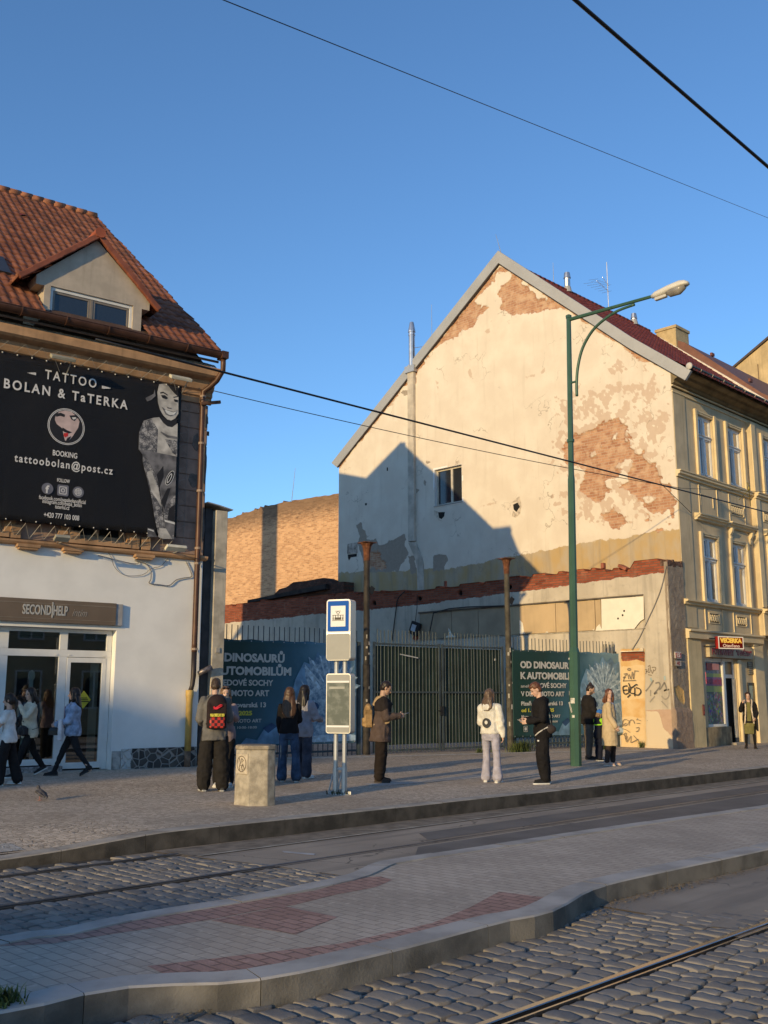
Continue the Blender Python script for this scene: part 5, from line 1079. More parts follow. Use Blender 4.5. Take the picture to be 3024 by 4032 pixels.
# antennas and pipes on the roof
def onridge(x): rr_ = (x - PCX) / 3987.0; return 22.83 * (1 + rr_) / (1 - rr_)
for sx, y0, y1, lb in [(2292, 1105, 1195, 'taller steel chimney pipe on the ridge left of the lamp head'), (2568, 1272, 1330, 'shorter steel chimney pipe on the ridge right of the aerial mast')]:
    X = onridge(sx); PR = Plane((0, 22.83), 0); t = thing('chimney_pipe', lb, 'chimney', (X, 22.83, 18.9), 0, 'steel chimney pipes on the ridge'); zt = PR(sx, y0)[1] - 18.9
    MB().tube([(0, 0, 0), (0, 0, zt - .25)], .13, 10).tube([(0, 0, zt - .25), (0, 0, zt - .2), (0, 0, zt)], [.16, .15, .12], 10).build('pipe', sp, t); MB().tube([(0, 0, -.15), (0, 0, .12)], [.2, .14], 10).build('collar', flash, t)
def rod(label, p0, p1, r=.012, cat='aerial'):
    o = MB().tube([(0, 0, 0), tuple(Vector(p1) - Vector(p0))], [r, r * .5], 5).build('lightning_rod', M('thin steel rod', (.42, .44, .47), .5, .4), None, loc=p0); tag(o, label, cat); return o
PR = Plane((0, 22.83), 0)
rod('leaning lightning rod on the gable peak', (GX + .1, 22.83, 19.05), (GX - .22, 22.83, 19.75), .014); X = onridge(2240); rod('thin upright rod on the ridge left of the first chimney pipe', (X, 22.9, 19), (X, 22.9, PR(2240, 1062)[1]), .014)
rod('thin rod standing on the rear slope beside the flue pipe', (GX + .3, 26.75, 15.9), (GX + .3, 26.75, 18.1), .014)
X = onridge(2477); am = thing('aerial_mast', 'tall thin aerial mast with two sideways antennas behind the lamp arm', 'aerial', (X, 23.0, 18.9)); zt = PR(2477, 1070)[1] - 18.9
MB().tube([(0, 0, 0), (0, 0, zt)], .022, 6).build('mast', sp, am)
m = MB()
for z_, l in ((1.25, 1.5), (.95, 2.1)):
    m.tube([(.05, -.02, z_ + .05), (-l * .8, -.5, z_ - .1)], .012, 4)
    for i in range(6): x = -l * .14 * i - .1; m.tube([(x, -.25, z_ - .02 - .01 * i), (x - .05, .22, z_ + .0)], .006, 4)
m.build('antenna', sp, am)
# ------------------------------------------------------------------ long lot wall in front of the gable (ruin of a demolished house)
lw = thing('lot_wall', 'long grey rendered wall with broken red brick top below the gable', 'wall', (LWX, GY, 0))
courses = [GY + .0]
NY, NZ = 520, 130
Yv = np.linspace(15.72, 47.0, NY + 1); topb = np.interp(Yv, [15.7, 16.4, 16.9, 17.0, 17.9, 18.4, 20, 22.3, 24.1, 24.3, 26.5, 28.3, 31.5, 34, 47], [6.02, 6.07, 6.05, 5.86, 5.92, 5.98, 5.95, 5.93, 5.90, 5.84, 5.86, 5.92, 6.05, 6.08, 6.05])
stepn = np.array([mnoise.noise(Vector((round(y / .27) * .61, 3.3, 0))) for y in Yv]); topb = np.round((topb + .09 * stepn * (Yv > 17)) / .08) * .08
vv = np.linspace(0, 1, NZ + 1); YY, VV = np.meshgrid(Yv, vv); TT = np.broadcast_to(topb, YY.shape); ZZ = VV * TT
P2 = np.stack([YY.ravel(), ZZ.ravel()], 1); P3 = np.stack([P2[:, 0], P2[:, 1], 0 * P2[:, 0] + 7], 1); f_mid = fbm(P3 * 2.6, 5); f_hi = fbm(P3 * 9, 4)
zb = np.interp(P2[:, 0], [15.7, 21.5, 26.5, 32, 47], [5.62, 5.44, 5.27, 5.24, 5.2]); a_br = P2[:, 1] - zb + .07 * f_mid + .05 * f_hi
door = [LW(*gF(385, 225)), LW(*gF(778, 225)), LW(*gF(800, 1830)), LW(*gF(395, 1830))]
f_lo = fbm(P3 * 1.2 + 11, 5)
a_br = np.where(P2[:, 1] > 4.3, a_br, -.4); a_door = poly_sd(P2, door) + .03 * f_mid
dtop = poly_sd(P2, [LW(*gF(385, 265)), LW(*gF(778, 275)), LW(*gF(765, 440)), LW(*gF(640, 395)), LW(*gF(560, 420)), LW(*gF(395, 430))]) + .02 * f_hi
a_br = np.maximum(a_br, dtop)
a_pale = poly_sd(P2, [LW(*gF(805, 1235)), LW(*gF(1000, 1260)), LW(*gF(1100, 1500)), LW(*gF(1240, 1700)), LW(*gF(1250, 1850)), LW(*gF(810, 1840))]) + .10 * f_mid
a_dpale = np.maximum(poly_sd(P2, [LW(*gF(395, 520)), LW(*gF(765, 500)), LW(*gF(785, 1030)), LW(*gF(400, 1080))]), poly_sd(P2, [LW(*gF(395, 1340)), LW(*gF(790, 1350)), LW(*gF(800, 1830)), LW(*gF(395, 1830))])) + .06 * f_mid
a_foot = poly_sd(P2, [LW(*gF(800, 1225)), LW(*gF(1240, 1215)), LW(*gF(1260, 1870)), LW(*gF(800, 1850))]) + .04 * f_mid
hl = np.zeros(len(P2)); 
for hy, hz in [(22.0, 5.62), (24.3, 5.58), (26.4, 5.52), (28.9, 5.5)]: hl = np.maximum(hl, np.clip(.10 - np.hypot(P2[:, 0] - hy, P2[:, 1] - hz) + .05 * f_hi, -.05, .1))
disp = .03 * np.clip(a_br * 12, 0, 1) + .05 * np.clip(a_door * 20, 0, 1) + .012 * f_mid - .02 * np.clip(a_foot * 10, 0, 1) + .2 * np.clip(hl * 20, 0, 1)
pan = (16.58, 26.42, 3.90, 4.95)
ins = (P2[:, 0] > pan[0]) & (P2[:, 0] < pan[1]) & (P2[:, 1] > pan[2] + .02 * f_hi) & (P2[:, 1] < pan[3]); disp = np.where(ins, .09, disp)
me = bpy.data.meshes.new('wall_face'); me.from_pydata([(float(d), float(p[0] - GY), float(p[1])) for p, d in zip(P2, disp)], [], [(j * (NY + 1) + i, (j + 1) * (NY + 1) + i, (j + 1) * (NY + 1) + i + 1, j * (NY + 1) + i + 1) for j in range(NZ) for i in range(NY)])
def _lot(nt, b, v, at):
    n2 = nz(nt, v, 5, 6, .65); nf = math_(nt, 'MULTIPLY', math_(nt, 'SUBTRACT', nz(nt, v, 16, 5, .7), .5), .06); e = lambda nm, w=.01: ramp(nt, math_(nt, 'ADD', at(nm), nf), -w, w)
    st = nz(nt, N(nt, 'ShaderNodeMapping', {'Vector': v, 'Scale': (1, 3, .22)}).outputs[0], 1.4, 5)
    c = mixc(nt, ramp(nt, nz(nt, v, .8, 5), .3, .7), (.46, .40, .32), (.59, .52, .42)); c = mixc(nt, math_(nt, 'MULTIPLY', ramp(nt, n2, .52, .75), .4), c, (.27, .24, .20)); c = mixc(nt, math_(nt, 'MULTIPLY', ramp(nt, st, .5, .68), .35), c, (.24, .215, .18))
    c = mixc(nt, e('foot'), c, mixc(nt, n2, (.38, .255, .19), (.53, .38, .28))); c = mixc(nt, e('pale'), c, (.60, .50, .37))
    dr = mixc(nt, ramp(nt, nz(nt, v, 3, 5), .35, .7), (.58, .36, .15), (.64, .46, .25)); c = mixc(nt, e('door'), c, dr); c = mixc(nt, math_(nt, 'MULTIPLY', e('dpale'), .75), c, mixc(nt, n2, (.62, .43, .22), (.72, .58, .38)))
    p = sw(nt, v, 'yz'); t = N(nt, 'ShaderNodeTexBrick', {'Vector': p, 'Color1': (.215, .052, .026, 1), 'Color2': (.37, .105, .055, 1), 'Mortar': (.165, .10, .072, 1), 'Scale': 1.0, 'Mortar Size': .012, 'Mortar Smooth': .3, 'Brick Width': .29, 'Row Height': .08})
    bk = mixc(nt, math_(nt, 'MULTIPLY', ramp(nt, n2, .5, .72), .5), t.outputs[0], (.12, .055, .04)); bk = mixc(nt, math_(nt, 'MULTIPLY', ramp(nt, nz(nt, v, 2.1, 4), .55, .75), .5), bk, (.36, .20, .13)); eb = e('br'); c = mixc(nt, eb, c, bk); c = mixc(nt, ramp(nt, at('hl'), .0, .03), c, (.02, .015, .012))
    nt.links.new(c, b.inputs['Base Color']); b.inputs['Roughness'].default_value = .93; b.inputs['Specular IOR Level'].default_value = .15
    bump(nt, b, math_(nt, 'SUBTRACT', math_(nt, 'MULTIPLY', nz(nt, v, 24, 5, .7), .5), math_(nt, 'MULTIPLY', math_(nt, 'ADD', t.outputs[1], .5), eb)), .7, .02)
me.materials.append(attrmat('rendered ruin wall', _lot))
for nm, arr in (('br', a_br), ('door', a_door), ('pale', a_pale), ('dpale', a_dpale), ('foot', a_foot), ('hl', hl)): setattr_f(me, nm, np.clip(arr, -.5, .5))
me.polygons.foreach_set('use_smooth', [True] * len(me.polygons)); me.update(); link('wall_face', me, lw)
red_br = brickmat('broken red brick', (.215, .052, .026), (.37, .105, .055), (.165, .10, .072), 'xy', .29, .15)
m = MB()
for i in range(NY): m.add([(-.005, Yv[i] - GY, topb[i] - .001), (-.005, Yv[i + 1] - GY, topb[i + 1] - .001), (1.0, Yv[i + 1] - GY, topb[i + 1] + .02), (1.0, Yv[i] - GY, topb[i] + .02)], [(0, 1, 2, 3)])
m.build('wall_top', red_br, lw)
# street end of the wall
xs_ = np.linspace(0, 1.02, 60); zs_ = np.linspace(0, 5.95, 220); XX, Z2 = np.meshgrid(xs_, zs_); P3 = np.stack([XX.ravel() * 1.0, Z2.ravel(), 0 * XX.ravel() + 23], 1); f1 = fbm(P3 * 2.5, 5); f2 = fbm(P3 * 9, 4)
yel_sd = poly_sd(P3[:, :2], [(.02, 2.05), (.35, 2.12), (.62, 1.95), (.70, 1.6), (.62, 1.52), (.3, 1.62), (.08, 1.85)]) + .05 * f1; low = 1.42 - P3[:, 1] + .06 * f1
dy = -.05 - .05 * np.clip(low * 8, 0, 1) - .012 * f1 - .012 * f2 + .03 * np.clip(yel_sd * 20, 0, 1) - .12 * np.clip((P3[:, 0] - .75) * 2, 0, 1) * 0
dy = dy.reshape(220, 60); dy[:, 0] = .06; dy = dy.ravel()
me = bpy.data.meshes.new('street_end'); me.from_pydata([(float(x - .012), float(y), float(z)) for x, z, y in zip(P3[:, 0], P3[:, 1], dy)], [], [(j * 60 + i, j * 60 + i + 1, (j + 1) * 60 + i + 1, (j + 1) * 60 + i) for j in range(219) for i in range(59)])
def _end(nt, b, v, at):
    n2 = nz(nt, v, 7, 6, .7); nf = math_(nt, 'MULTIPLY', math_(nt, 'SUBTRACT', n2, .5), .1); c = mixc(nt, ramp(nt, nz(nt, v, 2, 5), .3, .7), (.26, .205, .155), (.36, .295, .225)); c = mixc(nt, math_(nt, 'MULTIPLY', ramp(nt, n2, .55, .7), .6), c, (.17, .13, .10))
    c = mixc(nt, ramp(nt, math_(nt, 'ADD', at('low'), nf), -.02, .02), c, mixc(nt, n2, (.22, .15, .115), (.42, .32, .24))); c = mixc(nt, ramp(nt, math_(nt, 'ADD', at('yel'), nf), -.01, .02), c, mixc(nt, n2, (.52, .33, .11), (.58, .40, .19)))
    nt.links.new(c, b.inputs['Base Color']); b.inputs['Roughness'].default_value = .95; bump(nt, b, nz(nt, v, 28, 6, .75), .9, .025)
me.materials.append(attrmat('rough end render', _end)); setattr_f(me, 'low', np.clip(low, -.5, .5)); setattr_f(me, 'yel', np.clip(yel_sd, -.5, .5)); me.polygons.foreach_set('use_smooth', [True] * len(me.polygons)); me.update(); link('street_end', me, lw)
q = random.Random(3); m = MB()
for i in range(9): x = .02 + i * .11; m.box(x, -.06, 5.86 + q.uniform(-.05, .02), x + .09, .2, 6.03 + q.uniform(-.06, .03))
m.build('loose_bricks', M('sooty bricks', (.13, .075, .055), .95, var=.5, vs=9), lw)
m = MB(); m.box(.05, 18.05 - GY, 5.95, .2, 18.16 - GY, 6.14); m.obox((.02, 17.25 - GY, 5.90), (.3, .32, .10), Matrix.Rotation(.5, 3, 'X')); m.box(.02, 25.02 - GY, 5.9, .12, 25.1 - GY, 6.1)
m.build('loose_bricks', M('single brick', (.30, .10, .06), .95, var=.3), lw, bevel=.01)
# boards in the long recess
tan = M('tan panel board', (.50, .365, .215), .85, var=.10, vs=1.0, streak=.2); m = MB()
ysep = [LW(*gE(808, 600))[0], LW(*gE(755, 600))[0], LW(*gE(410, 600))[0], 22.1, 23.45, 24.75, 26.38]
for i in range(len(ysep) - 1):
    m = MB(); m.box(.035, ysep[i] + .012 - GY, 3.93, .07, ysep[i + 1] - .012 - GY, 4.92); m.build('panel_board', tan if i < 3 else M('grey tan panel', (.36, .28, .19), .9, var=.15, vs=1.2), lw)
wpoly = [LW(*gE(810, 463)), LW(*gE(1178, 438)), LW(*gE(1182, 635)), LW(*gE(1150, 655)), LW(*gE(1125, 685)), LW(*gE(1095, 725)), LW(*gE(760, 742)), LW(*gE(770, 705)), LW(*gE(795, 680)), LW(*gE(815, 725))]
wbm = M('white panel board', (.78, .72, .60), .7, var=.04)
MB().slab([(y - GY, z) for y, z in wpoly], .012, .034, ax='yz').build('white_board', wbm, lw)
m = MB()
for a, c in ((1010, 565), (997, 602), (957, 631)): y, z = LW(*gE(a, c)); m.ball((.012, y - GY, z), (.01, .035, .035), 8, 5)
m.build('stain_spot', dark_void, lw)
for pts in ([(98, 645), (125, 670), (142, 765), (100, 765)], [(320, 752), (340, 745), (350, 755)], [(735, 728), (742, 722), (748, 738)]): MB().slab([(y - GY, z) for y, z in [LW(*gE(*p)) for p in pts]], .012, .034, ax='yz').build('board_scrap', wbm, lw)
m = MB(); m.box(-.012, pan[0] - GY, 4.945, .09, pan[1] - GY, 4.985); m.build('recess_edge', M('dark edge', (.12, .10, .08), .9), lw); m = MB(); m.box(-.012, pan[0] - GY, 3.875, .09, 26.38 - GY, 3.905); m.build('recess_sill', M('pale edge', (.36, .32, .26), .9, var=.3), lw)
# bricked doorway head ledge
p = [LW(*gF(395, 262)), LW(*gF(700, 255)), LW(*gF(730, 215)), LW(*gF(770, 220)), LW(*gF(770, 268)), LW(*gF(600, 275)), LW(*gF(395, 280))]; MB().slab([(y - GY, z) for y, z in p], -.06, .04, ax='yz').build('doorway_ledge', M('pale ledge', (.62, .52, .38), .9, var=.3), lw)
# graffiti tags as sprayed strokes
def spray(strokes, zf, w, mat, pl=LW, off=-.012):
    m = MB()
    for st in strokes:
        if len(st) > 2: st = [(p.x, p.y) for p in catmull(st, 5)]
        pts = [pl(*zf(*p)) for p in st]; V = [Vector((p[0] - GY, p[1], 0)) for p in pts]; L_ = offs(V, w / 2); R_ = offs(V, -w / 2)
        vs = [(off, p.x, p.y) for p in L_] + [(off, p.x, p.y) for p in R_]; n = len(V); m.add(vs, [(i, i + 1, n + i + 1, n + i) for i in range(n - 1)])
    return m.build('graffiti', mat, lw)
ink = M('black spray paint', (.03, .025, .022), .7); ink2 = M('faded spray paint', (.19, .15, .11), .8); gry = M('grey spray haze', (.21, .19, .165), .85); blu = M('pale blue spray', (.28, .36, .37), .85)
spray([[(500, 830), (430, 850), (450, 960), (520, 950)], [(430, 905), (500, 895)], [(525, 850), (520, 945)], [(520, 785), (560, 860), (640, 810), (665, 820)], [(560, 860), (545, 940), (620, 960)], [(640, 860), (700, 880), (720, 930), (680, 980), (620, 970)], [(500, 1020), (550, 970)], [(620, 860), (620, 1000)]], gF, .035, ink)
spray([[(440, 640), (500, 630), (430, 700), (470, 690)], [(430, 760), (450, 690)], [(510, 650), (520, 720)], [(530, 640), (560, 720), (580, 600), (600, 720)], [(620, 580), (600, 720)], [(620, 585), (680, 590)], [(500, 560), (520, 545), (550, 550), (545, 570), (510, 575), (500, 560)], [(430, 750), (640, 740)]], gF, .02, ink2)
spray([[(420, 1500), (430, 1400), (480, 1380), (530, 1420), (470, 1480), (430, 1470), (480, 1440)], [(530, 1480), (540, 1400), (590, 1390), (620, 1450)], [(650, 1390), (670, 1360)], [(660, 1380), (720, 1400)], [(650, 1440), (710, 1445)], [(420, 1530), (480, 1550), (540, 1590)], [(430, 1630), (480, 1600), (470, 1700)], [(450, 1620), (480, 1740)], [(500, 1650), (490, 1750), (560, 1650), (550, 1760)], [(560, 1760), (680, 1700)], [(600, 1640), (690, 1740)], [(640, 1520), (690, 1510), (680, 1560), (640, 1580)]], gF, .018, ink2)
spray([[(900, 1320), (830, 1400), (905, 1390), (850, 1450), (890, 1460)], [(850, 1500), (900, 1480), (930, 1520), (880, 1540), (850, 1500)], [(850, 1560), (900, 1600), (910, 1610), (940, 1500)], [(870, 1560), (960, 1500)]], gF, .03, ink)
spray([[(790, 570), (820, 570), (800, 640)], [(800, 600), (830, 600)], [(840, 520), (870, 500), (870, 600), (840, 610), (850, 540)], [(890, 570), (910, 630), (930, 560)], [(900, 530), (960, 530), (960, 570), (930, 590)], [(840, 650), (900, 660)]], gF, .022, ink2)
spray([[(930, 740), (860, 850), (800, 920)], [(960, 790), (1020, 780), (1030, 850), (940, 960), (990, 940)], [(1110, 770), (1050, 870), (1020, 890)], [(1110, 780), (1140, 880), (1100, 910), (1180, 890)]], gF, .05, gry)
spray([[(880, 900), (880, 1000)], [(950, 1000), (870, 1100)], [(1060, 1000), (1120, 1050), (1180, 1000), (1180, 880)], [(1060, 1080), (1160, 1190)]], gF, .045, M('thin grey spray', (.29, .26, .22), .85))
spray([[(1110, 670), (1115, 740)], [(880, 700), (900, 760)]], gF, .06, blu)
# cable and box hanging on the wall
c_ = MB(); P_ = [LW(*gE(x, y)) for x, y in [(1385, 175), (1345, 350), (1290, 500), (1215, 660), (1150, 800), (1085, 905)]]; c_.tube(catmull([(LWX - .05, y, z) for y, z in P_], 4), .014, 5); o = c_.build('cable', M('pale cable', (.30, .26, .21), .7), None); tag(o, 'pale cable slanting down the right end of the grey lot wall', 'cable')
P_ = [LW(*gT(x, y)) for x, y in [(640, 975), (590, 1030), (575, 1120), (560, 1240), (548, 1330)]]; o = MB().tube(catmull([(LWX - .05, y, z) for y, z in P_], 4), .022, 5).build('cable', M('dark cable', (.035, .03, .028), .7), None); tag(o, 'dark cable hanging down the shaded lot wall right of the tram sign', 'cable')
P_ = [LW(*gT(x, y)) for x, y in [(1360, 1080), (1100, 1088), (965, 1100), (850, 1132), (830, 1230), (815, 1300)]]; o = MB().tube([(LWX - .06, y, z) for y, z in P_], .022, 5).build('cable', M('dark cable 2', (.035, .03, .028), .7), None); tag(o, 'dark cable running level then bending down beside the hanging box', 'cable')
y, z = LW(*gT(730, 1245)); bx = thing('hanging_box', 'black junction box dangling crooked on the shaded lot wall', 'junction box', (LWX - .16, y, z), R(12))
MB().obox((0, 0, 0), (.16, .42, .50), Matrix.Rotation(.35, 3, 'X')).build('case', black, bx, bevel=.02); MB().obox((-.085, .03, .02), (.01, .2, .26), Matrix.Rotation(.35, 3, 'X')).build('faceplate', M('pale faceplate', (.45, .47, .5), .5), bx); MB().tube([(0, 0, .2), (.04, -.06, .8), (.08, -.05, 1.3)], .012, 5).build('lead', black, bx)
MB().slab([(.0, -.1), (.12, .0), (.06, .2), (-.08, .16), (-.14, .02)], .1, .14, ax='yz').build('brick_hole', M('red brick scar', (.30, .085, .05), .9), bx, loc=(0, .05, -.38))
o = MB().slab([(0, 0), (.12, .02), (.36, .32), (.30, .05), (.45, .02), (.5, -.03), (.0, -.04)], -.01, .01, ax='yz').build('torn_board', wbm, None, loc=(LWX - .05, LW(*gT(1010, 1300))[0], LW(*gT(1010, 1300))[1])); tag(o, 'torn white scrap of board leaning on the lot wall above the gate', 'board')
# house number plates on the street end
for (a, c, d, e), txt, lb, colr, tcol in [((1250, 275, 1360, 390), '15', 'red house number plate 15 on the rough wall end', (.42, .035, .03), (.75, .68, .6)), ((1250, 405, 1360, 522), '40', 'pale framed house number plate 40 below the red plate', (.52, .42, .33), (.30, .06, .04))]:
    u0, z1 = Plane((0, GY - .07), 0)(*gF(a, c)); u1, z0 = Plane((0, GY - .07), 0)(*gF(d, e)); t = thing('number_plate', lb, 'house number', (u0, GY - .125, z0), 0, 'house number plates'); w_, h_ = u1 - u0, z1 - z0
    MB().box(0, 0, 0, w_, .03, h_).build('plate', M('plate rim', (.62, .55, .46) if txt == '15' else (.14, .11, .09), .5), t, bevel=.02); MB().box(.03, -.006, .03, w_ - .03, -.001, h_ - .03).build('plate_face', M('plate face', colr, .4), t); words(txt, h_ * .75, M('plate digits', tcol, .5), t, w_ * .24, h_ * .25, -.008, bold=.006, fit=w_ * .52)
# broken brick heap with a beam on top of the wall, behind it the long brick firewall
fz = zoomed(750, 1300, .4971); RB = Plane((LWX + .3, 0), 90)
t = thing('ruin_heap', 'broken dark brick heap under a slanting old beam on top of the lot wall', 'brick heap', (LWX + .3, GY, 0))
p = [RB(*fz(*a)) for a in [(560, 2180), (690, 2050), (745, 2035), (800, 1995), (900, 1985), (1040, 1960), (1075, 1975), (1100, 2000), (1200, 1990), (1200, 2180)]]; 
MB().slab([(y - GY, z) for y, z in p], .1, .7, ax='yz').build('brick_heap', brickmat('sooty ruin brick', (.085, .04, .028), (.17, .07, .045), (.09, .07, .055), 'yz', .28, .08, dirt=.6), t)
a = RB(*fz(468, 2140)); b_ = RB(*fz(1088, 2015)); MB().slab([(a[0] - GY, a[1] - .12), (a[0] - GY, a[1]), (b_[0] - GY, b_[1] + .02), (b_[0] - GY, b_[1] - .2)], -.12, .08, ax='yz').build('beam', M('charred beam', (.035, .026, .022), .9, var=.4), t)
fw = thing('brick_firewall', 'bare sunlit brick firewall standing far behind the lot wall', 'wall', (36, 0, 0))
def _fw(nt, b, v, at):
    p = sw(nt, v, 'yz'); t_ = N(nt, 'ShaderNodeTexBrick', {'Vector': p, 'Color1': (.46, .24, .115, 1), 'Color2': (.68, .40, .21, 1), 'Mortar': (.60, .41, .25, 1), 'Scale': 1.0, 'Mortar Size': .014, 'Mortar Smooth': .5, 'Brick Width': .32, 'Row Height': .10})
    n2 = nz(nt, N(nt, 'ShaderNodeMapping', {'Vector': v, 'Scale': (1, .45, 1.6)}).outputs[0], 5, 6, .7); c = mixc(nt, math_(nt, 'MULTIPLY', ramp(nt, n2, .54, .68), .75), t_.outputs[0], (.20, .095, .05)); z_ = N(nt, 'ShaderNodeSeparateXYZ', {0: v}).outputs[2]
    c = mixc(nt, math_(nt, 'MULTIPLY', ramp(nt, math_(nt, 'ADD', z_, math_(nt, 'MULTIPLY', n2, 2.2)), 12.2, 13.6), .75), c, (.11, .07, .045)); nt.links.new(c, b.inputs['Base Color']); b.inputs['Roughness'].default_value = .95; bump(nt, b, n2, .9, .05)
m = MB(); pts = [(30, 12.6), (39.5, 12.72), (44, 12.88), (46.2, 12.85), (47.5, 12.75), (50.2, 12.55), (56, 12.3)]; fine = []
for i in range(300): y = 30 + 26 * i / 299; fine.append((y, float(np.interp(y, [p[0] for p in pts], [p[1] for p in pts])) + .07 * mnoise.noise(Vector((y * 1.7, 0, 0))) + .10 * round(mnoise.noise(Vector((y * 4.1, 3, 0))) * 1.4)))
m.slab(fine + [(56, 0), (30, 0)], 0, 1.2, ax='yz'); m.build('masonry', attrmat('weathered orange brick', _fw), fw)
rod('thin leaning rod on top of the far brick firewall', (36.3, 43.9, 12.8), (36.3, 43.6, 14.85), .022)
# neighbours beyond the gable house
nb = thing('neighbour_house', 'ochre house beyond the red roof with orange brick gable edge and brown metal coping', 'house', (40.6, GY, 0))
nbm = brickmat('orange neighbour brick', (.50, .26, .11), (.60, .35, .17), (.50, .34, .2), 'yz', .3, .09)
m = MB(); m.slab([(-.3, 0), (-.3, 12.0), (1.4, 13.9), (6.3, 18.3), (15, 12), (15, 0)], .0, 14, ax='yz'); m.build('wall', nbm, nb)
m = MB(); m.slab([(-.9, 12.75), (1.85, 14.6), (5.25, 17.75), (6.3, 18.35), (6.3, 17.75), (5.6, 17.45), (1.95, 14.15), (-.8, 12.25)], -.08, 14.1, ax='yz'); m.build('coping', M('brown metal coping', (.17, .075, .05), .6, var=.1), nb)
m = MB(); m.slab([(-.7, 12.42), (1.5, 14.14), (5.3, 17.35), (6.3, 18.2), (6.3, 17.9), (5.3, 17.05), (1.5, 13.84), (-.7, 12.1)], -.42, -.081, ax='yz'); m.build('white_flashing', M('white flashing', (.66, .60, .52), .6), nb)
m = MB(); m.box(-.2, 5.6, 16.5, 1.0, 6.6, 18.55); m.box(-.25, 5.55, 18.55, 1.05, 6.65, 18.68); m.build('chimney', M('ochre chimney render', (.46, .35, .19), .9), nb); 
for x, y, z in ((.4, 4.2, 17.0), (.6, 2.6, 15.45), (.3, .8, 14.0)): MB().box(x, y, z, x + .25, y + .1, z + .14).build('roof_vent', M('small red vent', (.16, .06, .045), .7), nb)
fh = thing('far_house', 'tall ochre house gable at the right picture edge behind the brown coping', 'house', (62, 0, 0))
m = MB(); m.slab([(29.0, 0), (29.0, 23.3), (26.24, 24.85), (19.5, 28.7), (11, 24), (11, 0)], 0, 12, ax='yz'); m.build('wall', M('stained far plaster', (.50, .37, .20), .9, var=.2, vs=.8, streak=.5), fh)
m = MB(); m.slab([(29.3, 23.15), (29.3, 23.3), (19.5, 28.9), (10.7, 24), (10.7, 23.85), (19.5, 28.7)], -.15, 12.2, ax='yz'); m.build('roof', M('dark far roof', (.08, .06, .05), .8), fh)
m = MB(); m.box(-.03, 27.0, 21.0, -.001, 27.06, 23.4); m.build('wall_crack', M('dark crack', (.2, .14, .08), .9), fh)

# ------------------------------------------------------------------ houses outside the picture: they shade the foreground and show in the panes
def block(name, label, x0, x1, y0, y1, h, az, col, floors, bay, side, rise=2.5):
    t = thing(name, label, 'house', (x0, y0, 0)); w_, d_ = x1 - x0, y1 - y0
    MB().box(0, 0, 0, w_, d_, h).build('wall', M(label[:18] + ' plaster', col, .9, var=.12, vs=.6), t); MB().slab([(-.5, h), (d_ / 2, h + rise), (d_ + .5, h)], -.3, w_ + .3, ax='yz').build('roof', M('plain red roof', (.2, .07, .045), .8), t)
    proto = None; wl = M('block window frame', (.6, .58, .54), .5)
    for fl in range(floors):
        for i in range(int(w_ / bay)):
            x = (i + .5) * bay; z = 1.2 + fl * 3.2
            if proto is None:
                f = MB(); f.box(-.6, -.06, 0, -.52, .0, 1.8); f.box(.52, -.06, 0, .6, 0, 1.8); f.box(-.52, -.06, 1.72, .52, 0, 1.8); f.box(-.52, -.06, 0, .52, 0, .08); f.box(-.04, -.06, .08, .04, 0, 1.72); proto = f.build('window', wl, t)
                MB().box(-.52, -.03, .08, .52, -.02, 1.72).build('pane', pane_dark, proto); o = proto
            else: o = dup(proto, t)
            o.location = (x, d_ + .001 if side > 0 else -.001, z); o.rotation_euler = (0, 0, math.pi if side > 0 else 0)
    return t
block('apartment_building', 'ochre apartment block on the near side of the street behind the viewer', 9, 52, -22, -9, 14, 0, (.42, .33, .20), 4, 3.0, 1)
block('corner_block', 'grey apartment block far down the street on the near side', -58, -42, -4.1, .4, 9.0, 0, (.36, .33, .30), 2, 3.0, 1, .6)
block('square_block', 'tall pale house at the far end of the street to the left', -92, -80, -1.2, 16, 19.5, 0, (.45, .42, .38), 5, 3.0, -1)
# ------------------------------------------------------------------ fence, gate, banners (frame: x along the fence, y inwards)
FO, FA = (28.28, 17.7), -9.7
FF = Plane(FO, FA)
fgreen = M('weathered green grey steel', (.062, .080, .088), .6, .2, var=.25, vs=3); fdark = M('dark green sheet', (.018, .035, .028), .6, var=.3, vs=1.2)
def fence_thing(name, label, cat, group=None): return thing(name, label, cat, (FO[0], FO[1], 0), R(FA), group)
def pickets(m, x0, x1, z0, z1, sp, seed=0, mess=0.0):
    q = random.Random(seed); x = x0
    while x < x1:
        t = q.gauss(0, .006 + mess); m.tube([(x, 0, z0), (x + t, q.gauss(0, .004), z1 + q.uniform(-.01, .02))], .0125, 6); x += sp
FZ = .24
def panel(name, label, x0, x1, mess_end=False):
    t = fence_thing(name, label, 'fence', 'railing panels of the lot fence'); m = MB()
    for z in (FZ + .12, 3.08): m.box(x0, -.02, z, x1, .02, z + .05)
    m.build('rail', fgreen, t); m = MB(); pickets(m, x0 + .08, x1, FZ + .03, 3.50, .148, 5)
    if mess_end: pickets(m, x1 - .55, x1 + .05, 2.4, 3.42, .07, 8, .06)
    m.build('picket', fgreen, t)
    for x in (x0, x1): m = MB(); m.box(x - .04, -.04, FZ - .1, x + .04, .04, 3.2); m.build('fence_post', fgreen, t)
    return t
panel('fence_panel', 'grey green railing panel behind the left show banner', -15.6, -9.98)
panel('fence_panel', 'grey green railing panel behind the right show banner', -4.50, -.03, True)
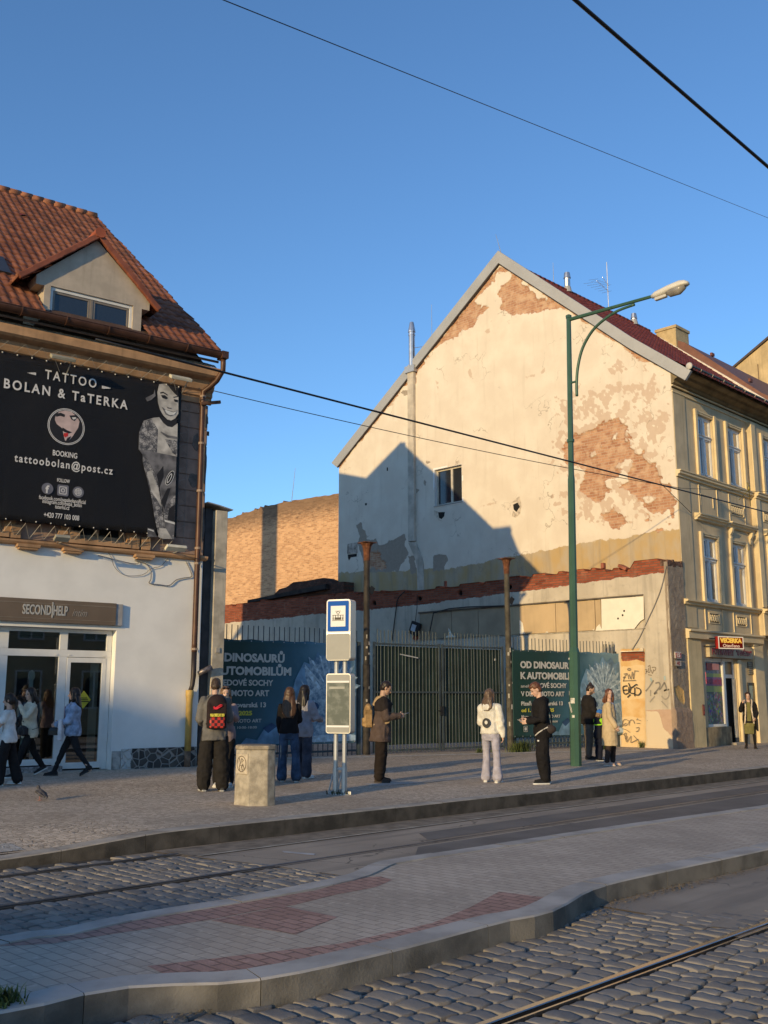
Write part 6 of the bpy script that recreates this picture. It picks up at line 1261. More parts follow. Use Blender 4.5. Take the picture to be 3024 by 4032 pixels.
# double gate with a sheeted back
gate = fence_thing('gate', 'tall grey green double gate of vertical bars with dark sheeting behind', 'gate')
gx0, gx1 = -9.52, -4.86; gm = (gx0 + gx1) / 2 - .02
for a, c in ((gx0, gm - .03), (gm + .03, gx1)):
    m = MB(); m.box(a, -.025, FZ + .06, a + .06, .025, 3.22); m.box(c - .06, -.025, FZ + .06, c, .025, 3.22)
    for z in (FZ + .09, 1.86, 3.15): m.box(a + .06, -.02, z, c - .06, .02, z + .045)
    lf_ = m.build('gate_leaf', fgreen, gate); m = MB(); pickets(m, a + .14, c - .08, FZ + .05, 3.55, .118, int(a * -10)); m.build('bars', fgreen, lf_)
m = MB(); m.box(gx0 + .05, .07, FZ + .25, gx1 - .05, .085, 3.12); m.build('sheeting', fdark, gate)
m = MB(); m.obox((-8.35, -.045, 2.86), (.62, .012, .03), Matrix.Rotation(.14, 3, 'Y')); m.obox((-5.2, -.03, 2.83), (.05, .02, .06), Matrix.Identity(3)); m.build('strap', M('pale strap', (.42, .42, .40), .6), gate)
m = MB(); m.box(gm - .06, -.05, 1.25, gm + .06, -.026, 1.5); m.box(gm - .14, -.06, 1.36, gm - .02, -.045, 1.39); m.build('lock', dark_metal, gate)
# two rusty old tram poles with flared caps
rust = M('rust', (.14, .055, .028), .9, .1, var=.4, vs=9, bs=.4); polem = M('old sooty pole paint', (.035, .03, .027), .75, .1, var=.5, vs=5, bs=.3, streak=.3); polem2 = M('old olive pole paint', (.075, .066, .05), .75, .1, var=.4, vs=5, bs=.3, streak=.4)
for x, lb, mt, zt in ((-9.74, 'tall dark rusty pole with flared cap at the left gate side', polem, 5.88), (-4.64, 'tall olive rusty pole with flared cap at the right gate side', polem2, 5.85)):
    t = thing('old_pole', lb, 'pole', tuple(np.array(FO) + np.array([math.cos(R(FA)), math.sin(R(FA))]) * x) + (0,), R(FA), 'old poles at the gate')
    MB().tube([(0, 0, .15), (0, 0, 2.6), (0, 0, 2.62), (0, 0, 5.4)], [.105, .100, .086, .080], 12).build('shaft', mt, t, smooth=False)
    MB().tube([(0, 0, 5.4), (0, 0, 5.62), (0, 0, 5.80), (0, 0, zt)], [.085, .092, .125, .18], 12).build('flared_cap', rust, t); MB().box(-.19, -.19, zt, .19, .19, zt + .02).build('cap_plate', rust, t)
    m = MB(); m.obox((.12, -.06, 4.6), (.14, .03, .2), Matrix.Rotation(.5, 3, 'Y')); m.build('hook', dark_metal, t)
    q = random.Random(int(x * 10)); scr = M('torn paper scraps', (.40, .37, .32), .9, var=.3)
    for i in range(9): z = q.uniform(.9, 3.4); a = -1.57 + q.uniform(-1.0, .9); w_ = q.uniform(.03, .06); MB().obox((.103 * math.cos(a), .103 * math.sin(a), z), (w_, .004, q.uniform(.05, .14)), Matrix.Rotation(a + 1.57, 3, 'Z')).build('paper_scrap', scr, t)
# two printed banners of the same show
def _bgreen(nt, b, v, at):
    s_ = N(nt, 'ShaderNodeSeparateXYZ', {0: v}); x, z = s_.outputs[0], s_.outputs[2]; n_ = nz(nt, v, 1.6, 4)
    f = ramp(nt, math_(nt, 'ADD', x, math_(nt, 'SUBTRACT', math_(nt, 'MULTIPLY', n_, 1.3), math_(nt, 'MULTIPLY', z, .55))), .4, 3.6)
    c = mixc(nt, f, (.012, .045, .036), (.045, .14, .21)); c = mixc(nt, ramp(nt, math_(nt, 'ADD', x, math_(nt, 'MULTIPLY', n_, 1.2)), 3.4, 4.9), c, (.16, .28, .34))
    nt.links.new(c, b.inputs['Base Color']); b.inputs['Roughness'].default_value = .5; bump(nt, b, nz(nt, v, 1.3, 2), .35, .09)
bgm = attrmat('banner print green to blue', _bgreen)
blet = M('banner pale letters', (.56, .55, .50), .55, var=.03); byel = M('banner yellow letters', (.60, .55, .07), .55, var=.03)
def _ice(nt, b, v, at):
    n_ = nz(nt, v, 7, 6, .7); c = mixc(nt, ramp(nt, n_, .35, .68), (.085, .17, .26), (.42, .54, .62)); nt.links.new(c, b.inputs['Base Color']); b.inputs['Roughness'].default_value = .5
ice = attrmat('print ice sculpture', _ice); ice_l = M('print bright ice', (.42, .54, .62), .5, var=.3, vs=9); ice_d = M('print deep blue', (.022, .06, .13), .5, var=.4, vs=3); ice_m = M('print blue haze', (.14, .26, .38), .5, var=.35, vs=3)
BW, BH = 4.72, 2.58
def show_banner(x0, label):
    a = R(FA); c, s_ = math.cos(a), math.sin(a); t = thing('show_banner', label, 'banner', (FO[0] + c * x0 + s_ * .10, FO[1] + s_ * x0 - c * .10, .58), a, 'show banners on the fence')
    def f(u, v): x = BW * u; e = .03 * abs(math.sin(x * 3.9)) ; return (x, .014 * math.sin(x * 4 + v * 3) * (v * (1 - v) * 3) + .006 * math.sin(v * 12 + x), BH * v - e * (1 if v > .98 else 0))
    o = MB().grid(80, 30, f).build('sheet', bgm, t, smooth=True); m_ = o.modifiers.new('solid', 'SOLIDIFY'); m_.thickness = .003
    fg = MB(); k = [0]
    def P_(pts, mi): k[0] += 1; fg.slab(pts, -.022 - .0005 * k[0], -.0216 - .0005 * k[0], mi, sides=False)
    q = random.Random(2)
    jag = lambda cx, cz, r0, r1, a0, a1, n: [(cx + (r1 if i % 2 else r0) * q.uniform(.86, 1.1) * math.cos(R(a0 + (a1 - a0) * i / n)), cz + (r1 if i % 2 else r0) * q.uniform(.86, 1.1) * math.sin(R(a0 + (a1 - a0) * i / n))) for i in range(n + 1)]
    P_([(2.75, .35), (2.7, 1.0), (2.85, 1.6), (3.1, 2.05), (3.35, 1.98), (3.5, 2.32), (3.72, 2.2), (3.86, 2.45), (4.05, 2.25), (4.25, 2.42), (4.4, 2.2), (4.66, 2.3), (4.68, .4), (4.2, .12), (3.4, .2)], 3)
    P_(jag(3.85, 1.35, .75, .98, -15, 150, 22) + [(3.35, 1.2), (3.7, .9)], 0)
    for i in range(9):
        a_ = R(5 + i * 17); P_([(3.85 + .28 * math.cos(a_ - .09), 1.32 + .28 * math.sin(a_ - .09)), (3.85 + .88 * math.cos(a_ - .03), 1.35 + .88 * math.sin(a_ - .03)), (3.85 + .93 * math.cos(a_ + .03), 1.35 + .93 * math.sin(a_ + .03)), (3.85 + .28 * math.cos(a_ + .05), 1.32 + .28 * math.sin(a_ + .05))], 1)
    P_([(3.0, 1.62), (3.1, 1.5), (3.5, 1.2), (3.62, 1.05), (3.5, 1.02), (3.2, 1.25)], 1); P_([(3.12, 2.0), (3.2, 1.75), (3.55, 1.35), (3.62, 1.4), (3.3, 1.8)], 1); P_([(2.72, 1.25), (2.85, 1.0), (3.25, .78), (3.4, .85), (2.95, 1.05)], 1)
    P_(ell(3.62, .98, .42, .30, 16, -.4), 0); P_(ell(3.45, .95, .12, .09, 10, -.4), 2); P_([(3.3, .7), (3.75, .72), (3.8, .3), (3.6, .15), (3.45, .2)], 0); P_([(4.1, .9), (4.55, 1.0), (4.66, .3), (4.3, .15), (4.15, .3)], 0); P_([(2.55, .55), (2.72, 1.0), (2.95, .9), (2.95, .5), (2.7, .35)], 2)
    P_([(2.95, .12), (3.0, .25), (3.3, .2), (4.3, .26), (4.68, .2), (4.68, .06), (3.4, .05)], 1); P_([(1.35, .05), (1.5, .2), (1.8, .14), (2.0, .42), (2.3, .5), (2.5, .2), (2.7, .1), (2.6, .03)], 3); P_([(1.95, .42), (2.1, .3), (2.35, .46), (2.2, .55)], 2)
    fg.build('printed_ice_sculpture', [ice, ice_l, ice_d, ice_m], t)
    for body, z, cap, w_, m_, b_ in (('OD DINOSAURŮ', 2.03, .195, 2.22, blet, .012), ('K AUTOMOBILŮM', 1.71, .195, 2.42, blet, .012), ('LEDOVÉ SOCHY', 1.45, .14, 1.47, blet, .006), ('V DEPO MOTO ART', 1.20, .14, 1.80, blet, .006), ('Plzeň, Cukrovarská 13', .93, .115, 1.72, blet, .005), ('od 1. března 2025', .74, .10, 1.34, byel, .006), ('Muzeum DEPO MOTO ART', .565, .085, 1.60, blet, .002), ('Otevřeno PO - NE 10:00-18:00', .42, .058, 1.48, blet, .001)):
        xo = .31 + (.44 if body.startswith('LED') else 0); words(body, cap / .72, m_, t, xo, z, -.026, bold=b_, fit=w_)
    words('aneb', .13, blet, t, .31, 1.45, -.026, fit=.38)
    e = MB(); e.slab(rsq((.46, .25), .085, .03), -.0262, -.0258, 0, sides=False); e.slab(rsq((.46, .25), .072, .024), -.0268, -.0264, 1, sides=False); e.slab(rsq((.46, .25), .045, .015), -.0274, -.027, 0, sides=False); e.build('printed_badge', [blet, M('badge ground', (.012, .045, .05), .5)], t)
    e = MB()
    for i in range(16): e.ball((.05 + (BW - .1) * i / 15, -.012, BH - .05), (.015, .006, .015), 6, 4); e.ball((.05 + (BW - .1) * i / 15, -.012, .04), (.015, .006, .015), 6, 4)
    e.build('eyelet', galv, t); return t
show_banner(-14.85, 'dark green exhibition banner behind the concrete bin, cut off by the wall stub')
show_banner(-4.60, 'dark green exhibition banner hung right of the gate behind the lamp post')
# weeds along the fence foot
for px_, py_, n_, h_, lb in [(2050, 2958, 420, .30, 'tuft of green weeds at the fence foot behind the person in black'), (2535, 2938, 160, .22, 'small green weed at the foot of the bricked up doorway'), (2385, 2945, 200, .25, 'patch of weeds at the fence behind the person in the beige coat'), (1900, 2962, 160, .14, 'low dry weeds under the right gate leaf')]:
    g_ = ground_pt(px_, py_, .24); o = blades(0, 0, 0, .5 if n_ > 300 else .3, .12, n_, h_, n_).build('weed', M('weed leaves', (.075, .10, .028), .7, var=.5, vs=9), None, loc=(g_[0], g_[1], sidewalk_z(*g_))); tag(o, lb, 'weed')
# ------------------------------------------------------------------ street furniture and overhead wires
def foot(x, y):
    z = .2
    for _ in range(4): g = ground_pt(x, y, z); z = sidewalk_z(*g)
    return Vector((g[0], g[1], z))
VIEW = lambda p: math.degrees(math.atan2(-p.y, -p.x))        # azimuth from a point back to the viewer
# tram stop sign
alu = M('brushed aluminium', (.50, .50, .49), .38, .6, var=.08, vs=3); alug = M('grey sign panel', (.25, .255, .25), .55, .2, var=.05); wht = M('sign white', (.74, .74, .72), .6, var=.02); blue = M('sign blue', (.004, .09, .40), .6, var=.02, spec=.15); signblk = M('sign black', (.02, .018, .016), .5)
p = foot(1338, 3128); stop = thing('tram_stop_sign', 'tram stop sign on two steel tubes with a blue panel and a timetable box', 'tram stop', p, R(VIEW(p) - 22 + 90))
def zat(y): return (2745 - y) / 3987.0 * (p.x + p.y) / 2 ** .5 * 1.0 + 1.75
kz = 1.0
def zz_(y, x=1350):
    pl = Plane((p.x, p.y), -45.0); return pl(x, y)[1] - p.z
zt, zb, z3, z4 = zz_(2362), zz_(2602), zz_(2652), zz_(2888)
def rbox(m, x0, x1, y0, y1, z0, z1, r, mi=0):
    c = [(x0 + r + (x1 - x0 - 2 * r) * sx + r * math.cos(R(a)), z0 + r + (z1 - z0 - 2 * r) * sz + r * math.sin(R(a))) for sx, sz, a0 in ((1, 1, 0), (0, 1, 90), (0, 0, 180), (1, 0, 270)) for a in (a0, a0 + 22, a0 + 45, a0 + 68, a0 + 90)]
    return m.slab(c, y0, y1, mi)
hw = .215
for a in (-.075, .075):
    q_ = MB(); q_.tube([(a, 0, 0), (a, 0, .42)], .047, 12).tube([(a, 0, .41), (a, 0, zt - .1)], .037, 12); q_.build('tube', alu, stop, smooth=False)
    q_ = MB(); q_.tube([(a, 0, -.02), (a, 0, .012)], .10, 10); q_.box(a - .12, -.02, .0, a + .12, .02, .05); q_.tube([(a - .05, 0, .3), (a - .12, .0, .02)], .012, 5); q_.build('base_flange', galv, stop)
MB().box(-.07, -.02, .38, .07, .02, .42).build('clamp', galv, stop)
m = MB(); rbox(m, -hw, hw, -.12, .12, zb, zt, .05); b1 = m.build('upper_box', alu, stop, bevel=.006)
zs = zt - (zt - zb) * .545
m = MB(); rbox(m, -hw + .012, hw - .012, -.128, -.121, zs, zt - .012, .035); m.build('sign_rim', wht, b1)
m = MB(); rbox(m, -hw + .03, hw - .03, -.133, -.1285, zs + .018, zt - .03, .02); m.build('blue_field', blue, b1)
m = MB(); m.box(-hw + .085, -.138, zs + .095, hw - .085, -.1335, zt - .11); m.build('white_field', wht, b1)
m = MB(); rbox(m, -hw + .012, hw - .012, -.128, -.121, zb + .012, zs - .02, .03); m.build('grey_field', alug, b1)
zc = (zs + .095 + zt - .11) / 2; m = MB(); tw = .105; y0, y1 = -.1415, -.1385
m.box(-tw, y0, zc - .075, tw, y1, zc - .068); m.box(-tw + .01, y0, zc - .06, tw - .01, y1, zc - .02); m.box(-tw + .005, y0, zc + .012, tw - .005, y1, zc + .02)
for i in range(5): x = -tw + .012 + i * (2 * tw - .024 - .01) / 4; m.box(x, y0, zc - .021, x + .01, y1, zc + .013)
m.obox((-.016, (y0 + y1) / 2, zc + .045), (.055, .003, .006), Matrix.Rotation(.9, 3, 'Y')); m.obox((.016, (y0 + y1) / 2, zc + .045), (.055, .003, .006), Matrix.Rotation(-.9, 3, 'Y')); m.box(-.05, y0, zc + .08, .05, y1, zc + .086); m.obox((-.016, (y0 + y1) / 2, zc + .068), (.04, .003, .006), Matrix.Rotation(-.9, 3, 'Y')); m.obox((.016, (y0 + y1) / 2, zc + .068), (.04, .003, .006), Matrix.Rotation(.9, 3, 'Y'))
m.build('tram_symbol', signblk, b1); m = MB(); m.box(-tw + .03, y0 - .001, zc - .058, -tw + .045, y0 - .0002, zc - .02); m.box(tw - .045, y0 - .001, zc - .058, tw - .03, y0 - .0002, zc - .02); m.build('symbol_gap', wht, b1)
m = MB(); rbox(m, -hw, hw, -.10, .10, z4, z3, .045); b2 = m.build('timetable_box', alu, stop, bevel=.006)
m = MB(); rbox(m, -hw + .015, hw - .015, -.108, -.101, z4 + .015, z3 - .015, .03); m.build('grey_field', alug, b2)
h_ = z3 - z4; m = MB(); m.box(-hw + .02, -.113, z3 - .155 * h_, hw - .02, -.1085, z3 - .125 * h_); m.box(-hw + .02, -.113, z4 + .105 * h_, hw - .02, -.1085, z4 + .135 * h_); m.build('white_strip', wht, b2)
def _tt(nt, b, v, at):
    c = mixc(nt, ramp(nt, nz(nt, v, 7, 5), .4, .65), (.13, .145, .125), (.215, .23, .20)); nt.links.new(c, b.inputs['Base Color']); b.inputs['Roughness'].default_value = .12; b.inputs['Specular IOR Level'].default_value = .6
MB().box(-hw + .022, -.112, z4 + .14 * h_, hw - .022, -.1085, z3 - .16 * h_).build('glazed_timetable', attrmat('glazed grey timetable', _tt), b2)
m = MB(); m.box(-hw + .06, -.1135, z3 - .26 * h_, hw - .1, -.1125, z3 - .22 * h_); m.build('timetable_heading', M('faint heading', (.26, .27, .25), .3), b2)
m = blades(0, 0, .0, .22, .1, 120, .07, 3); m.build('moss', M('moss', (.05, .05, .02), .9, var=.4), stop)

# concrete litter bin
p = foot(1003, 3165); bn = thing('concrete_bin', 'octagonal exposed aggregate concrete litter bin with round cast emblem', 'bin', p, R(VIEW(p) - 47))
conc = M('exposed aggregate concrete', (.36, .315, .245), .92, var=.25, vs=9, bs=1.0, bscale=55); dkc = M('sooty bin rim', (.17, .14, .11), .95, var=.4, vs=8, bs=.8)
def octo(sc_, z):
    lens = [.30, .27, .15, .27, .30, .27, .15, .27]; a = 0; x = y = 0; pts = []
    for i, l in enumerate(lens): d = R(90 + i * 45); pts.append((x, y)); x += l * math.cos(d); y += l * math.sin(d)
    cx = sum(q[0] for q in pts) / 8; cy = sum(q[1] for q in pts) / 8; return [((q[0] - cx) * sc_, (q[1] - cy) * sc_, z) for q in pts]
hb = .84
MB().loft([octo(1.02, -.02), octo(1.0, .05), octo(.965, hb - .06)]).build('body', conc, bn, bevel=.012); MB().loft([octo(1.01, hb - .058), octo(1.0, hb)]).build('rim', M('bin rim', (.30, .25, .185), .92, var=.35, vs=9, bs=.9, bscale=50), bn, bevel=.012)
MB().loft([octo(.72, hb + .001), octo(.70, hb + .006)]).build('opening', dkc, bn)
o8 = octo(.98, 0); fa, fb = Vector(o8[0]), Vector(o8[1]); mid = (fa + fb) / 2; nn = Vector((mid.x, mid.y, 0)).normalized(); ang = math.atan2(nn.y, nn.x) + math.pi / 2
def onface(pt, off): return mid + nn * off + Vector((math.cos(ang), math.sin(ang), 0)) * pt[0] + Vector((0, 0, pt[1]))
m = MB(); s_ = [onface(q, .004) for q in ((-.125, .43), (.125, .43), (.125, .73), (-.125, .73))]; t_ = [onface(q, .016) for q in ((-.115, .44), (.115, .44), (.115, .72), (-.115, .72))]; m.loft([s_, t_]); pl_ = m.build('emblem_plate', M('pale cast plate', (.47, .40, .30), .9, var=.2, vs=8, bs=.6), bn)
m = MB(); m.tube([onface((.095 * math.cos(R(a)), .58 + .11 * math.sin(R(a))), .018) for a in range(0, 361, 20)], .006, 5)
for st in ([(-.05, .66), (-.02, .60), (-.05, .53), (-.03, .49)], [(.0, .66), (.04, .63), (.01, .60), (.0, .66)], [(.03, .57), (.06, .52), (.02, .49), (.0, .53), (.03, .57)], [(-.02, .56), (.01, .55), (.03, .58)]): m.tube([onface(q, .018) for q in st], .006, 5)
m.build('emblem', M('emblem groove', (.15, .12, .09), .9), pl_)

# street lamp
lampg = M('green lamp paint', (.045, .105, .072), .42, .1, var=.12, vs=2); p = foot(2268, 3016); lm = thing('street_lamp', 'tall green street lamp with curved brace and pale lamp head over the street', 'street lamp', p, R(-90))
ph = Plane((p.x, p.y), -45)(2243, 1250)[1] - p.z
def ngon(r, z, n=8, a0=22.5): return [(r * math.cos(R(a0 + 360 * i / n)), r * math.sin(R(a0 + 360 * i / n)), z) for i in range(n)]
MB().loft([ngon(.130, -.05), ngon(.130, 2.55), ngon(.095, 2.66), ngon(.085, ph * .62), ngon(.070, ph * .63), ngon(.058, ph)]).build('post', lampg, lm)
m = MB(); m.loft([ngon(.070, ph - .02), ngon(.075, ph + .05), ngon(.02, ph + .08)]); m.loft([ngon(.09, 7.55), ngon(.09, 7.62)]); m.build('collar', lampg, lm)
pts = [(0, 0, ph - .06), (2.35, 0, ph - .10)]; arm = MB().tube(pts, [.05, .04], 8).build('arm', lampg, lm)
br = catmull([(1.83, 0, ph - .17), (1.4, 0, ph - .20), (1.03, 0, ph - .31), (.67, 0, ph - .52), (.39, 0, ph - .88), (.25, 0, ph - 1.3), (.20, 0, ph - 1.7), (.20, 0, ph - 2.05)], 5)
MB().tube(br, .035, 8).build('brace', lampg, lm, smooth=True); MB().tube([(.0, 0, ph - 1.68), (.21, 0, ph - 1.68)], .028, 6).build('brace_link', lampg, lm)
Rl = Matrix.Rotation(-.06, 3, 'Y') @ Matrix.Scale(.74, 3); o = Vector((2.30, 0, ph - .10)); lh = M('pale lamp housing', (.62, .585, .51), .5, var=.06)
def lsec(x, w_, zt_, zb_, k=12): return [o + Rl @ Vector((x, w_ * math.cos(2 * math.pi * i / k), (zt_ if math.sin(2 * math.pi * i / k) > 0 else zb_) * abs(math.sin(2 * math.pi * i / k)))) for i in range(k)]
hd = MB().loft([lsec(-.02, .07, .06, -.07), lsec(.12, .11, .12, -.10), lsec(.55, .15, .17, -.09), lsec(.95, .17, .19, -.06), lsec(1.12, .15, .14, -.05), lsec(1.22, .08, .06, -.04)]).build('lamp_head', lh, lm, smooth=True)
MB().loft([lsec(.48, .10, -.02, -.12), lsec(.60, .14, -.02, -.24), lsec(.90, .15, -.02, -.26), lsec(1.10, .10, -.02, -.14)]).build('lamp_glass', M('dull lamp glass', (.24, .22, .19), .25, var=.2), hd, smooth=True)
MB().obox(o + Rl @ Vector((.28, 0, -.14)), (.40, .14, .10), Rl).build('gear_box', M('gear box pale', (.48, .46, .41), .5), hd, bevel=.02)
m = MB()
for a, z, w_, h2 in ((190, 1.95, .09, .07), (215, 1.62, .08, .10), (250, 1.30, .05, .25), (180, 2.35, .06, .05), (230, 2.4, .09, .04), (280, 1.45, .10, .12), (175, 1.0, .04, .06), (285, 1.1, .06, .06)):
    r_ = .126; m.obox((r_ * math.cos(R(a)), r_ * math.sin(R(a)), z), (.006, w_, h2), Matrix.Rotation(R(a), 3, 'Z') @ Matrix.Rotation(.4 if h2 > .2 else 0, 3, 'X'))
m.build('sticker', M('weathered stickers', (.50, .48, .42), .7, var=.4, vs=20), lm)

lm.rotation_euler = (Matrix.Rotation(R(1.05), 3, Vector((1, 1, 0)).normalized()) @ Matrix.Rotation(R(-90), 3, 'Z')).to_euler()
# overhead wires
wire_m = M('dark overhead wire', (.016, .015, .015), .5)
def wire(label, pts, r, sag=0.0, name='overhead_wire'):
    n = 24; a, b_ = Vector(pts[0]), Vector(pts[1]); P_ = [a.lerp(b_, i / n) - Vector((0, 0, sag * 4 * (i / n) * (1 - i / n))) for i in range(n + 1)]
    o_ = MB().tube(P_, r, 6).build(name, wire_m, None, smooth=True); tag(o_, label, 'wire', 'overhead wires'); return o_
def ray_at(x, y, depth): d = ray(x, y); return Vector(_C + d * (depth / ((d[0] + d[1]) / 2 ** .5)))
def on_y(x, y, Y): d = ray(x, y); return Vector(_C + d * (Y / d[1]))
a, b_ = on_y(2265, 0, 3.0), on_y(3024, 657, 3.0); d_ = b_ - a; wire('thick contact wire crossing the upper right sky', (a - d_ * 1.2, b_ + d_ * 3), .013)
a, b_ = on_y(880, 0, 9.5), on_y(3024, 858, 14.5); d_ = b_ - a; wire('thin span wire crossing the whole sky from upper left', (a - d_ * .3, b_ + d_ * .06), .008)
a, b_ = on_y(905, 1472, 9.3), on_y(3024, 2018, 9.3); a2 = on_y(885, 1467, 9.3); dd_ = (b_ - a); wire('thicker wire running from the roof corner across the peeling gable', (a - dd_ * .12, b_ + dd_ * .25), .014, .0)
a, b_ = ray_at(838, 1538, 21.8), ray_at(2680, 1922, 30.6); wire('thinner wire just below the thicker one across the gable', (a, b_), .010, .12)
a, b_ = ray_at(2600, 1902, 30.2), ray_at(2722, 2020, 31.2); wire('short guy wire to the front of the gable house', (a, b_), .010)
a, b_ = ray_at(2680, 1922, 30.6), ray_at(3060, 1938, 34.0); wire('nearly level thin wire in front of the upper windows at right', (a, b_), .007)
ro = ray_at(2948, 1922, 32.8); o = MB().ball((0, 0, 0), (.05, .05, .09), 8, 6).tube([(0, 0, .08), (0, .05, .2)], .02, 5).tube([(0, .0, -.05), (-.35, .2, -.42)], .012, 4).tube([(0, 0, -.05), (.5, .2, -.5)], .012, 4).build('wire_rosette', M('brass insulator', (.22, .17, .05), .5, .3), None, loc=ro); tag(o, 'small brass wire insulator in front of the ochre pilaster', 'insulator')
# ------------------------------------------------------------------ people
def remesh(m, voxel, iters=4, amp=0.0, freq=(9, 9, 6), seed=0, streak=False):
    me = m.mesh('t', []); t = bpy.data.objects.new('t', me); COL.objects.link(t)
    r_ = t.modifiers.new('r', 'REMESH'); r_.mode = 'VOXEL'; r_.voxel_size = voxel; r_.use_smooth_shade = True
    s_ = t.modifiers.new('s', 'SMOOTH'); s_.factor = .5; s_.iterations = iters
    bpy.context.view_layer.update(); out = evalmesh(t, 'm'); bpy.data.objects.remove(t); bpy.data.meshes.remove(me)
    n = len(out.vertices)
    if amp and n:
        co = np.empty(n * 3); no = np.empty(n * 3); out.vertices.foreach_get('co', co); out.vertices.foreach_get('normal', no); co = co.reshape(-1, 3); no = no.reshape(-1, 3)
        f = fbm(co * np.array(freq) + seed * 3.7, 3)
        if streak: f = .5 * f + .8 * vnoise(co * np.array([45, 45, 3.0]) + seed)
        else: f = f + .6 * (1 - 2 * np.abs(vnoise(co * np.array(freq) * 1.6 + 40 + seed)))
        co = co + no * (amp * f)[:, None]; out.vertices.foreach_set('co', co.ravel())
    out.polygons.foreach_set('use_smooth', [True] * len(out.polygons)); out.update(); return out
def chain(m, pts, rs, n=12):
    pts = [Vector(p) for p in pts]; m.tube(pts, rs, n)
    for p, r in zip(pts, rs): m.ball(p, r * .995, n, 8)
def cloth(name, col, rough=.9, var=.18, vs=7): return M(name, col, rough, var=var, vs=vs, bs=.25, bscale=90, spec=.15)
def _skin(nt, b, v, at):
    a = N(nt, 'ShaderNodeAttribute', attribute_name='tone'); nt.links.new(a.outputs['Color'], b.inputs['Base Color']); b.inputs['Roughness'].default_value = .55; b.inputs['Subsurface Weight'].default_value = .08; b.inputs['Subsurface Radius'].default_value = (.02, .008, .004)
skin_mat = attrmat('skin', _skin)
def hairmat(name, col):
    m, nt, b = new_mat(name); v = tc(nt); n_ = nz(nt, N(nt, 'ShaderNodeMapping', {'Vector': v, 'Scale': (60, 60, 4)}).outputs[0], 1.5, 3)
    nt.links.new(mixc(nt, ramp(nt, n_, .3, .7), tuple(c * .5 for c in col), tuple(c * 1.5 for c in col)), b.inputs['Base Color']); b.inputs['Roughness'].default_value = .45; b.inputs['Specular IOR Level'].default_value = .35; return m
class Person:
    def __init__(s, label, px, py, yaw, H=1.72, lean=0, hp=0, hy=0, legs=((4, 3, 9), (-3, 5, 1)), arms=((5, 8, 12, 0), (5, 8, 12, 0)), foot=((0, 0), (0, 0)), bulk=1.0, tone=(.50, .32, .235), group='people on the pavement', beard=None, fem=False):
        s.H = H; k = s.k = H / 1.75; s.bulk = bulk; p = globals()['foot'](px, py); s.loc = p; s.yaw = yaw; s.tone = tone; s.beard = beard; s.fem = fem
        s.root = thing('person', label, 'person', p, R(yaw), group)
        # skeleton: x forward, y left
        J = {}; th, sh = .43 * k, .41 * k
        low = []
        for side, (f, ab, kn), nm in ((1, legs[0], 'L'), (-1, legs[1], 'R')):
            hip = Vector((0, side * .092 * k, 0)); d1 = Vector((math.sin(R(f)), side * math.sin(R(ab)), -math.cos(R(f)))).normalized(); d2 = Vector((math.sin(R(f - kn)), side * math.sin(R(ab)) * .6, -math.cos(R(f - kn)))).normalized()
            J['hip' + nm] = hip; J['kn' + nm] = hip + d1 * th; J['an' + nm] = hip + d1 * th + d2 * sh; low.append(J['an' + nm].z)
        pz = -min(low) + .085 * k; s.pz = pz
        for n_ in list(J): J[n_] = J[n_] + Vector((0, 0, pz))
        rot = Matrix.Rotation(R(lean), 3, 'Y'); pel = Vector((0, 0, pz))
        s.T = lambda v: pel + rot @ Vector(v)                      # torso frame: z measured above the hips
        J['neck'] = s.T((0, 0, .56 * k)); J['headb'] = s.T((.012 * k, 0, .63 * k))
        hr = Matrix.Rotation(R(hy), 3, 'Z') @ Matrix.Rotation(R(hp), 3, 'Y'); s.Hd = lambda v: J['headb'] + (hr @ Vector(v)) * k; s.hr = hr
        for side, (f, ab, el, inw), nm in ((1, arms[0], 'L'), (-1, arms[1], 'R')):
            a = s.T((0, side * (.178 if not fem else .16) * k, .485 * k)); d1 = Vector((math.sin(R(f)), side * math.sin(R(ab)), -math.cos(R(f)) * math.cos(R(ab)))).normalized()
            d2 = Vector((math.sin(R(f + el)), side * (math.sin(R(ab)) * .5 - math.sin(R(inw))), -math.cos(R(f + el)))).normalized()
            J['sh' + nm] = a; J['el' + nm] = a + d1 * .285 * k; J['wr' + nm] = a + d1 * .285 * k + d2 * .245 * k; J['hd' + nm] = d2
        s.J = J; s.footp = foot; s.make_body()
    def torso(s, m, infl, z0, z1, hem=0.0):
        k = s.k; b = s.bulk; fx = s.fem
        zs = [-.10, -.02, .08, .17, .27, .37, .45, .50, .55]; dx = [.10, .118, .108, .092, .098, .112, .105, .082, .06]; dy = [.15, .172 if fx else .162, .158 if fx else .148, .128 if fx else .138, .138 if fx else .15, .152 if fx else .168, .165 if fx else .182, .148 if fx else .168, .07]
        secs = []; N_ = 20
        for i in range(14):
            z = z0 + (z1 - z0) * i / 13; x_ = float(np.interp(z, zs, dx)); y_ = float(np.interp(z, zs, dy)); sh = max(0, (.15 - z)) * hem
            rx = (x_ * b + infl + sh) * k; ry = (y_ * b + infl + sh) * k; cx = .012 * k * (1 if z > .2 else -.5)
            secs.append([s.T((cx + rx * math.cos(2 * math.pi * j / N_), ry * math.sin(2 * math.pi * j / N_), z * k)) for j in range(N_)])
        m.loft(secs)
    def arm(s, m, nm, r0, r1, r2, upto=1.0):
        J = s.J; a, e, w_ = J['sh' + nm], J['el' + nm], J['wr' + nm]; k = s.k
        if upto >= 1: chain(m, [a, e, e.lerp(w_, .5), w_], [r0 * k, r1 * k, (r1 + r2) / 2 * k, r2 * k])
        else: chain(m, [a, a.lerp(e, upto)], [r0 * k, r1 * k])
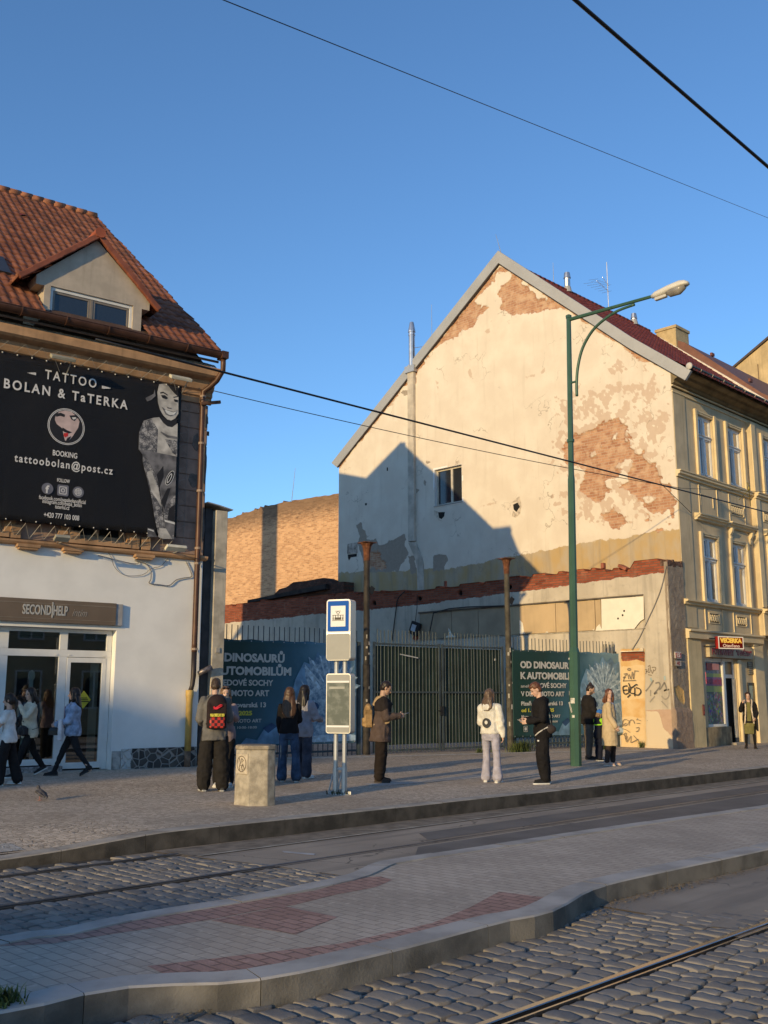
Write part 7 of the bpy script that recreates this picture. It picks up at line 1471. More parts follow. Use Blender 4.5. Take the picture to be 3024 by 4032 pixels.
    def leg(s, m, nm, rs, upto=1.0):
        J = s.J; h, kn, an = J['hip' + nm], J['kn' + nm], J['an' + nm]; k = s.k
        pts = [h, h.lerp(kn, .5), kn, kn.lerp(an, .5), kn.lerp(an, .96)]; chain(m, pts, [r * k for r in rs], 14)
    def make_body(s):
        J, k = s.J, s.k; m = MB(); s.torso(m, -.012, -.10, .55)
        for nm in 'LR':
            s.leg(m, nm, [.074, .066, .05, .046, .036]); s.arm(m, nm, .046, .038, .027)
            d = Vector((1, 0, 0)); a = J['an' + nm]; chain(m, [a, a + Vector((.05, 0, -.04)) * k], [.034 * k, .026 * k], 10)
            # hand: palm, four bent fingers, thumb from the side of the palm
            w_ = J['wr' + nm]; hd = J['hd' + nm]; side = 1 if nm == 'L' else -1; inw = Vector((0, -side, 0)); inw = (inw - hd * inw.dot(hd)).normalized(); fw = hd.cross(inw) * (1 if side < 0 else -1)
            if fw.dot(Vector((1, 0, .2))) < 0: fw = -fw
            palm = w_ + hd * .085 * k; m.obox(w_ + hd * .045 * k, (.085 * k, .032 * k, .078 * k), Matrix((hd, inw, fw)).transposed())
            for i, l in enumerate((.072, .080, .074, .058)):
                b0 = palm + fw * (.029 - .0195 * i) * k; b1 = b0 + (hd * .8 + inw * .5).normalized() * l * .5 * k; b2 = b1 + (hd * .45 + inw * .85).normalized() * l * .5 * k; chain(m, [b0 - hd * .01, b1, b2], [.0098 * k, .0092 * k, .008 * k], 7)
            t0 = w_ + hd * .03 * k + fw * .034 * k; t1 = t0 + (hd * .55 + fw * .7 + inw * .3).normalized() * .038 * k; chain(m, [t0, t1, t1 + (hd * .85 + inw * .5).normalized() * .03 * k], [.0125 * k, .0108 * k, .009 * k], 7)
        chain(m, [J['neck'] - Vector((0, 0, .05 * k)), J['headb'] + Vector((0, 0, .03 * k))], [.058 * k * s.bulk ** .5, .052 * k], 12)
        Hd = s.Hd
        def el(c, r): m.ball(Hd(c), tuple(q * k for q in r), 16, 12, rot=s.hr)
        el((.006, 0, .125), (.094, .075, .092)); el((.030, 0, .075), (.068, .061, .085)); el((.058, 0, .012), (.036, .036, .026)); el((.03, 0, .03), (.055, .052, .04)); el((.082, 0, .118), (.018, .05, .016))
        chain(m, [Hd((.092, 0, .098)), Hd((.112, 0, .064))], [.011 * k, .0165 * k], 8); el((.105, .010, .06), (.010, .009, .008)); el((.105, -.010, .06), (.010, .009, .008)); el((.088, 0, .034), (.013, .024, .008)); el((.086, 0, .022), (.013, .021, .008))
        for sg in (1, -1): el((-.005, sg * .078, .085), (.02, .010, .032)); el((.062, sg * .032, .075), (.022, .022, .024))
        me = remesh(m, .0075 * k, 2); n = len(me.vertices); co = np.empty(n * 3); me.vertices.foreach_get('co', co); co = co.reshape(-1, 3)
        hb = np.array(J['headb']); inv = np.array(s.hr.inverted()); loc = ((co - hb) @ inv.T) / k; base = np.array(s.tone); col = np.tile(base, (n, 1)) * (1 + .10 * fbm(co * 18, 2)[:, None])
        hd_ = (loc[:, 2] > -.06) & (np.abs(loc[:, 1]) < .12) & (np.abs(loc[:, 0]) < .16) & (loc[:, 2] < .25)
        def spot(c, r, cc, f=1.0):
            nonlocal col
            d = np.sqrt((((loc - np.array(c)) / np.array(r)) ** 2).sum(1)); w_ = np.clip(1.4 - d, 0, 1) * hd_ * f; col = col * (1 - w_[:, None]) + np.array(cc) * w_[:, None]
        for sg in (1, -1):
            spot((.088, sg * .033, .098), (.02, .018, .010), (.035, .025, .02)); spot((.092, sg * .034, .122), (.025, .024, .006), (.07, .045, .03), .8); spot((.085, sg * .045, .06), (.03, .025, .022), base * np.array([1.05, .82, .78]), .5)
        spot((.095, 0, .028), (.02, .026, .0085), (.33, .12, .11)); spot((.11, 0, .055), (.012, .012, .006), base * .6, .6)
        if s.beard: spot((.07, 0, .005), (.06, .06, .034), s.beard, .9); spot((.045, .05, .03), (.04, .03, .05), s.beard, .8); spot((.045, -.05, .03), (.04, .03, .05), s.beard, .8)
        a = me.color_attributes.new('tone', 'FLOAT_COLOR', 'POINT'); a.data.foreach_set('color', np.concatenate([np.clip(col, 0, 1), np.ones((n, 1))], 1).astype(np.float32).ravel())
        me.materials.append(skin_mat); link('body', me, s.root)
    def part(s, name, m, mat, voxel=.013, it=4, amp=.0, freq=(9, 9, 6), streak=False, seed=0, parent=None):
        me = remesh(m, voxel, it, amp, freq, seed + int(s.loc.x * 7), streak); me.materials.append(mat); return link(name, me, parent or s.root)
    def top(s, name, col, infl=.02, hem=-.08, sleeve=1.0, slr=(.066, .056, .046), flare=0.0, hood=False, collar=False, amp=.010, zt=.53, mat=None):
        m = MB(); s.torso(m, infl, hem, zt, flare)
        for nm in 'LR': s.arm(m, nm, *slr, upto=sleeve)
        if hood:
            m.ball(s.T((-.085 * s.k, 0, .50 * s.k)), (.075 * s.k, .125 * s.k, .085 * s.k), 14, 10); m.tube([s.T((.075 * math.cos(R(a)) * s.k - .01, .10 * math.sin(R(a)) * s.k, (.545 + .02 * math.cos(R(a) + 3.14)) * s.k)) for a in range(-150, 151, 25)], .038 * s.k, 8)
        if collar: m.tube([s.T((.062 * math.cos(R(a)) * s.k - .006, .072 * math.sin(R(a)) * s.k, .555 * s.k)) for a in range(-170, 171, 20)], .026 * s.k, 8)
        return s.part(name, m, mat or cloth(name + ' cloth', col), .0125, 3, amp)
    def bottom(s, name, col, rs, amp=.008, waist=.10, mat=None, freq=(8, 8, 9)):
        m = MB(); s.torso(m, .008, -.13, waist)
        for nm in 'LR':
            s.leg(m, nm, rs); J = s.J; h, kn = J['hip' + nm], J['kn' + nm]
        return s.part(name, m, mat or cloth(name + ' cloth', col), .0125, 3, amp, freq)
    def shoes(s, col, sole, lift=(0, 0), toe=(8, 8), long=.27):
        k = s.k; ml = cloth('shoe upper', col, .6); msol = M('shoe sole', sole, .7)
        for nm, lf_, te, side in (('L', lift[0], toe[0], 1), ('R', lift[1], toe[1], -1)):
            a = s.J['an' + nm]; rz_ = Matrix.Rotation(R(te * side), 3, 'Z') @ Matrix.Rotation(R(lf_), 3, 'Y'); base = Vector((a.x, a.y, a.z - .085 * k)); piv = Vector((.12 * k, 0, 0))
            T = lambda v: base + piv + rz_ @ (Vector(v) * k - piv) if lf_ else base + rz_ @ (Vector(v) * k)
            if lf_ : base.z = max(base.z - .0, 0)
            L_ = long; sec = [(-.075, .030, .058), (-.06, .036, .075), (.0, .040, .085), (.06, .044, .066), (.12, .047, .048), (.17, .045, .038), (L_ - .075, .030, .028)]
            m = MB(); m.loft([[T((x, w_ * math.cos(t), .022 + max(0, h_ * math.sin(t)))) for t in [math.pi * 2 * j / 14 for j in range(14)]] for x, w_, h_ in sec]); chain(m, [T((.0, 0, .06)), T((-.005, 0, .105))], [.042 * k, .045 * k], 10)
            o = s.part('shoe', m, ml, .009, 2); m = MB(); m.loft([[T((x, w_ * 1.08 * math.cos(t), .012 + .012 * (1 if math.sin(t) > 0 else -1) * min(1, abs(math.sin(t)) * 3))) for t in [math.pi * 2 * j / 14 for j in range(14)]] for x, w_, h_ in [(-.082, .022, 0)] + sec + [(L_ - .065, .02, 0)]]); m.build('sole', msol, o, smooth=False)
    def hair(s, col, style='short', length=.25, back=.0, seed=0):
        k = s.k; m = MB(); Hd = s.Hd
        def el(c, r): m.ball(Hd(c), tuple(q * k for q in r), 18, 12, rot=s.hr)
        if style in ('short', 'quiff', 'topknot'):
            el((-.012, 0, .142), (.096, .083, .088)); el((-.04, 0, .10), (.068, .078, .085))
            if style == 'quiff': el((.05, 0, .185), (.06, .065, .042)); el((.0, 0, .20), (.08, .07, .04))
            if style == 'topknot': el((-.05, 0, .215), (.042, .034, .042))
        else:
            el((-.012, 0, .14), (.104, .094, .098)); el((-.045, 0, .09), (.080, .094, .098)); el((.02, .062, .11), (.045, .026, .065)); el((.02, -.062, .11), (.045, .026, .065))
            if style == 'pony':
                el((-.11, 0, .13), (.03, .03, .03)); chain(m, [Hd((-.11, 0, .13)), Hd((-.15, 0, .05)), Hd((-.135, 0, -.06)), Hd((-.12, 0, -.14))], [.026 * k, .035 * k, .03 * k, .01 * k], 10)
            elif style == 'tied': el((-.10, 0, .09), (.04, .045, .045))
            else:
                B = [Hd((-.05, 0, .06))]; n_ = 5
                for i in range(1, n_ + 1): t = i / n_; q_ = Hd((-.06 - .035 * t, 0, .06)); B.append(Vector((q_.x - .02 * t * k, q_.y, q_.z - length * t * k)))
                secs = []
                for i, b in enumerate(B):
                    t = i / n_; wy = (.108 + .035 * math.sin(t * 2.4) - .05 * max(0, t - .75) / .25) * k; wx = (.066 - .022 * t) * k; secs.append([b + (s.hr @ Vector((wx * math.cos(2 * math.pi * j / 16), wy * math.sin(2 * math.pi * j / 16), 0))) for j in range(16)])
                m.loft(secs)
                for sg in (1, -1):
                    a = Hd((.015, sg * .078, .12)); e = Hd((.005, sg * .085, .0)); c_ = Vector((e.x - .005 * k, e.y, e.z - min(length, .16) * k)); chain(m, [a, e, c_], [.03 * k, .034 * k, .016 * k], 8)
        return s.part('hair', m, hairmat('hair %d' % (len(bpy.data.materials)), col), .009, 2, .006, (18, 18, 8), True, seed)
    def own(s, name, label, cat): return thing(name, label, cat, s.loc, R(s.yaw))
    def strip(s, m, pts, w_=.018, n=6): m.tube(catmull(pts, 4), w_, n, flat=.35)
PG = 'people on the pavement'
blackc = (.016, .015, .016)
# 1 child in white tee at the left edge
P = Person('person with a ponytail in a white T-shirt and black trousers at the left edge', 22, 3092, 140, 1.52, 2, 3, 0, ((10, 2, 6), (-10, 2, 6)), ((25, 6, 70, 15), (-8, 10, 10, 0)), fem=True)
P.top('t_shirt', (.62, .63, .62), .018, -.10, .62, (.062, .066, .06), .1); P.bottom('trousers', blackc, [.10, .098, .095, .10, .105]); P.shoes((.62, .62, .60), (.7, .7, .68)); P.hair((.022, .015, .012), 'pony')
# 2 person in cream cardigan
P = Person('person in a cream buttoned cardigan and black trousers holding a hand to the mouth', 105, 3058, 175, 1.66, 1, 4, 18, ((24, 2, 8), (-20, 2, 16)), ((40, 18, 118, 32), (2, 10, 22, 10)), fem=True)
P.top('cardigan', (.60, .53, .40), .026, -.12, 1.0, (.068, .06, .046), .08, False, True); P.bottom('trousers', blackc, [.088, .082, .066, .058, .048]); P.shoes((.02, .02, .022), (.6, .6, .58), lift=(0, 26)); P.hair((.022, .015, .012), 'long', .16)
m = MB(); k = P.k
for i in range(5): m.ball(P.T((.138 * k, .0, (.40 - .1 * i) * k)), .013, 8, 6)
m.build('button', black, P.root)
b = P.own('shoulder_bag', 'black shoulder bag on the hip of the person in the cream cardigan', 'bag'); m = MB(); m.ball((.16 * k, .06, P.pz + .02), (.07, .17, .10), 14, 10); m.box(.10, -.10, P.pz - .06, .2, .22, P.pz + .08); me = remesh(m, .014, 4, .004); me.materials.append(M('black bag leather', (.014, .014, .018), .5)); link('pouch', me, b)
m = MB(); P.strip(m, [P.T((.13 * k, -.1 * k, .08 * k)), P.T((.135 * k, -.13 * k, .3 * k)), P.T((.03, -.15 * k, .53 * k)), P.T((-.12 * k, -.02, .35 * k)), P.T((-.13 * k, .14 * k, .1 * k)), P.T((.02, .2 * k, .04 * k))], .014); m.build('strap', black, b)
# 3 person in denim jacket
P = Person('person in a pale denim jacket and ripped black jeans striding past the door', 275, 3056, 143, 1.68, -1, 0, 0, ((-22, 2, 14), (25, 2, 4)), ((12, 12, 62, 22), (10, 12, 68, 22)), fem=True)
dn = cloth('pale denim', (.25, .33, .47), .9, .4, 9); P.top('denim_jacket', None, .040, -.08, 1.0, (.082, .075, .052), 0, False, True, .014, mat=dn); P.bottom('jeans', (.018, .018, .02), [.086, .078, .06, .05, .042]); P.shoes(blackc, (.03, .03, .03), lift=(28, 0)); P.hair((.012, .010, .012), 'long', .22)
m = MB(); k = P.k; m.slab([(-.05, .47), (.05, .47), (.07, .06), (-.07, .06)], .0, .01, ax='yz'); o = m.build('pink_blouse', cloth('pink blouse', (.52, .36, .40)), P.root, loc=P.T((.158 * k, 0, 0))); 
kn = P.J['knR']; MB().ball(kn + Vector((.055 * k, 0, .01)), (.012, .03, .018), 8, 6).build('ripped_knee', M('knee skin', (.48, .32, .24), .6), P.root)
sh = P.own('folded_shawl', 'white garment draped over the arm of the person in the denim jacket', 'garment'); a = (P.J['wrL'] + P.J['elL']) / 2 + Vector((0, .02, .03)); m = MB(); m.loft([[a + Vector((dx, dy * 1.0, z)) for dx, dy in [(.055, -.09), (.075, 0), (.055, .09), (-.0, .10), (-.03, 0), (.0, -.10)]] for z in (.03, -.1, -.22, -.36)]); me = remesh(m, .012, 4, .010, (14, 14, 4)); me.materials.append(cloth('white garment', (.60, .58, .60))); link('fabric', me, sh)
hb_ = P.own('handbag', 'small black handbag carried by the person in the denim jacket', 'bag'); a = P.J['wrR'] + P.J['hdR'] * .08; m = MB(); m.loft([[a + Vector((.03 + dx * f, dy * f, z)) for dx, dy in [(.10, -.04), (.10, .04), (-.10, .04), (-.10, -.04)]] for z, f in ((-.06, .6), (-.12, .95), (-.21, 1.0))]); m.build('pouch', M('black handbag leather', (.014, .014, .016), .35), hb_, bevel=.012); MB().tube(catmull([a + Vector((-.03, 0, -.08)), a + Vector((0, 0, .01)), a + Vector((.09, 0, -.08))], 4), .006, 6).build('handle', black, hb_)
# 4 the couple: back view with red pocket backpack
P = Person('person in a grey hoodie and baggy black trousers wearing a red pocketed backpack', 838, 3115, 62, 1.80, 6, 22, -18, ((6, 5, 12), (-3, 4, 2)), ((12, 10, 60, 20), (12, 12, 70, 20)))
P.top('hoodie', (.13, .125, .12), .038, -.14, 1.0, (.082, .076, .055), .05, True, amp=.013); P.bottom('trousers', (.020, .018, .017), [.112, .118, .118, .122, .100], .013); P.shoes((.05, .05, .05), (.35, .35, .34)); P.hair((.055, .036, .022), 'quiff')
bp = P.own('backpack', 'dark brown backpack with a red checked lower pocket and red swoosh mark', 'backpack'); k = P.k; C0 = P.T((-.215 * k, 0, .27 * k))
m = MB(); m.ball(C0 + Vector((0, 0, .15)), (.10, .165, .16), 16, 12); m.box(C0.x - .085, C0.y - .155, C0.z - .24, C0.x + .08, C0.y + .155, C0.z + .16); me = remesh(m, .013, 5, .003); me.materials.append(cloth('backpack fabric', (.026, .017, .018), .8)); link('pack', me, bp)
m = MB(); m.box(C0.x - .112, C0.y - .125, C0.z - .235, C0.x - .06, C0.y + .125, C0.z - .055); mm, nt, bb = new_mat('red black check'); t_ = N(nt, 'ShaderNodeTexChecker', {'Vector': sw(nt, tc(nt), 'yz'), 'Color1': (.50, .035, .02, 1), 'Color2': (.05, .012, .012, 1), 'Scale': 21.0}); nt.links.new(t_.outputs[0], bb.inputs[0]); pk = m.build('checked_pocket', mm, bp, bevel=.03)
MB().box(C0.x - .116, C0.y - .115, C0.z - .052, C0.x - .07, C0.y + .115, C0.z - .0).build('yellow_trim', M('yellow check trim', (.50, .44, .06), .8, var=.6, vs=40), bp, bevel=.01)
sw_p = [(-.075, .05), (-.045, .012), (-.01, .012), (.085, .075), (.0, .045), (-.04, .042), (-.055, .062)]
MB().slab([(C0.y - a, C0.z + .055 + b_) for a, b_ in sw_p], C0.x - .110, C0.x - .085, ax='yz').build('swoosh_mark', M('red swoosh', (.75, .03, .05), .5), bp); MB().slab([(C0.y - a, C0.z + .02 + b_) for a, b_ in [(-.08, .05), (-.06, .062), (.04, .13), (.08, .12), (.03, .10), (-.05, .05)]], C0.x - .106, C0.x - .085, ax='yz').build('swoosh_mark', M('red lettering', (.6, .03, .04), .5), bp)
m = MB()
for sg in (1, -1): P.strip(m, [P.T((-.15 * k, sg * .07, .42 * k)), P.T((-.09 * k, sg * .11 * k, .535 * k)), P.T((.05 * k, sg * .125 * k, .53 * k)), P.T((.15 * k, sg * .13 * k, .36 * k)), P.T((.1 * k, sg * .19 * k, .15 * k)), P.T((-.12 * k, sg * .13 * k, .1 * k))], .032)
m.build('strap', M('backpack strap', (.022, .018, .02), .8), bp)
# 5 partner facing the viewer
P = Person('person with fair brown hair and sunglasses pushed up, facing the grey hoodie wearer', 878, 3098, 232, 1.66, 3, -4, 8, ((2, 2, 3), (-2, 2, 2)), ((40, 10, 70, 18), (40, 10, 70, 18)), tone=(.56, .37, .28), fem=True)
P.top('jacket', (.26, .20, .21), .028, -.12, 1.0, (.066, .058, .046), .05); P.bottom('trousers', blackc, [.10, .095, .085, .085, .08]); P.shoes((.62, .60, .57), (.65, .64, .6)); P.hair((.15, .085, .045), 'long', .30)
sg_ = P.own('sunglasses', 'dark sunglasses pushed up on the fair brown hair', 'sunglasses'); m = MB(); k = P.k
for sg in (1, -1): m.ball(P.Hd((.075, sg * .036, .19)), (.012, .03, .02), 10, 6, rot=P.hr)
m.tube([P.Hd((.08, -.07, .19)), P.Hd((.082, .07, .19))], .006, 5); m.build('lens', M('dark lens', (.01, .01, .01), .1), sg_)
# 6 long brown hair, black top, blue jeans
P = Person('person seen from behind with long brown hair, black top and blue flared jeans', 1135, 3078, 52, 1.66, 0, 2, -6, ((7, 3, 12), (-3, 5, 2)), ((8, 8, 30, 10), (22, 8, 55, 20)), fem=True)
P.top('sweater', (.012, .011, .012), .024, -.02, 1.0, (.064, .056, .044), 0, amp=.008); P.bottom('jeans', None, [.094, .086, .078, .086, .104], .008, mat=cloth('blue denim', (.038, .068, .125), .9, .45, 5)); P.shoes((.03, .03, .03), (.45, .44, .42)); P.hair((.070, .036, .020), 'long', .42, seed=4)
# 7 dark hair, grey jacket
P = Person('person with black hair, grey jacket and dark wide jeans beside the concrete bin', 1192, 3064, 12, 1.70, 1, 6, -12, ((2, 3, 3), (-3, 3, 2)), ((20, 12, 60, 25), (18, 16, 62, 22)), fem=True)
P.top('jacket', (.27, .27, .31), .040, -.14, 1.0, (.080, .072, .050), .05, False, True, .014); P.bottom('jeans', None, [.10, .098, .095, .10, .104], .008, mat=cloth('dark denim', (.045, .055, .085), .9, .4, 5)); P.shoes((.62, .62, .62), (.66, .66, .64)); P.hair((.010, .008, .009), 'long', .36, seed=2)
# 8 man with tan backpack
P = Person('person in a brown jacket with a tan backpack looking down at a phone', 1500, 3080, -38, 1.80, 3, 26, 0, ((5, 4, 10), (-3, 5, 2)), ((8, 8, 84, 18), (8, 8, 88, 20)), bulk=1.15, tone=(.44, .28, .20))
P.top('jacket', (.085, .062, .055), .036, -.22, 1.0, (.084, .074, .056), .12, False, True, .012); P.bottom('trousers', (.020, .015, .013), [.108, .104, .094, .09, .082], .012); P.shoes((.045, .032, .026), (.05, .04, .035)); P.hair((.018, .012, .010), 'short')
m = MB(); P.torso(m, .040, .30, .53); 
for nm in 'LR': P.arm(m, nm, .088, .08, .066, upto=.55)
P.part('dark_yoke', m, cloth('black yoke', (.022, .018, .018)), .013, 3, .010)
bp = P.own('backpack', 'small tan canvas backpack on the person in the brown jacket', 'backpack'); k = P.k; C0 = P.T((-.235 * k, 0, .20 * k)); tanb = cloth('tan canvas', (.30, .19, .085), .8, .35, 12)
m = MB(); m.ball(C0 + Vector((.0, 0, .13)), (.075, .12, .11), 14, 10); m.box(C0.x - .075, C0.y - .12, C0.z - .19, C0.x + .06, C0.y + .12, C0.z + .12); m.box(C0.x - .115, C0.y - .09, C0.z - .17, C0.x - .06, C0.y + .09, C0.z - .02); me = remesh(m, .012, 4, .006, (16, 16, 14)); me.materials.append(tanb); link('pack', me, bp)
m = MB()
for sg in (1, -1): P.strip(m, [P.T((-.16 * k, sg * .06, .40 * k)), P.T((-.08 * k, sg * .10 * k, .55 * k)), P.T((.07 * k, sg * .12 * k, .53 * k)), P.T((.175 * k, sg * .12 * k, .33 * k)), P.T((.1 * k, sg * .21 * k, .13 * k)), P.T((-.15 * k, sg * .13 * k, .06 * k))], .022)
m.build('strap', M('tan strap', (.34, .24, .13), .8), bp)
ph_ = P.own('phone', 'grey phone held by the person in the brown jacket', 'phone'); a = P.J['wrR'] + P.J['hdR'] * .11; MB().obox(a + Vector((.02, .03, .02)), (.15, .075, .009), Matrix.Rotation(-.35, 3, 'Y')).build('case', M('phone grey', (.22, .22, .23), .3), ph_, bevel=.003)
# 9 white hoodie
P = Person('person with long hair in a white hoodie and lavender flared trousers', 1935, 3080, 22, 1.66, -2, 2, -25, ((8, 2, 14), (-5, 5, 2)), ((14, 10, 40, 18), (-2, 12, 10, 0)), fem=True)
P.top('hoodie', (.66, .63, .56), .032, .0, 1.0, (.084, .076, .050), -.05, True, amp=.014); P.bottom('trousers', (.36, .345, .41), [.090, .080, .068, .078, .098], .008); P.shoes((.62, .60, .58), (.66, .65, .62)); P.hair((.105, .068, .046), 'long', .26, seed=6)
k = P.k; m = MB(); m.slab([(.03 + .075 * math.cos(a), .20 + .09 * math.sin(a)) for a in [i * .35 for i in range(18)]], 0, .012, ax='yz'); m.build('back_print', M('black back print', (.03, .03, .032), .7), P.root, loc=P.T((-.168 * k, 0, .0))); m = MB(); m.slab([(.03 + .03 * math.cos(a), .21 + .035 * math.sin(a)) for a in [i * .6 for i in range(10)]], 0, .006, ax='yz'); m.build('back_print', M('pale back print', (.6, .58, .52), .7), P.root, loc=P.T((-.176 * k, 0, 0)))
# 10 person in black
P = Person('person all in black with auburn hair and a sling bag looking at a phone', 2142, 3086, 138, 1.80, 3, 28, 0, ((7, 4, 14), (-4, 5, 3)), ((2, 8, 78, 18), (2, 8, 82, 20)), tone=(.56, .36, .27))
P.top('hoodie', (.014, .013, .014), .038, -.12, 1.0, (.080, .074, .055), .05, True, amp=.012); P.bottom('trousers', (.013, .012, .013), [.110, .112, .106, .100, .078], .013); P.shoes((.02, .02, .02), (.6, .6, .58), long=.29); P.hair((.115, .048, .024), 'quiff'); k = P.k
sl = P.own('sling_bag', 'dark sling bag with a pale strap on the back of the person in black', 'bag'); m = MB(); C0 = P.T((-.10 * k, .155 * k, .02 * k)); m.ball(C0, (.12, .055, .085), 14, 10); me = remesh(m, .012, 3, .005); me.materials.append(M('brown black bag', (.030, .022, .02), .7)); link('pouch', me, sl)
m = MB(); P.strip(m, [P.T((-.06, .2 * k, .06 * k)), P.T((.10 * k, .185 * k, -.02)), P.T((.155 * k, .09, -.08 * k))], .010); m.build('pale_strap', M('pale zip strap', (.50, .48, .45), .6), sl); m = MB(); P.strip(m, [P.T((-.15 * k, .1, .08 * k)), P.T((-.165 * k, .02, .3 * k)), P.T((-.1 * k, -.1, .5 * k)), P.T((.06, -.12, .53 * k)), P.T((.16 * k, -.02, .35 * k)), P.T((.16 * k, .14, .08 * k))], .016); m.build('strap', black, sl)
ph_ = P.own('phone', 'pale phone held by the person in black', 'phone'); a = P.J['wrL'] + P.J['hdL'] * .11; MB().obox(a + Vector((.02, -.03, .02)), (.15, .075, .009), Matrix.Rotation(-.35, 3, 'Y')).build('case', M('phone pale', (.45, .44, .42), .3), ph_, bevel=.003)
MB().box(.10, .165, P.pz - .19, .135, .185, P.pz - .165).build('trouser_logo', M('white logo dot', (.7, .7, .68), .6), P.root)
# 11 bearded adult with the child
P = Person('bearded person with a topknot in a black jacket behind the child', 2322, 2990, -42, 1.84, 2, 26, -14, ((2, 4, 3), (-2, 4, 3)), ((14, 10, 34, 12), (14, 9, 30, 14)), bulk=1.12, tone=(.46, .29, .21), beard=(.05, .032, .024))
P.top('jacket', (.018, .016, .016), .048, -.10, 1.0, (.092, .084, .060), 0, False, True, .016); P.bottom('trousers', (.105, .088, .072), [.104, .10, .086, .08, .07], .010); P.shoes(blackc, (.03, .03, .03)); P.hair((.028, .018, .013), 'topknot')
# 12 child
P = Person('child in a blue cap and black and neon green jacket', 2362, 2996, -20, 1.20, 3, 16, -10, ((4, 5, 5), (-6, 5, 4)), ((24, 12, 60, 20), (26, 14, 64, 16)), tone=(.56, .37, .28))
P.top('jacket', (.012, .014, .022), .048, -.16, 1.0, (.088, .084, .062), 0, True, amp=.012); P.bottom('trousers', (.012, .014, .026), [.11, .10, .092, .09, .08], .010); P.shoes((.02, .02, .02), (.6, .6, .58)); P.hair((.24, .16, .09), 'long', .10)
m = MB()
for nm in 'LR': P.arm(m, nm, .096, .091, .069)
neon = cloth('neon green', (.30, .62, .03), .8, .12); P.part('neon_sleeve', m, neon, .013, 3, .010); m = MB(); k = P.k; m.tube([P.T((.13 * math.cos(R(a)) * k, .20 * math.sin(R(a)) * k, (.36 + .03 * math.cos(R(a))) * k)) for a in range(0, 361, 20)], .032 * k, 8); P.part('neon_band', m, neon, .012, 2)
m = MB(); m.ball(P.Hd((-.010, 0, .152)), (.128 * k, .114 * k, .105 * k), 18, 12, rot=P.hr); m.loft([[P.Hd((x, w_ * math.cos(t), .125 + .010 * math.sin(t) - .02 * (x - .08))) for t in [2 * math.pi * j / 12 for j in range(12)]] for x, w_ in ((.05, .105), (.13, .09), (.18, .07), (.215, .03))]); P.part('cap', m, cloth('blue cap', (.035, .14, .42), .8), .009, 2)
# 13 beige coat
P = Person('person with reddish hair in an open beige coat looking at the viewer', 2408, 3015, -62, 1.70, 0, -3, -66, ((6, 3, 9), (-5, 4, 2)), ((2, 10, 12, 4), (4, 9, 26, 6)), tone=(.54, .34, .25), fem=True, bulk=1.06)
P.bottom('trousers', (.045, .032, .028), [.096, .09, .076, .066, .056]); P.shoes((.50, .34, .26), (.58, .50, .43), long=.26); P.hair((.13, .050, .026), 'long', .17, seed=8); k = P.k
P.top('blouse', (.58, .56, .60), .018, -.05, .3, (.055, .05, .05), 0, amp=.006)
m = MB(); N_ = 22; zs = [(-.46, .20, .235), (-.25, .19, .23), (-.10, .185, .225), (.05, .178, .215), (.2, .168, .205), (.34, .165, .21), (.45, .145, .208), (.51, .11, .18)]; secs = []
for z, rx, ry in zs:
    r2 = []; a0, a1 = R(24), R(336)
    for j in range(N_): a = a0 + (a1 - a0) * j / (N_ - 1); r2.append(P.T((rx * k * math.cos(a), ry * k * math.sin(a), z * k)))
    for j in reversed(range(N_)): a = a0 + (a1 - a0) * j / (N_ - 1); r2.append(P.T(((rx - .028) * k * math.cos(a), (ry - .028) * k * math.sin(a), z * k)))
    secs.append(r2)
m.loft(secs)
for nm in 'LR': P.arm(m, nm, .074, .068, .062, upto=1)
coat = cloth('beige coat wool', (.50, .385, .235), .95, .12); P.part('coat', m, coat, .0125, 3, .008); m = MB(); a = P.T((.06 * k, -.205 * k, -.14 * k)); m.obox(a, (.13, .02, .012), Matrix.Rotation(-.1, 3, 'Y')); m.build('coat_pocket', M('pocket seam', (.33, .25, .15), .9), P.root)
# 14 person at the far right by the shop
P = Person('person in an olive dress and fleece lined black coat beside the shop door', 2958, 2948, 205, 1.68, 0, 2, 0, ((9, 3, 14), (-6, 4, 3)), ((6, 12, 40, 16), (40, 18, 118, 26)), tone=(.56, .36, .27), fem=True)
P.top('coat', (.016, .014, .014), .040, -.12, 1.0, (.082, .076, .056), .0, amp=.012); P.bottom('tights', (.012, .012, .013), [.080, .070, .054, .048, .038], .003); P.shoes((.03, .022, .02), (.03, .03, .03)); P.hair((.04, .022, .015), 'tied'); k = P.k
m = MB(); secs = []
for z, rx, ry in ((-.46, .15, .17), (-.3, .14, .18), (-.1, .128, .178), (.06, .118, .165)): secs.append([P.T((rx * k * math.cos(2 * math.pi * j / 20), ry * k * math.sin(2 * math.pi * j / 20), z * k)) for j in range(20)])
m.loft(secs); P.part('dress', m, cloth('olive dress', (.17, .155, .060)), .0125, 3, .008); m = MB(); m.slab([(-.05, .52), (.05, .52), (.06, -.05), (-.06, -.05)], -.01, .02, ax='yz'); m.build('dress_front', cloth('olive dress front', (.15, .14, .055)), P.root, loc=P.T((.16 * k, 0, 0)))
m = MB()
for sg in (1, -1): P.strip(m, [P.T((-.06 * k, sg * .10 * k, .57 * k)), P.T((.07 * k, sg * .115 * k, .54 * k)), P.T((.165 * k, sg * .09 * k, .40 * k)), P.T((.175 * k, sg * .10 * k, .2 * k)), P.T((.175 * k, sg * .12 * k, .02 * k)), P.T((.165 * k, sg * .14 * k, -.14 * k))], .062, 10)
P.part('fleece_lining', m, cloth('cream fleece', (.62, .52, .40), .95, .25, 20), .012, 3, .010, (22, 22, 22))
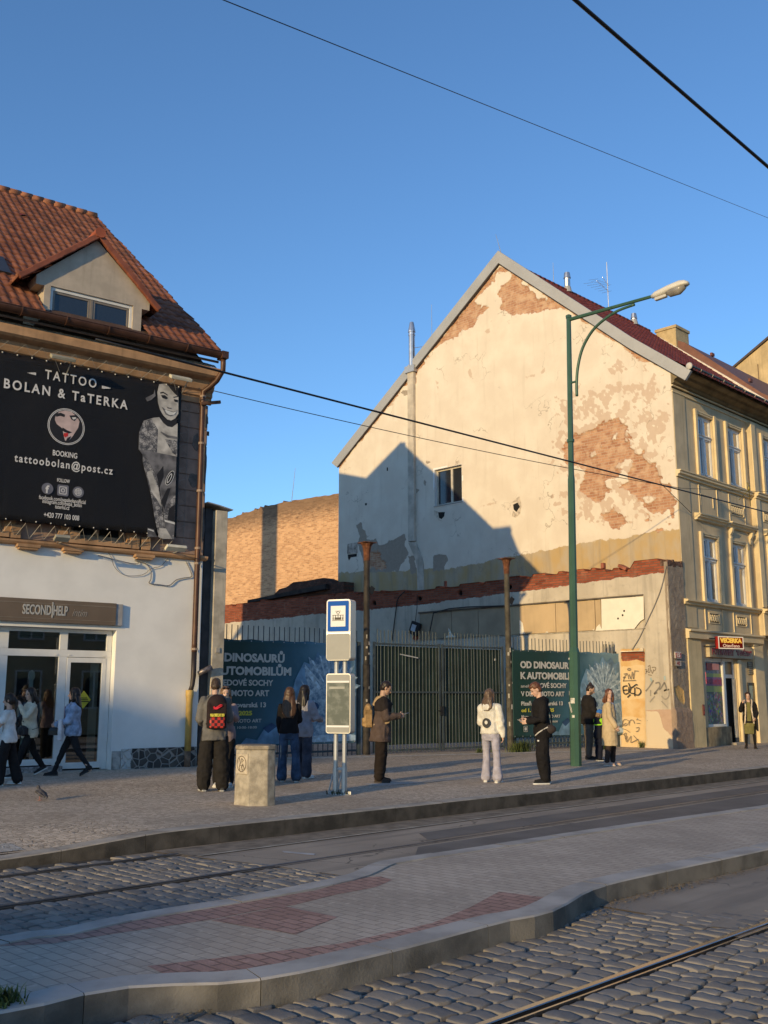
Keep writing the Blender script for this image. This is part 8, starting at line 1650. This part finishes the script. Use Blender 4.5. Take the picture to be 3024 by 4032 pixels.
b = P.own('tote_bag', 'black tote bag with pale edging hanging from the shoulder by the shop', 'bag'); a = P.T((.12 * k, .20 * k, -.12 * k)); Rm = Matrix.Rotation(.3, 3, 'Y') @ Matrix.Rotation(.2, 3, 'Z'); MB().obox(a, (.34, .05, .40), Rm).build('pouch', M('black tote', (.016, .015, .015), .7), b, bevel=.02); m = MB()
for dx in (-.17, .17): m.obox(a + Rm @ Vector((dx, .028, 0)), (.012, .012, .40), Rm)
m.obox(a + Rm @ Vector((0, .028, -.2)), (.34, .012, .012), Rm); m.build('edging', M('pale bag edging', (.55, .50, .44), .7), b); m = MB(); P.strip(m, [a + Vector((-.1, 0, .2)), P.T((.02, .19 * k, .3 * k)), P.T((0, .15 * k, .56 * k)), P.T((.1, .19 * k, .3 * k)), a + Vector((.1, 0, .2))], .012); m.build('strap', black, b)
# mannequin in the shop window
a_ = R(LFA); u_, y_ = -3.44, .62
mp = Vector((LFO[0] + math.cos(a_) * u_ - math.sin(a_) * y_, LFO[1] + math.sin(a_) * u_ + math.cos(a_) * y_, .46)); mq = thing('mannequin', 'white shop mannequin in a dark flowered dress behind the window', 'mannequin', mp, R(LFA - 90 + 8))
m = MB(); m.ball((.0, 0, 1.72), (.085, .07, .115), 14, 10); chain(m, [(0, 0, 1.45), (0, 0, 1.62)], [.05, .042], 10); chain(m, [(0, .17, 1.42), (-.02, .24, 1.15), (.04, .25, .92)], [.042, .034, .026], 10); chain(m, [(0, -.17, 1.42), (-.02, -.24, 1.15), (.04, -.25, .92)], [.042, .034, .026], 10)
chain(m, [(0, .09, .9), (.02, .09, .5), (0, .10, .08)], [.085, .06, .04], 10); chain(m, [(0, -.09, .9), (.05, -.11, .5), (.02, -.15, .08)], [.085, .06, .04], 10); m.loft([[(rx * math.cos(2 * math.pi * j / 16), ry * math.sin(2 * math.pi * j / 16), z) for j in range(16)] for z, rx, ry in ((.85, .1, .16), (1.05, .085, .12), (1.3, .11, .155), (1.45, .07, .15))])
me = remesh(m, .012, 4); me.materials.append(M('mannequin shell', (.80, .84, .78), .4, var=.03)); link('body', me, mq)
m = MB(); m.loft([[(rx * math.cos(2 * math.pi * j / 18), ry * math.sin(2 * math.pi * j / 18), z) for j in range(18)] for z, rx, ry in ((.62, .17, .23), (.85, .14, .20), (1.05, .105, .145), (1.3, .13, .175), (1.44, .085, .17))]); chain(m, [(0, .17, 1.40), (-.01, .21, 1.24)], [.06, .055], 10); chain(m, [(0, -.17, 1.40), (-.01, -.21, 1.24)], [.06, .055], 10)
me = remesh(m, .013, 3, .006); me.materials.append(M('dark flowered dress', (.03, .022, .024), .8, var=.9, vs=16, hue=(.16, .10, .09))); link('dress', me, mq); MB().tube([(0, 0, -.03), (0, 0, .0)], .2, 18).build('base_plate', galv, mq)
# pigeon
p = foot(160, 3152); pg = thing('pigeon', 'grey pigeon standing on the pavement in front of the shop', 'bird', p, R(100)); pg.scale = (.8, .8, .8); m = MB(); pc = M('pigeon plumage', (.06, .057, .062), .8, var=.45, vs=16)
m.ball((0, 0, .135), (.10, .062, .062), 16, 10, rot=Matrix.Rotation(.5, 3, 'Y').inverted()); chain(m, [(.06, 0, .17), (.085, 0, .215), (.09, 0, .245)], [.045, .032, .03], 10); chain(m, [(-.06, 0, .11), (-.17, 0, .06)], [.045, .022], 10); chain(m, [(.10, 0, .243), (.145, 0, .232)], [.014, .005], 6)
for sg in (1, -1): chain(m, [(.06, sg * .055, .16), (-.05, sg * .062, .12), (-.15, sg * .035, .075)], [.03, .03, .01], 8)
me = remesh(m, .007, 3); me.materials.append(pc); link('body', me, pg); m = MB()
for sg in (1, -1):
    m.tube([(.0, sg * .025, .09), (.005, sg * .025, .005)], .006, 6)
    for t in (-.5, 0, .5): m.tube([(.005, sg * .025, .006), (.005 + .035 * math.cos(t), sg * .025 + .035 * math.sin(t), .004)], .004, 5)
m.build('leg', M('pink pigeon legs', (.40, .17, .14), .7), pg)
